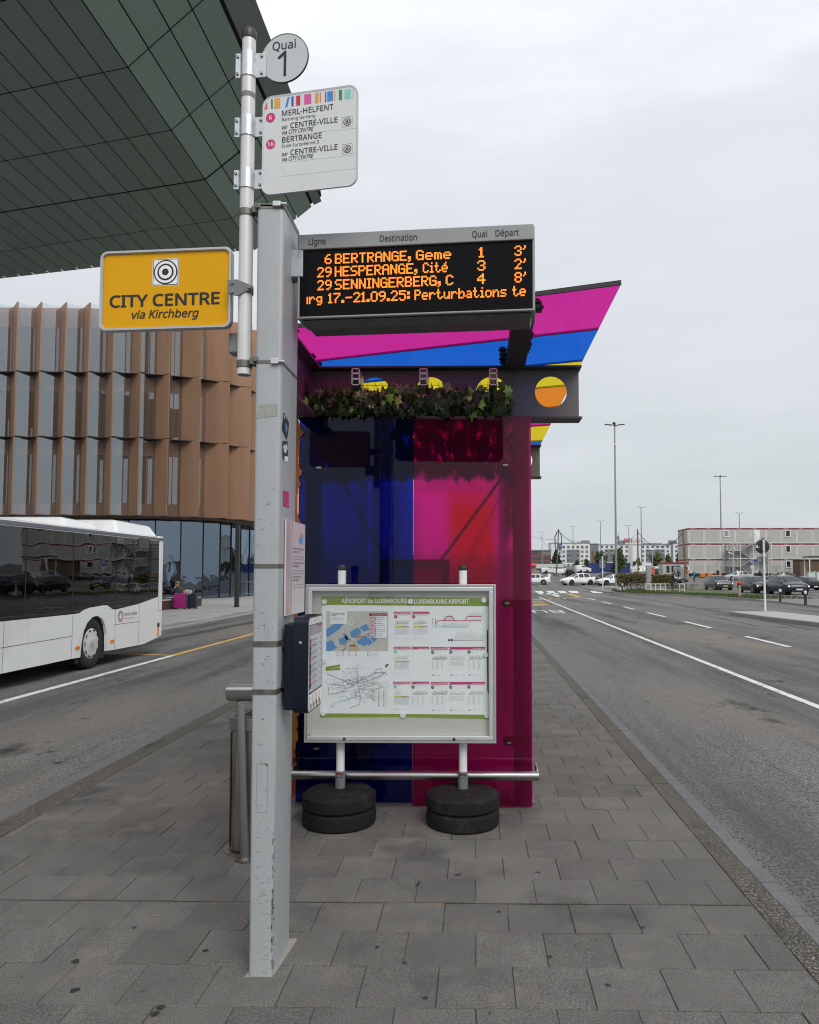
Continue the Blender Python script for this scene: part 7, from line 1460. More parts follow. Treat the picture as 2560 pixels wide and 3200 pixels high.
for i in range(12): x_ = lerp(a_[0], b_[0], i / 11) - c3; S.bar((x_, 2.5, b_[1] - zh - 1.5), (x_, 2.5, a_[1] - zh), .1, .1)
S.build('sign_scaffold', HRF, t3_)
S = MB()
for x_, h_ in ((62, 220), (92, 225)): q_ = hp(*z3(x_, h_)); S.bar((q_[0] - c3, 5, hp(0, z3(0, 390)[1])[1] - zh), (q_[0] - c3, 5, q_[1] - zh), .25, .25); S.box(q_[0] - c3 - .5, q_[0] - c3 + .5, 4.6, 5.4, q_[1] - zh - 4, q_[1] - zh - 2); 
S.build('roof_antenna', HRF, t3_)
t4_, c4 = block('narrow white hotel wing just left of the container offices', z3(893, 0)[0], z3(1060, 0)[0], z3(0, 400)[1], [z3(987, 0)[0]], [z3(0, y)[1] for y in (447, 517, 590, 660)], [(z3(893, 0)[0], z3(938, 0)[0], z3(0, 402)[1], z3(0, 700)[1])])
S = MB(); A_, B_ = hp(*z3(905, 335)), hp(*z3(1030, 385)); S.cyl((A_[0] - c4, 6, (A_[1] + B_[1]) / 2 - zh), (B_[0] - c4, 6, (A_[1] + B_[1]) / 2 - zh), (A_[1] - B_[1]) / 2, n=14); S.box(A_[0] - c4, B_[0] - c4, 4, 8, hp(0, z3(0, 402)[1])[1] - zh, B_[1] - zh); S.build('roof_plant', HRF, t4_)
bb = thing('brick_building', 'low red-brick office building behind the leftmost lamp mast', 'building', (hp(z2(280, 0)[0], 0)[0], YH - 20, gz(YH - 20))); YB_ = YH - 20
def hb(px, py): p = at(px, py, YB_); return p.x - bb.location.x, p.z - bb.location.z
a_, b_ = hb(*z2(-400, 545)), hb(*z2(443, 545)); S = MB(); S.box(a_[0], b_[0], 0, 12, -2, a_[1]); S.build('wall', mat('brick_brown', (.17, .09, .07), .85, var=.12, scale=.5), bb)
S = MB(); S.box(a_[0] - .3, b_[0] + .3, -.4, 12, a_[1], a_[1] + .5); S.build('roof', HRF, bb)
for y0, y1 in ((650, 700), (732, 775)):
    for i in range(8): x0, z0 = hb(*z2(125 + i * 40, y1)); x1, z1 = hb(*z2(125 + i * 40 + 30, y0)); S = MB(); S.box(x0, x1, -.05, .3, z0, z1); S.build('window', HWIN, bb)
for i in range(4): x0, z0 = hb(*z2(132 + i * 30, 610)); x1, z1 = hb(*z2(132 + i * 30 + 20, 562)); S = MB(); S.box(x0, x1, -.05, .3, z0, z1); S.build('window', HWIN, bb)
x0, z0 = hb(*z2(308, 620)); x1, z1 = hb(*z2(440, 555)); S = MB(); S.box(x0, x1, -.06, .3, z0, z1); S.build('grey_panel', HG, bb)
# ============================================================ container offices
YC = 138.0; zg = 1.15
CON = mat('container_grey', (.40, .40, .365), .7, var=.04, scale=.4); CONF = mat('container_frame', (.55, .55, .52), .6, var=.04); CONR = mat('container_red', (.21, .022, .045), .6, var=.05, scale=1); CDW = mat('office_glass', (.02, .022, .025), .1)
xL = at(2153, 1700, YC).x; zT = at(2153, 1649, YC).z; sty = [at(2153, 1600 + .26667 * y, YC).z for y in (187, 367, 549)]; zB = at(2153, 1600 + .26667 * 718, YC).z
mw = at(2153 + 48.2, 1700, YC).x - xL; NM = 11; DP = 7.2
cb_ = thing('container_offices', 'three-storey grey container office block with dark red floor bands', 'office block', (xL, YC, zB - .45))
zo = cb_.location.z
levels = [(zB - zo, sty[2] - zo), (sty[2] - zo, sty[1] - zo), (sty[1] - zo, sty[0] - zo)]
S = MB(); S.box(0, mw * NM, 0, DP, zB - zo, sty[0] - zo); S.build('wall', CON, cb_)
S = MB(); F_ = MB()
for z0, z1 in levels:
    S.box(-.05, mw * NM, -.05, DP + .05, z1 - .30, z1 - .02); F_.box(-.03, mw * NM, -.03, DP + .03, z1 - .50, z1 - .305); F_.box(-.03, mw * NM, -.03, DP + .03, z0, z0 + .16)
S.build('red_band', CONR, cb_)
for i in range(NM + 1):
    x_ = i * mw
    for z0, z1 in levels: F_.box(x_ - .20, x_ - .03, -.04, .05, z0 + .161, z1 - .551); F_.box(x_ + .03, x_ + .20, -.04, .05, z0 + .161, z1 - .551)
for z0, z1 in levels:
    for y_ in (.0, DP - .2): F_.box(-.04, .05, y_ + .06, y_ + .24, z0 + .161, z1 - .551)
F_.build('frame', CONF, cb_)
S = MB()
for z0, z1 in levels:
    for i in range(NM): S.box(mw * i + .4, mw * i + 1.15, -.055, -.045, z1 - .20, z1 - .12)
S.build('band_lettering', mat('band_plate_pale', (.45, .40, .40), .6), cb_)
S = MB(); S.box(.2, mw * NM, .3, DP - .2, 0, zB - zo); S.build('plinth', BLACKR, cb_)
def cwx(px, py=1700): return at(px, py, YC).x - xL
def cwz(px, py): return at(px, py, YC).z - zo
def cwindow(px, py, pw, ph, M_=CDW):
    x_, z_ = cwx(px, py), cwz(px, py); w_, h_ = pw / 2 * YC / F, ph / 2 * YC / F; S = MB(); S.box(x_ - w_, x_ + w_, -.07, .1, z_ - h_, z_ + h_); o = S.build('window', M_, cb_); k = .14
    S = MB(); S.box(x_ - w_ - k, x_ + w_ + k, -.10, -.02, z_ + h_, z_ + h_ + k); S.box(x_ - w_ - k, x_ + w_ + k, -.10, -.02, z_ - h_ - k, z_ - h_); S.box(x_ - w_ - k, x_ - w_, -.10, -.02, z_ - h_, z_ + h_); S.box(x_ + w_, x_ + w_ + k, -.10, -.02, z_ - h_, z_ + h_); S.build('window_frame', POSTW, o)
cwindow(*z7(637, 254), 13, 17, mat('office_glass_sky', (.25, .28, .30), .08)); cwindow(*z7(1358, 252), 12, 18); cwindow(*z7(1362, 433), 12, 18); cwindow(*z7(1366, 612), 12, 18)
for px, py in (z7(996, 280), z7(990, 470), z7(990, 640)): x_, z_ = cwx(px, py), cwz(px, py); S = MB(); S.box(x_ - .55, x_ + .55, -.05, .1, z_ - 1.1, z_ + 1.05); o = S.build('door', POSTW, cb_); S = MB(); S.box(x_ - .42, x_ - .25, -.10, -.05, z_ + .2, z_ + .3); S.build('handle', BLKPL, o)
# outside stair
st = thing('outside_stair', 'galvanised outside staircase with railings on the container office front', 'staircase', (xL, YC - 1.9, zB - zo + cb_.location.z - .45)); ys_ = 0
def sx_(px): return at(px, 1700, YC - 1.9).x - xL
def sz_(py): return at(2300, py, YC - 1.9).z - st.location.z
S = MB(); GST = mat('stair_steel', (.30, .31, .32), .5, .6, var=.05)
x0, x1 = sx_(z7(665, 0)[0]), sx_(z7(1165, 0)[0]); xm1, xm2 = sx_(z7(800, 0)[0]), sx_(z7(950, 0)[0])
for x_ in (x0 + .1, sx_(z7(722, 0)[0]), xm1, xm2, x1):
    for y_ in (0, 1.7): S = MB(); S.bar((x_, y_, 0), (x_, y_, sz_(z7(0, 365)[1])), .12, .12); S.build('column', CONF if x_ > x0 + 1 else GST, st)
zf = [sz_(z7(0, 545)[1]), sz_(z7(0, 362)[1])]; zmid = [sz_(z7(0, 630)[1]), sz_(z7(0, 445)[1])]
S = MB()
for z_ in zf: S.box(xm2 - .3, x1, -.1, 1.75, z_ - .14, z_); S.box(x0, x1, -.12, -.02, z_ - .1, z_ + .03)
for z_ in zmid: S.box(x0, xm1, -.1, 1.75, z_ - .12, z_)
S.build('landing', CONF, st)
def flight(xa, za, xb, zb, y0, y1, mb):
    mb.bar((xa, y0, za), (xb, y0, zb), .06, .26, up=(0, 1, 0)) if False else mb.prism([(xa, za - .15), (xb, zb - .15), (xb, zb + .13), (xa, za + .13)], (0, y0, 0), (1, 0, 0), (0, 0, 1), -.03, .03)
    mb.prism([(xa, za - .15), (xb, zb - .15), (xb, zb + .13), (xa, za + .13)], (0, y1, 0), (1, 0, 0), (0, 0, 1), -.03, .03)
    for i in range(8): t_ = (i + .5) / 8; mb.box(lerp(xa, xb, t_) - .13, lerp(xa, xb, t_) + .13, y0, y1, lerp(za, zb, t_) - .02, lerp(za, zb, t_) + .02)
    for o_ in (.55, 1.0):
        mb.tube([(xa, y0, za + o_), (xb, y0, zb + o_)], .028, 5)
    for i in range(9): t_ = i / 8; mb.cyl((lerp(xa, xb, t_), y0, lerp(za, zb, t_)), (lerp(xa, xb, t_), y0, lerp(za, zb, t_) + 1.0), .012, n=4)
S = MB()
flight(xm2 + .1, .1, xm1, zmid[0], .9, 1.7, S); flight(xm1, zmid[0], xm2 + .1, zf[0], 0, .8, S); flight(xm2 + .1, zf[0], xm1, zmid[1], .9, 1.7, S); flight(xm1, zmid[1], xm2 + .1, zf[1], 0, .8, S)
S.build('flight', GST, st)
S = MB()
def rail(xa, xb, z_, y_, mb):
    for o_ in (.1, .55, 1.05): mb.bar((xa, y_, z_ + o_), (xb, y_, z_ + o_), .05, .05)
    n_ = max(2, int((xb - xa) / .22))
    for i in range(n_ + 1): mb.bar((lerp(xa, xb, i / n_), y_, z_ + .1), (lerp(xa, xb, i / n_), y_, z_ + 1.05), .03, .03)
for z_ in zmid: rail(x0, xm1, z_, 0, S)
rail(xm2 - .2, x1, zf[1], 0, S); rail(sx_(z7(905, 0)[0]), xm2 - .2, zf[1], 0, S); rail(xm2 + .1, x1, zf[0], 0, S)
S.build('railing', GST, st)
# small grey hut, shed, cabinets
t, w, h = boxthing('site_hut', 'small grey container hut with red roof edge beside the office block', 'hut', z3(768, 0)[0], z3(1180, 0)[0], z3(0, 722)[1], 129, 2.6, None)
S = MB(); S.box(-w / 2, w / 2, 0, 2.8, 0, h); S.build('wall', CON, t); S = MB(); S.box(-w / 2 - .05, w / 2 + .05, -.06, 2.85, h, h + .28); S.build('roof_edge', CONR, t)
for x_ in (-w / 2 + .9, -w / 2 + 1.75): S = MB(); S.box(x_ - .25, x_ + .25, -.05, .1, .7, h - .35); S.build('window', CDW, t)
S = MB(); S.box(w * .02, w * .17, -.06, .05, .9, h - .3); S.build('blue_notice', mat('notice_blue', (.015, .05, .16), .5), t); S = MB(); S.box(w * .22, w * .36, -.06, .05, .3, h - .3); S.build('white_notice', POSTW, t)
S = MB(); S.box(-w * .1, w * .49, -.25, -.22, .05, h - .5); S.build('mesh_gate', mat('gate_grey', (.33, .33, .33), .5, .4), t)
ws = thing('warning_sign', 'red and white warning board hung at the corner of the office block', 'sign', (at(z3(1142, 0)[0], 1790, 127).x, 127, gz(127))); a_ = at(*z3(1110, 880), 127); b_ = at(*z3(1174, 790), 127); S = MB(); S.box(a_.x - ws.location.x, b_.x - ws.location.x, 0, .05, a_.z - ws.location.z, b_.z - ws.location.z); S.build('board', mat('board_red', (.55, .07, .10), .5), ws)
S = MB(); W_ = b_.x - a_.x; 
for i in range(3): S.cyl((a_.x - ws.location.x + W_ * (.2 + .3 * i), -.0, a_.z - ws.location.z + .95), (a_.x - ws.location.x + W_ * (.2 + .3 * i), -.02, a_.z - ws.location.z + .95), .28, n=14)
S.box(a_.x - ws.location.x + .3, b_.x - ws.location.x - .3, -.02, 0, a_.z - ws.location.z + 1.9, a_.z - ws.location.z + 2.1); S.build('symbols', mat('board_white', (.68, .6, .6), .6), ws)
S = MB()
for t_ in (.2, .8): S.bar((a_.x - ws.location.x + W_ * t_, .03, 0), (a_.x - ws.location.x + W_ * t_, .03, a_.z - ws.location.z), .05, .05)
S.build('leg', GS, ws)
obp = None
for i, (x0, x1, lb) in enumerate(((1358, 1440, 'orange plastic barrier block under the offices, leftmost of three'), (1472, 1552, 'orange plastic barrier block under the offices, middle of three'), (1612, 1695, 'orange plastic barrier block behind the hard-hatted worker, rightmost of three'))):
    p = at(z3((x0 + x1) / 2, 0)[0], 1800, 130); zb_ = at(p.x, z3(0, 930)[1], 130).z
    if obp is None:
        obp = thing('barrier_block', lb, 'barrier', (p.x, 130, gz(130)), 0, 'orange barrier blocks'); w_ = (z3(1440, 0)[0] - z3(1358, 0)[0]) * 130 / F; h_ = at(0, z3(0, 865)[1], 130).z - gz(130); S = MB(); S.prism([(-w_ / 2, .12), (-w_ / 2, h_), (w_ / 2, h_), (w_ / 2, .12)], (0, .3, 0), (1, 0, 0), (0, 0, 1), 0, .6); S.build('body', mat('plastic_orange', (.55, .18, .015), .5, var=.1), obp, bevel=.06); S = MB(); S.box(-w_ / 2 + .1, -w_ / 2 + .4, -.3, .3, 0, .12); S.box(w_ / 2 - .4, w_ / 2 - .1, -.3, .3, 0, .12); S.build('foot', BLKPL, obp); o = obp
    else: o = copy_tree(obp); o.location = (p.x, 130, gz(130)); o['label'] = lb
t, w, h = boxthing('timber_shed', 'brown timber-clad shed with flat dark roof at the right edge', 'shed', z4(1430, 0)[0], 2600, z4(0, 452)[1], 130, 3, None)
S = MB()
for i in range(34): S.box(-w / 2 + w * i / 34 + .01, -w / 2 + w * (i + 1) / 34 - .01, 0, 3, 0, h)
S.build('boarding', mat('shed_boards', (.13, .085, .055), .8, var=.2, scale=2, island=.2), t); S = MB(); S.box(-w / 2 - .2, w / 2 + .2, -.3, 3.2, h, h + .15); S.build('roof', HRF, t)
sl_ = thing('smoking_shelter', 'slender white frame shelter with dark roof before the timber shed', 'shelter', (at(z4(1580, 0)[0], 1790, 106).x, 106, gz(106))); zt_ = at(*z4(1580, 415), 106).z - sl_.location.z
S = MB()
for x_ in (0, 3.4):
    for y_ in (0, 1.6): S.bar((x_, y_, 0), (x_, y_, zt_), .11, .11)
S.build('frame', POSTW, sl_); S = MB(); S.prism([(-.3, zt_), (3.7, zt_ - .02), (3.7, zt_ + .18), (.1, zt_ + .22), (-.25, zt_ + .12)], (0, 1.8, 0), (1, 0, 0), (0, 0, 1), 0, 2.0); S.build('roof', mat('shelter_roof_dark', (.05, .05, .05), .7), sl_)
for i, (x0, x1, lb) in enumerate(((1562, 1668, 'pale flat cabinet panel behind the bollards, left one'), (1690, 1796, 'pale flat cabinet panel cut by the right picture edge'))):
    a_, b_ = at(*z4(x0, 810), 103), at(*z4(x1, 650), 103); zb_ = gz(103); t = thing('cabinet', lb, 'cabinet', ((a_.x + b_.x) / 2, 103, zb_), 0, 'pale cabinets at the right edge'); w_ = (b_.x - a_.x) / 2; S = MB(); S.box(-w_, w_, 0, .5, .05, b_.z - zb_); S.build('body', mat('cabinet_pale', (.52, .56, .53), .6, var=.05), t, bevel=.03); S = MB(); S.box(-w_ - .03, w_ + .03, -.03, .53, b_.z - zb_, b_.z - zb_ + .05); S.box(-w_ + .05, w_ - .05, .05, .45, 0, .05); S.build('lid', CONF, t)
# mesh site fence
mf = thing('site_fence', 'temporary mesh fence panels along the foot of the container offices', 'fence', (at(2170, 1790, 131.5).x, 131.5, gz(131.5))); xa = mf.location.x; S = MB(); zt_ = at(2300, z4(0, 550)[1], 131.5).z - mf.location.z; xe = at(2512, 1790, 131.5).x - xa
n_ = 8
for i in range(n_): x0, x1 = xe * i / n_ + .05, xe * (i + 1) / n_ - .05; S = MB(); S.tube([(x0, 0, .1), (x0, 0, zt_), (x1, 0, zt_), (x1, 0, .1), (x0, 0, .1)], .035, 5); [S.cyl((lerp(x0, x1, k / 16), 0, .1), (lerp(x0, x1, k / 16), 0, zt_), .006, n=3) for k in range(1, 16)]; [S.cyl((x0, 0, .1 + zt_ * k / 8), (x1, 0, .1 + zt_ * k / 8), .006, n=3) for k in range(1, 8)]; S.build('mesh_panel', GST, mf)
for i in range(n_ + 1): S = MB(); S.box(xe * i / n_ - .09, xe * i / n_ + .09, -.12, .12, 0, .12); S.build('fence_foot', DARKM, mf)
# wire fence behind the far cars
wf = thing('wire_fence', 'dark wire fence with steel posts behind the far row of white cars', 'fence', (at(1690, 1790, 118).x, 118, gz(118))); xa = wf.location.x; xe = at(2070, 1790, 118).x - xa; zt_ = at(1800, z2(0, 862)[1], 118).z - gz(118); S = MB()
for k in range(6): S.bar((0, 0, .2 + zt_ * k / 6), (xe, 0, .2 + zt_ * k / 6), .015, .015)
S.bar((0, 0, zt_), (xe, 0, zt_), .03, .03); S.build('wire', DARKM, wf)
for i in range(9): S = MB(); S.cyl((xe * i / 8, 0, 0), (xe * i / 8, 0, zt_ + .15), .035, n=6); S.build('post', DARKM, wf)
# ============================================================ road signs, bollards, hydrant
ss = thing('round_road_sign', 'dark back of a round road sign on a white pole on the traffic island', 'road sign'); Ys = 31.6; b0 = onz(2392, 1914, 0); Ys = b0.y
def s_at(px, py): return at(px, py, Ys)
c_ = s_at(*z7(1066, 405)); S = MB(); top = s_at(*z7(1073, 316)); S.cyl((b0.x, Ys, 0), (top.x, Ys, top.z), .043, n=16); S.build('pole', POSTW, ss, smooth=40); S = MB(); S.cyl((top.x, Ys, top.z - .02), (top.x, Ys, top.z + .03), .048, n=14); S.build('pole_cap', BLKPL, ss)
S = MB(); r_ = .30; S.lathe((c_.x, Ys + .055, c_.z), [(0, 0), (r_ * .97, 0), (r_, .004), (r_, .025), (0, .025)], 40, ax=(0, 1, 0)); S.build('disc', mat('sign_back', (.022, .023, .025), .5, .1, var=.1, scale=6), ss, smooth=40); S = MB(); S.lathe((c_.x, Ys + .055, c_.z), [(r_ * 1.0, -.006), (r_ * 1.035, -.006), (r_ * 1.035, .03), (r_, .03)], 40, ax=(0, 1, 0)); S.build('rim', ALU, ss, smooth=40)
cv = Canvas((c_.x, Ys + .0545, c_.z), (1, 0, 0), (0, 0, 1)); cv.rrect(-.27, -.05, -.18, .05, .015, WHITE, 1); cv.rect(-.245, -.03, -.215, .02, BLACK, 2); cv.rect(-.16, -.045, -.12, -.02, LGREY, 1); cv.build('sticker', ss)
a_, b_ = s_at(*z7(1007, 588)), s_at(*z7(1130, 520)); S = MB(); S.prism(rr_pts(a_.x, a_.z, b_.x, b_.z, .02), (0, Ys + .05, 0), (1, 0, 0), (0, 0, 1), -.02, 0); S.build('sub_plate', mat('plate_back', (.17, .185, .185), .5, .4, var=.06), ss)
S = MB()
for z_ in (c_.z + .18, c_.z - .18, (a_.z + b_.z) / 2 + .1, (a_.z + b_.z) / 2 - .06): S.box(b0.x - .06, b0.x + .06, Ys - .05, Ys + .055, z_ - .015, z_ + .015)
S.build('clamp', ALU, ss); S = MB(); S.lathe((b0.x, Ys, .004), [(.20, 0), (.18, .012), (.05, .03)], 20); S.build('foot', KERBM, ss)
tsn = thing('triangular_road_sign', 'grey back of a triangular road sign on a white pole at the crossing', 'road sign'); b0 = onz(1884, 1841.5, -.05); Yt = b0.y; q_ = at(*z2(1306, 640), Yt)
S = MB(); S.cyl((b0.x, Yt, -.05), (b0.x, Yt, q_.z), .05, n=12); S.build('pole', POSTW, tsn, smooth=40); A_, B_, C_ = at(*z2(1306, 642), Yt), at(*z2(1248, 742), Yt), at(*z2(1368, 742), Yt); S = MB(); S.prism([(A_.x, A_.z), (B_.x, B_.z), (C_.x, C_.z)], (0, Yt + .06, 0), (1, 0, 0), (0, 0, 1), -.02, 0); S.build('triangle', mat('sign_back_grey', (.20, .205, .21), .5, .4), tsn, bevel=.02)
A_, B_ = at(*z2(1262, 832), Yt), at(*z2(1358, 748), Yt); S = MB(); S.prism(rr_pts(A_.x, A_.z, B_.x, B_.z, .08), (0, Yt + .06, 0), (1, 0, 0), (0, 0, 1), -.02, 0); S.build('sub_plate', MC['sign_back_grey'], tsn)
bs = thing('blue_arrow_sign', 'blue round left-turn arrow sign above a small cream disc, behind the parked cars', 'road sign'); Yb_ = 108; c_ = at(*z4(664, 495), Yb_); bs.location = (c_.x, Yb_, gz(Yb_)); zb_ = gz(Yb_)
S = MB(); S.cyl((0, 0, 0), (0, 0, c_.z - zb_ + .3), .045, n=10); S.build('pole', POSTW, bs); S = MB(); S.cyl((0, -.06, c_.z - zb_), (0, -.09, c_.z - zb_), .31, n=28); S.build('disc', mat('sign_blue', (.015, .10, .36), .45), bs)
cv = Canvas((0, -.0905, c_.z - zb_), (1, 0, 0), (0, 0, 1), step=.002); cv.line([(.10, -.2), (.10, -.02), (.02, .08), (-.08, .08)], .075, WHITE, 1); cv.poly([(-.06, .20), (-.2, .08), (-.06, -.04)], WHITE, 1); cv.build('arrow', bs)
c2_ = at(*z4(666, 572), Yb_); S = MB(); S.cyl((0, -.06, c2_.z - zb_), (0, -.08, c2_.z - zb_), .29, n=28); S.build('cream_disc', mat('sign_cream', (.55, .52, .36), .5), bs)
cp = thing('camera_post', 'pale camera post with side arms in front of the office stairs', 'post'); Yp = 109; p = at(*z4(362, 800), Yp); cp.location = (p.x, Yp, gz(Yp)); H_ = at(*z4(368, 195), Yp).z - gz(Yp)
S = MB(); S.cyl((0, 0, 0), (.1, 0, H_), .08, .05, n=10); S.build('pole', mat('post_pale', (.45, .45, .44), .5, .3), cp); S = MB(); z1 = at(*z4(0, 285), Yp).z - gz(Yp); S.ball((.25, -.05, z1), .16, 8, 6); S.bar((.05, 0, z1), (.25, -.05, z1 + .1), .05, .05); z1 = at(*z4(0, 350), Yp).z - gz(Yp); S.bar((0, 0, z1), (-.6, -.1, z1 + .2), .06, .06); S.bar((-.1, -.1, z1 - .1), (-.7, -.15, z1 + .1), .14, .14); S.build('camera', ALUL, cp)
bp_ = None
for px, py0, py1, z_, lb in ((2439, z4(0, 905)[1], 1882, -.03, 'black bollard with white band in front of the black cars, left of the pair'), (2518, z4(0, 938)[1], 1891.6, -.03, 'black bollard with white band near the kerb, right of the pair'), (1945.6, z3(0, 1040)[1], z3(0, 1168)[1], -.035, 'black bollard with white top at the end of the hedge')):
    p = onz(px, py1, z_)
    if bp_ is None:
        H_ = at(px, py0, p.y).z - z_; bp_ = thing('bollard', lb, 'bollard', (p.x, p.y, z_), 0, 'black bollards'); o = bp_; S = MB(); S.lathe((0, 0, 0), [(.075, 0), (.07, .02), (.07, H_ - .02), (.05, H_), (0, H_)], 16); S.build('shaft', mat('bollard_black', (.018, .02, .022), .5), o, smooth=40); S = MB(); S.lathe((0, 0, H_ * .74), [(.0715, 0), (.0725, .003), (.0725, H_ * .2), (.0715, H_ * .2 + .003)], 16); S.build('reflector_band', POSTW, o, smooth=40)
    else: o = copy_tree(bp_); o.location = (p.x, p.y, z_); o['label'] = lb
hy = thing('fire_hydrant', 'red-headed pillar hydrant on a grey post in the grass verge', 'hydrant'); p = onz(z4(468, 0)[0], z4(0, 1045)[1], -.035); hy.location = (p.x, p.y, -.035); H_ = at(z4(468, 0)[0], z4(0, 790)[1], p.y).z + .035
S = MB(); S.lathe((0, 0, 0), [(.11, 0), (.095, .04), (.09, H_ * .76)], 18); S.build('post', mat('hydrant_grey', (.33, .32, .31), .5, .4, var=.1), hy, smooth=40); S = MB(); S.lathe((0, 0, 0), [(.115, 0), (.115, .10), (.10, .12)], 18); HR = mat('hydrant_red', (.42, .03, .03), .45, var=.1); S.build('base_ring', HR, hy, smooth=40)
S = MB(); S.lathe((0, 0, H_ * .76), [(.10, 0), (.16, .04), (.175, .12), (.14, .20), (.06, .25), (.04, .30), (0, .31)], 18); 
for sx2 in (-1, 1): S.cyl((sx2 * .10, 0, H_ * .76 + .12), (sx2 * .22, -.04, H_ * .76 + .12), .06, n=12)
S.build('head', HR, hy, smooth=40); S = MB()
for sx2 in (-1, 1): S.cyl((sx2 * .221, -.041, H_ * .76 + .12), (sx2 * .25, -.05, H_ * .76 + .12), .05, n=12)
S.build('outlet_cap', ALU, hy)
# concrete wall, rail fence, hedges, boulders
cw = thing('concrete_wall', 'short weathered concrete retaining wall beside the grey car', 'wall'); Yw_ = 77.5; a_, b_ = at(*z3(1150, 1143), Yw_), at(*z3(1435, 1143), Yw_); cw.location = (a_.x, Yw_, -.04); h_ = at(*z3(0, 1030), Yw_).z + .04; S = MB(); S.box(0, b_.x - a_.x, 0, 2.2, 0, h_); S.prism([(0, 0), (-1.4, 2.4), (-1.2, 2.6), (.2, .3)], (0, 0, 0), (1, 0, 0), (0, 1, 0), 0, h_ * .97); S.build('wall', mat('weathered_concrete', (.23, .215, .18), .9, var=.2, scale=1.5, stain=[((.07, .062, .05), 3, .5, .75, (1, 1, .25))]), cw, bevel=.03); S = MB(); S.box(.05, b_.x - a_.x - .05, .05, 2.1, h_, h_ + .03); S.build('top_screed', KERBM, cw)
rfn = thing('rail_fence', 'low white metal hoop fence running in front of the hedge', 'fence'); Yr_ = 71.5; a_, b_ = at(*z3(505, 1160), Yr_), at(*z3(1092, 1165), Yr_); rfn.location = (a_.x, Yr_, -.035); h_ = at(*z3(0, 1038), Yr_).z + .035; S = MB(); L_ = b_.x - a_.x
for z_ in (h_, h_ * .28): S.bar((0, 0, z_), (L_, -.5, z_), .05, .06)
S.build('rail', POSTW, rfn)
for i in range(9): S = MB(); S.bar((L_ * i / 8, -.5 * i / 8, 0), (L_ * i / 8, -.5 * i / 8, h_), .055, .055); S.build('upright', POSTW, rfn)
def tree(name, label, x, y, z, H, rx, rz_, n, size, mats, seed, trunk=.12, cz_=None, conic=False, clumps=16, bark=None, group=None, ryk=1.0):
    t = thing(name, label, 'tree', (x, y, z), 0, group); q = random.Random(seed); S = MB(); top = H * .8; S.tube([(0, 0, -.1), (q.uniform(-.1, .1), 0, H * .3), (q.uniform(-.2, .2), 0, H * .6), (0, 0, top)], [trunk, trunk * .8, trunk * .5, trunk * .15], 7)
    cz_ = cz_ if cz_ is not None else H - rz_
    for i in range(9): a = q.uniform(0, 6.28); z0 = q.uniform(H * .28, H * .7); l = rx * q.uniform(.5, .9); S.tube([(0, 0, z0), (l * .5 * math.cos(a), l * .5 * math.sin(a), z0 + l * .4), (l * math.cos(a), l * math.sin(a), z0 + l * .7)], [trunk * .4, trunk * .25, trunk * .08], 5)
    S.build('trunk', bark or mat('bark', (.06, .045, .032), .9, var=.3, scale=6), t); C = MB()
    for i in range(clumps):
        if conic: f = (i + .5) / clumps; zz = H * .1 + (H * .9) * f; r_ = rx * (1 - f) ** .8; a = i * 2.4; c = (r_ * .55 * math.cos(a), r_ * .55 * math.sin(a) * ryk, zz); rad = (r_ * .65 + .1, r_ * .65 + .1, H / clumps * 1.6)
        else: u_ = q.uniform(-1, 1); a = q.uniform(0, 6.28); s_ = math.sqrt(1 - u_ * u_) * q.uniform(.35, .95); c = (rx * s_ * math.cos(a), rx * ryk * s_ * math.sin(a), cz_ + rz_ * u_ * .85); k = q.uniform(.24, .42); rad = (rx * k, rx * k, rz_ * k)
        m0 = q.randrange(3); k0 = len(C.m); leaf_cloud(C, c, rad, max(4, n // clumps), size, q)
        for j in range(k0, len(C.m)): C.m[j] = m0 if q.random() < .6 else C.m[j]
    C.build('crown', mats, t, fix=False); return t
def hedge(name, label, px0, px1, ptop, Y, n, seed, depth=1.2):
    a_, b_ = at(px0, 1846, Y), at(px1, 1846, Y); z_ = -.035; h_ = at(px0, ptop, Y).z - z_; t = thing(name, label, 'hedge', ((a_.x + b_.x) / 2, Y, z_)); w_ = (b_.x - a_.x) / 2; q = random.Random(seed); S = MB()
    for i in range(int(w_ * 2 / .28)):
        x_ = -w_ + .14 + i * .28 + q.uniform(-.06, .06); y_ = q.uniform(-.3, .3); S.tube([(x_, y_, -.05), (x_ + q.uniform(-.08, .08), y_, h_ * .35), (x_ + q.uniform(-.15, .15), y_, h_ * .8)], [.028, .022, .01], 5)
    S.build('stem', mat('hedge_stem', (.11, .08, .055), .9, var=.2, scale=5), t); C = MB()
    for _ in range(n):
        zz = h_ * (.26 + .74 * q.random() ** .8); c = Vector((q.uniform(-w_, w_), q.uniform(-depth / 2, depth / 2), zz + q.uniform(-.05, .07)))
        if zz < h_ * .45 and q.random() < .6: continue
        d = Vector((q.uniform(-1, 1), q.uniform(-1, .4), q.uniform(-.3, 1))).normalized(); x = d.orthogonal().normalized(); y = d.cross(x); s1 = q.uniform(.05, .10); C.poly([c - x * s1, c + y * s1 * .6, c + x * s1, c - y * s1 * .6], q.choice((0, 0, 1, 2, 2)))
    C.build('foliage', [mat('hedge_brown', (.115, .072, .022), .7, island=.35, var=.2), mat('hedge_gold', (.17, .13, .03), .7, island=.3, var=.2), mat('hedge_green', (.055, .075, .02), .7, island=.35, var=.2)], t, fix=False)
hedge('clipped_hedge', 'browning clipped hedge to the right of the tall lamp mast', z3(45, 0)[0], z3(495, 0)[0], z3(0, 880)[1], 75.5, 3600, 41); hedge('clipped_hedge', 'browning clipped hedge behind the white hoop fence', z3(600, 0)[0], z3(935, 0)[0], z3(0, 892)[1], 75.5, 2700, 42)
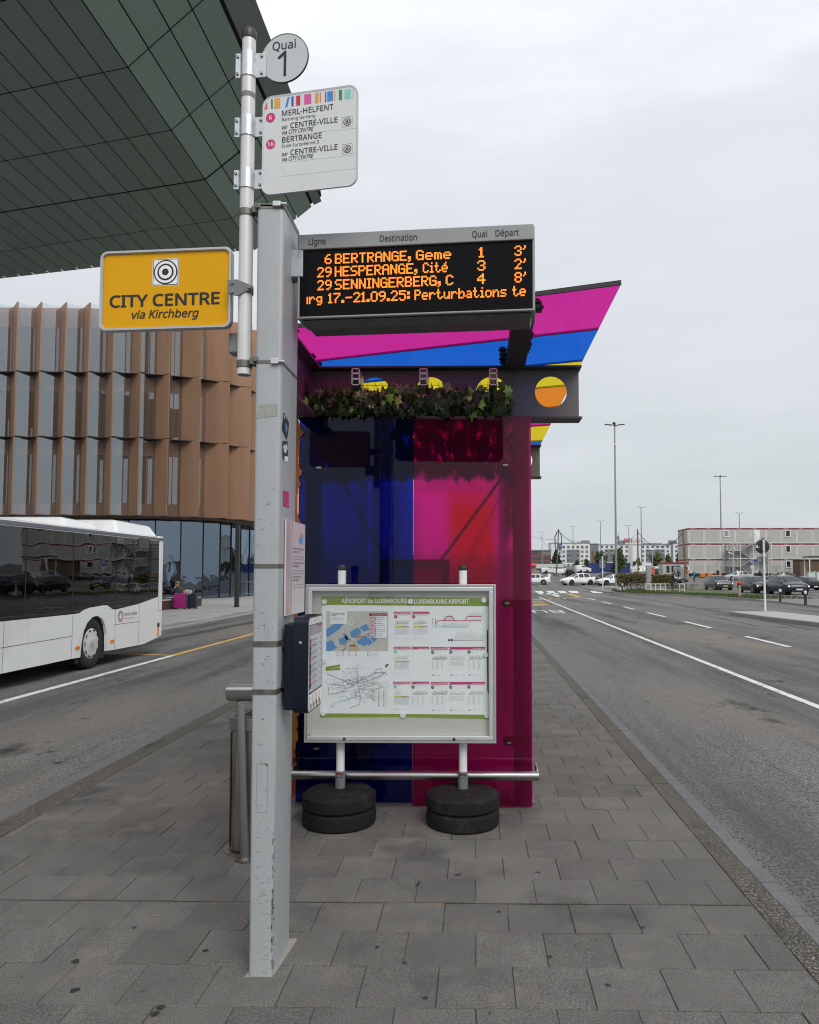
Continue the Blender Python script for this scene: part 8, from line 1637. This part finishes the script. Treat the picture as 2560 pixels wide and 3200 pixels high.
tree('young_conifer', 'small dark conifer at the right end of the hoop fence', at(*z3(935, 1170), 71).x, 71, -.035, at(*z3(935, 905), 71).z + .035, .55, .8, 420, .07, [LFM[0]] * 3, 51, .03, conic=True, clumps=14)
for i, (x_, y_, s_) in enumerate(((1385, 1160, .30), (1470, 1170, .33), (1545, 1180, .32), (1625, 1205, .36))):
    p = onz(*z2(x_, y_ + 18), -.05); S = MB(); S.ball((0, 0, s_ * .35), s_, 10, 7, sc=(1.2, .9, .62)); S.v = [(a + .06 * math.sin(7 * b + i), b, c + .04 * math.sin(9 * a + i)) for a, b, c in S.v]; o = S.build('boulder', mat('boulder_stone', (.30, .285, .25), .9, var=.2, scale=3), loc=(p.x, p.y, -.06)); o.rotation_euler = (0, 0, i); tag(o, 'pale rounded boulder edging the verge tip near the crossing sign', 'boulder', 'boulders along the verge tip')
# ticket pillar, poles and overhead cables
tp = thing('ticket_pillar', 'grey and orange ticket machine pillar behind the hedge', 'ticket machine'); Y_ = 112; a_, b_ = at(*z3(522, 915), Y_), at(*z3(643, 770), Y_); tp.location = (a_.x, Y_, gz(Y_)); w_ = b_.x - a_.x; h_ = b_.z - gz(Y_); S = MB(); S.prism([(0, 0), (0, h_ * .96), (w_ * .6, h_), (w_ * .6, 0)], (0, .8, 0), (1, 0, 0), (0, 0, 1), 0, .8); S.build('body', mat('pillar_grey', (.27, .28, .285), .6), tp); S = MB(); S.box(w_ * .605, w_, -.02, .8, 0, h_); S.build('orange_front', mat('pillar_orange', (.42, .12, .07), .6), tp)
WOOD = mat('pole_wood', (.16, .10, .055), .85, var=.25, scale=2, stretch=(4, 4, .3))
def wpole(label, px0, py0, px1, py1, Y, r, M_=WOOD, nm='wooden_pole'):
    a_ = at(px0, py0, Y); b_ = at(px1, py1, Y); t = thing(nm, label, 'pole', (a_.x, Y, gz(Y))); S = MB(); S.cyl((0, 0, 0), (b_.x - a_.x, 0, b_.z - gz(Y)), r, r * .8, n=10); S.build('shaft', M_, t, smooth=40); return t, b_
w_1, top1 = wpole('leaning wooden utility pole with coiled cables in front of the blue-signed hotel', *z2(535, 920), *z2(572, 178), 142, .13, mat('pole_wood_grey', (.13, .11, .09), .85, var=.2, scale=2))
w_2, top2 = wpole('wooden utility pole in front of the long hotel block', *z3(382, 880), *z3(369, 168), 142, .15)
w_3, top3 = wpole('wooden utility pole leaning at the corner of the container offices', *z3(1118, 790), *z3(1087, 190), 127, .13)
S = MB()
for dx in (.05, .28): S.bar((.1 + dx, .0, 0), (top3.x - w_3.location.x + dx * .3, 0, top3.z - w_3.location.z), .10, .10)
S.build('brace', WOOD, w_3)
S = MB()
for k in range(4): o_ = k * .10; S.tube([(top1.x - w_1.location.x, 0, top1.z - w_1.location.z), (top1.x - w_1.location.x + .5 + o_ * .5, -.05, top1.z - w_1.location.z - 1.6), (top1.x - w_1.location.x + .45, 0, top1.z - w_1.location.z - 3.6 - k * .4), (top1.x - w_1.location.x - .5, 0, top1.z - w_1.location.z - 3.6 - k * .4), (top1.x - w_1.location.x - .62 - o_, -.05, top1.z - w_1.location.z - 1.6), (top1.x - w_1.location.x, 0, top1.z - w_1.location.z)], .028, 4)
S.build('cable_coil', BLKPL, w_1)
def cable(label, A_, B_, sag, r=.032):
    A_, B_ = Vector(A_), Vector(B_); S = MB(); S.tube([A_ + (B_ - A_) * t - Vector((0, 0, sag * 4 * t * (1 - t))) for t in [i / 16 for i in range(17)]], r, 5); o = S.build('overhead_cable', BLKPL); tag(o, label, 'cable', 'overhead cables')
cable('thick sagging cable between the two right-hand wooden poles', (top2.x, 142, at(*z3(380, 208), 142).z), (top3.x, 127, at(*z3(1085, 230), 127).z), 2.6, .05)
e_ = at(*z2(960, 382), 150); cable('cable dropping from the leaning pole toward the hotel roof', (top1.x, 142, top1.z - .3), (e_.x, 150, e_.z), .9, .04)
e_ = at(*z2(100, 296), 150); cable('cable running from the leaning pole to the left behind the magenta glass', (top1.x, 142, top1.z - 1.9), (e_.x, 150, e_.z), .3, .025)
cable('long thin cable between the leaning pole and the middle wooden pole', (top1.x, 142, top1.z - .5), (top2.x, 142, at(*z3(360, 228), 142).z), 3.6, .022)
e_ = at(*z2(260, 290), 155); cable('slack cable loop left of the leaning pole', (top1.x, 142, top1.z - 3.8), (e_.x, 155, e_.z), 1.2, .022)
rw_ = thing('round_white_sign', 'round white sign with red ring among the far parked cars', 'road sign'); p = at(*z2(415, 962), 113); rw_.location = (p.x, 113, gz(113)); h_ = p.z - gz(113); S = MB(); S.cyl((0, 0, 0), (0, 0, h_ + .2), .04, n=8); S.build('pole', ALU, rw_); S = MB(); S.cyl((0, -.05, h_), (0, -.08, h_), .42, n=24); S.build('disc', mat('ring_red', (.5, .06, .05), .5), rw_); S = MB(); S.cyl((0, -.081, h_), (0, -.09, h_), .28, n=24); S.build('centre', POSTW, rw_)
gl = thing('globe_lamp', 'white globe street lamp before the round tree', 'street lamp'); p = at(*z3(607, 515), 150); gl.location = (p.x, 150, gz(150)); h_ = p.z - gz(150); S = MB(); S.cyl((0, 0, 0), (0, 0, h_), .07, n=8); S.build('pole', ALUL, gl); S = MB(); S.ball((0, 0, h_ + .1), .38, 14, 10); S.build('globe', POSTW, gl, smooth=60); S = MB(); S.lathe((0, 0, h_ + .05), [(.39, 0), (.40, .1), (.2, .38)], 14); S.build('shade', BLKPL, gl)
# ============================================================ trees before the hotel
def ptree(label, x0, x1, ytop, ybase, Y, zf, mats, n, seed, conic=False, size=.28, nm='broadleaf_tree'):
    px = (x0 + x1) / 2; p = at(px, ytop, Y); z_ = gz(Y); H_ = p.z - z_; rx_ = (x1 - x0) / 2 * Y / F; return tree(nm, label, p.x, Y, z_, H_, rx_, H_ * .42, n, size, mats, seed, .16, H_ * .58, conic, clumps=26 if not conic else 20)
LFG = [LFM[1], LFM[2], mat('leaf_lime', (.13, .14, .03), .6, island=.4, var=.2)]; LFD = [mat('leaf_conifer', (.018, .032, .018), .7, island=.4), LFM[0], mat('leaf_conifer_mid', (.03, .045, .025), .7, island=.4)]
ptree('dark conifer beside the leaning wooden pole', z2(405, 0)[0], z2(655, 0)[0], z2(0, 545)[1], 0, 215, 0, LFD, 1500, 61, True, .32, 'conifer')
ptree('green round tree in front of the grey hotel link', z2(1165, 0)[0], z2(1390, 0)[0], z2(0, 555)[1], 0, 250, 0, LFM, 1500, 62)
ptree('tall loose tree just right of the nearest lamp mast', z2(1480, 0)[0], z2(1720, 0)[0], z2(0, 500)[1], 0, 165, 0, LFM, 1500, 63, False, .24)
ptree('conifer in front of the blue container', z2(1420, 0)[0], z2(1600, 0)[0], z2(0, 770)[1], 0, 140, 0, LFD, 700, 64, True, .22, 'conifer')
ptree('yellow-green tree standing before the grey hotel field', z3(548, 0)[0], z3(755, 0)[0], z3(0, 530)[1], 0, 260, 0, LFG, 1500, 65)
ptree('pale young tree right of the grey hotel field', z3(795, 0)[0], z3(900, 0)[0], z3(0, 550)[1], 0, 260, 0, [LFG[2], LFM[2], LFM[1]], 800, 66)
ptree('green tree squeezed against the container office side', z3(975, 0)[0], z3(1045, 0)[0], z3(0, 558)[1], 0, 250, 0, LFG, 700, 67)
ptree('thin yellowing tree beside the middle wooden pole', z3(340, 0)[0], z3(428, 0)[0], z3(0, 625)[1], 0, 240, 0, [LFY[1], LFY[0], LFM[2]], 500, 68)
ptree('low dark bush-like tree under the hotel stair tower', z3(285, 0)[0], z3(345, 0)[0], z3(0, 680)[1], 0, 240, 0, LFM, 400, 69)
ptree('small round tree under the dark grey window field', z2(835, 0)[0], z2(925, 0)[0], z2(0, 715)[1], 0, 230, 0, LFM, 500, 70)
ptree('bushy low tree between the hotel block and the link', z2(975, 0)[0], z2(1110, 0)[0], z2(0, 690)[1], 0, 240, 0, LFM, 700, 71)
ptree('broad dark tree right of the pale young tree', z3(860, 0)[0], z3(945, 0)[0], z3(0, 640)[1], 0, 255, 0, LFM, 500, 72)
S = MB(); q = random.Random(90)
for i in range(64): leaf_cloud(S, (-330 + i * 5.9, 490 + q.uniform(-8, 8), gz(490) + q.uniform(1, 5)), (6.5, 4, q.uniform(4, 7.5)), 70, 1.0, q)
tag(S.build('far_woods', LFM, fix=False), 'dark far-off wood along the horizon behind the shelter', 'woods', kind='stuff')
ptree('rust-tinged shrub behind the far white hatchback', z2(640, 0)[0], z2(860, 0)[0], z2(0, 865)[1], 0, 122, 0, [LFM[0], LFY[0], LFM[0]], 900, 73, False, .13, 'shrub')
# ============================================================ move every root made at the origin to the base of its parts
bpy.context.view_layer.update()
_kids = {}
for o in bpy.data.objects:
    if o.parent: _kids.setdefault(o.parent.name, []).append(o)
for o in list(bpy.data.objects):
    if o.type == 'EMPTY' and o.parent is None and o.location.length < 1e-6 and o.name in _kids:
        P_ = [Vector(c.location) + Vector(v) for c in _kids[o.name] if c.type == 'MESH' for v in c.bound_box]
        lo = [min(p[i] for p in P_) for i in range(3)]; hi = [max(p[i] for p in P_) for i in range(3)]
        b = Vector(((lo[0] + hi[0]) / 2, (lo[1] + hi[1]) / 2, lo[2])); o.location = b
        for c in _kids[o.name]: c.location = Vector(c.location) - b
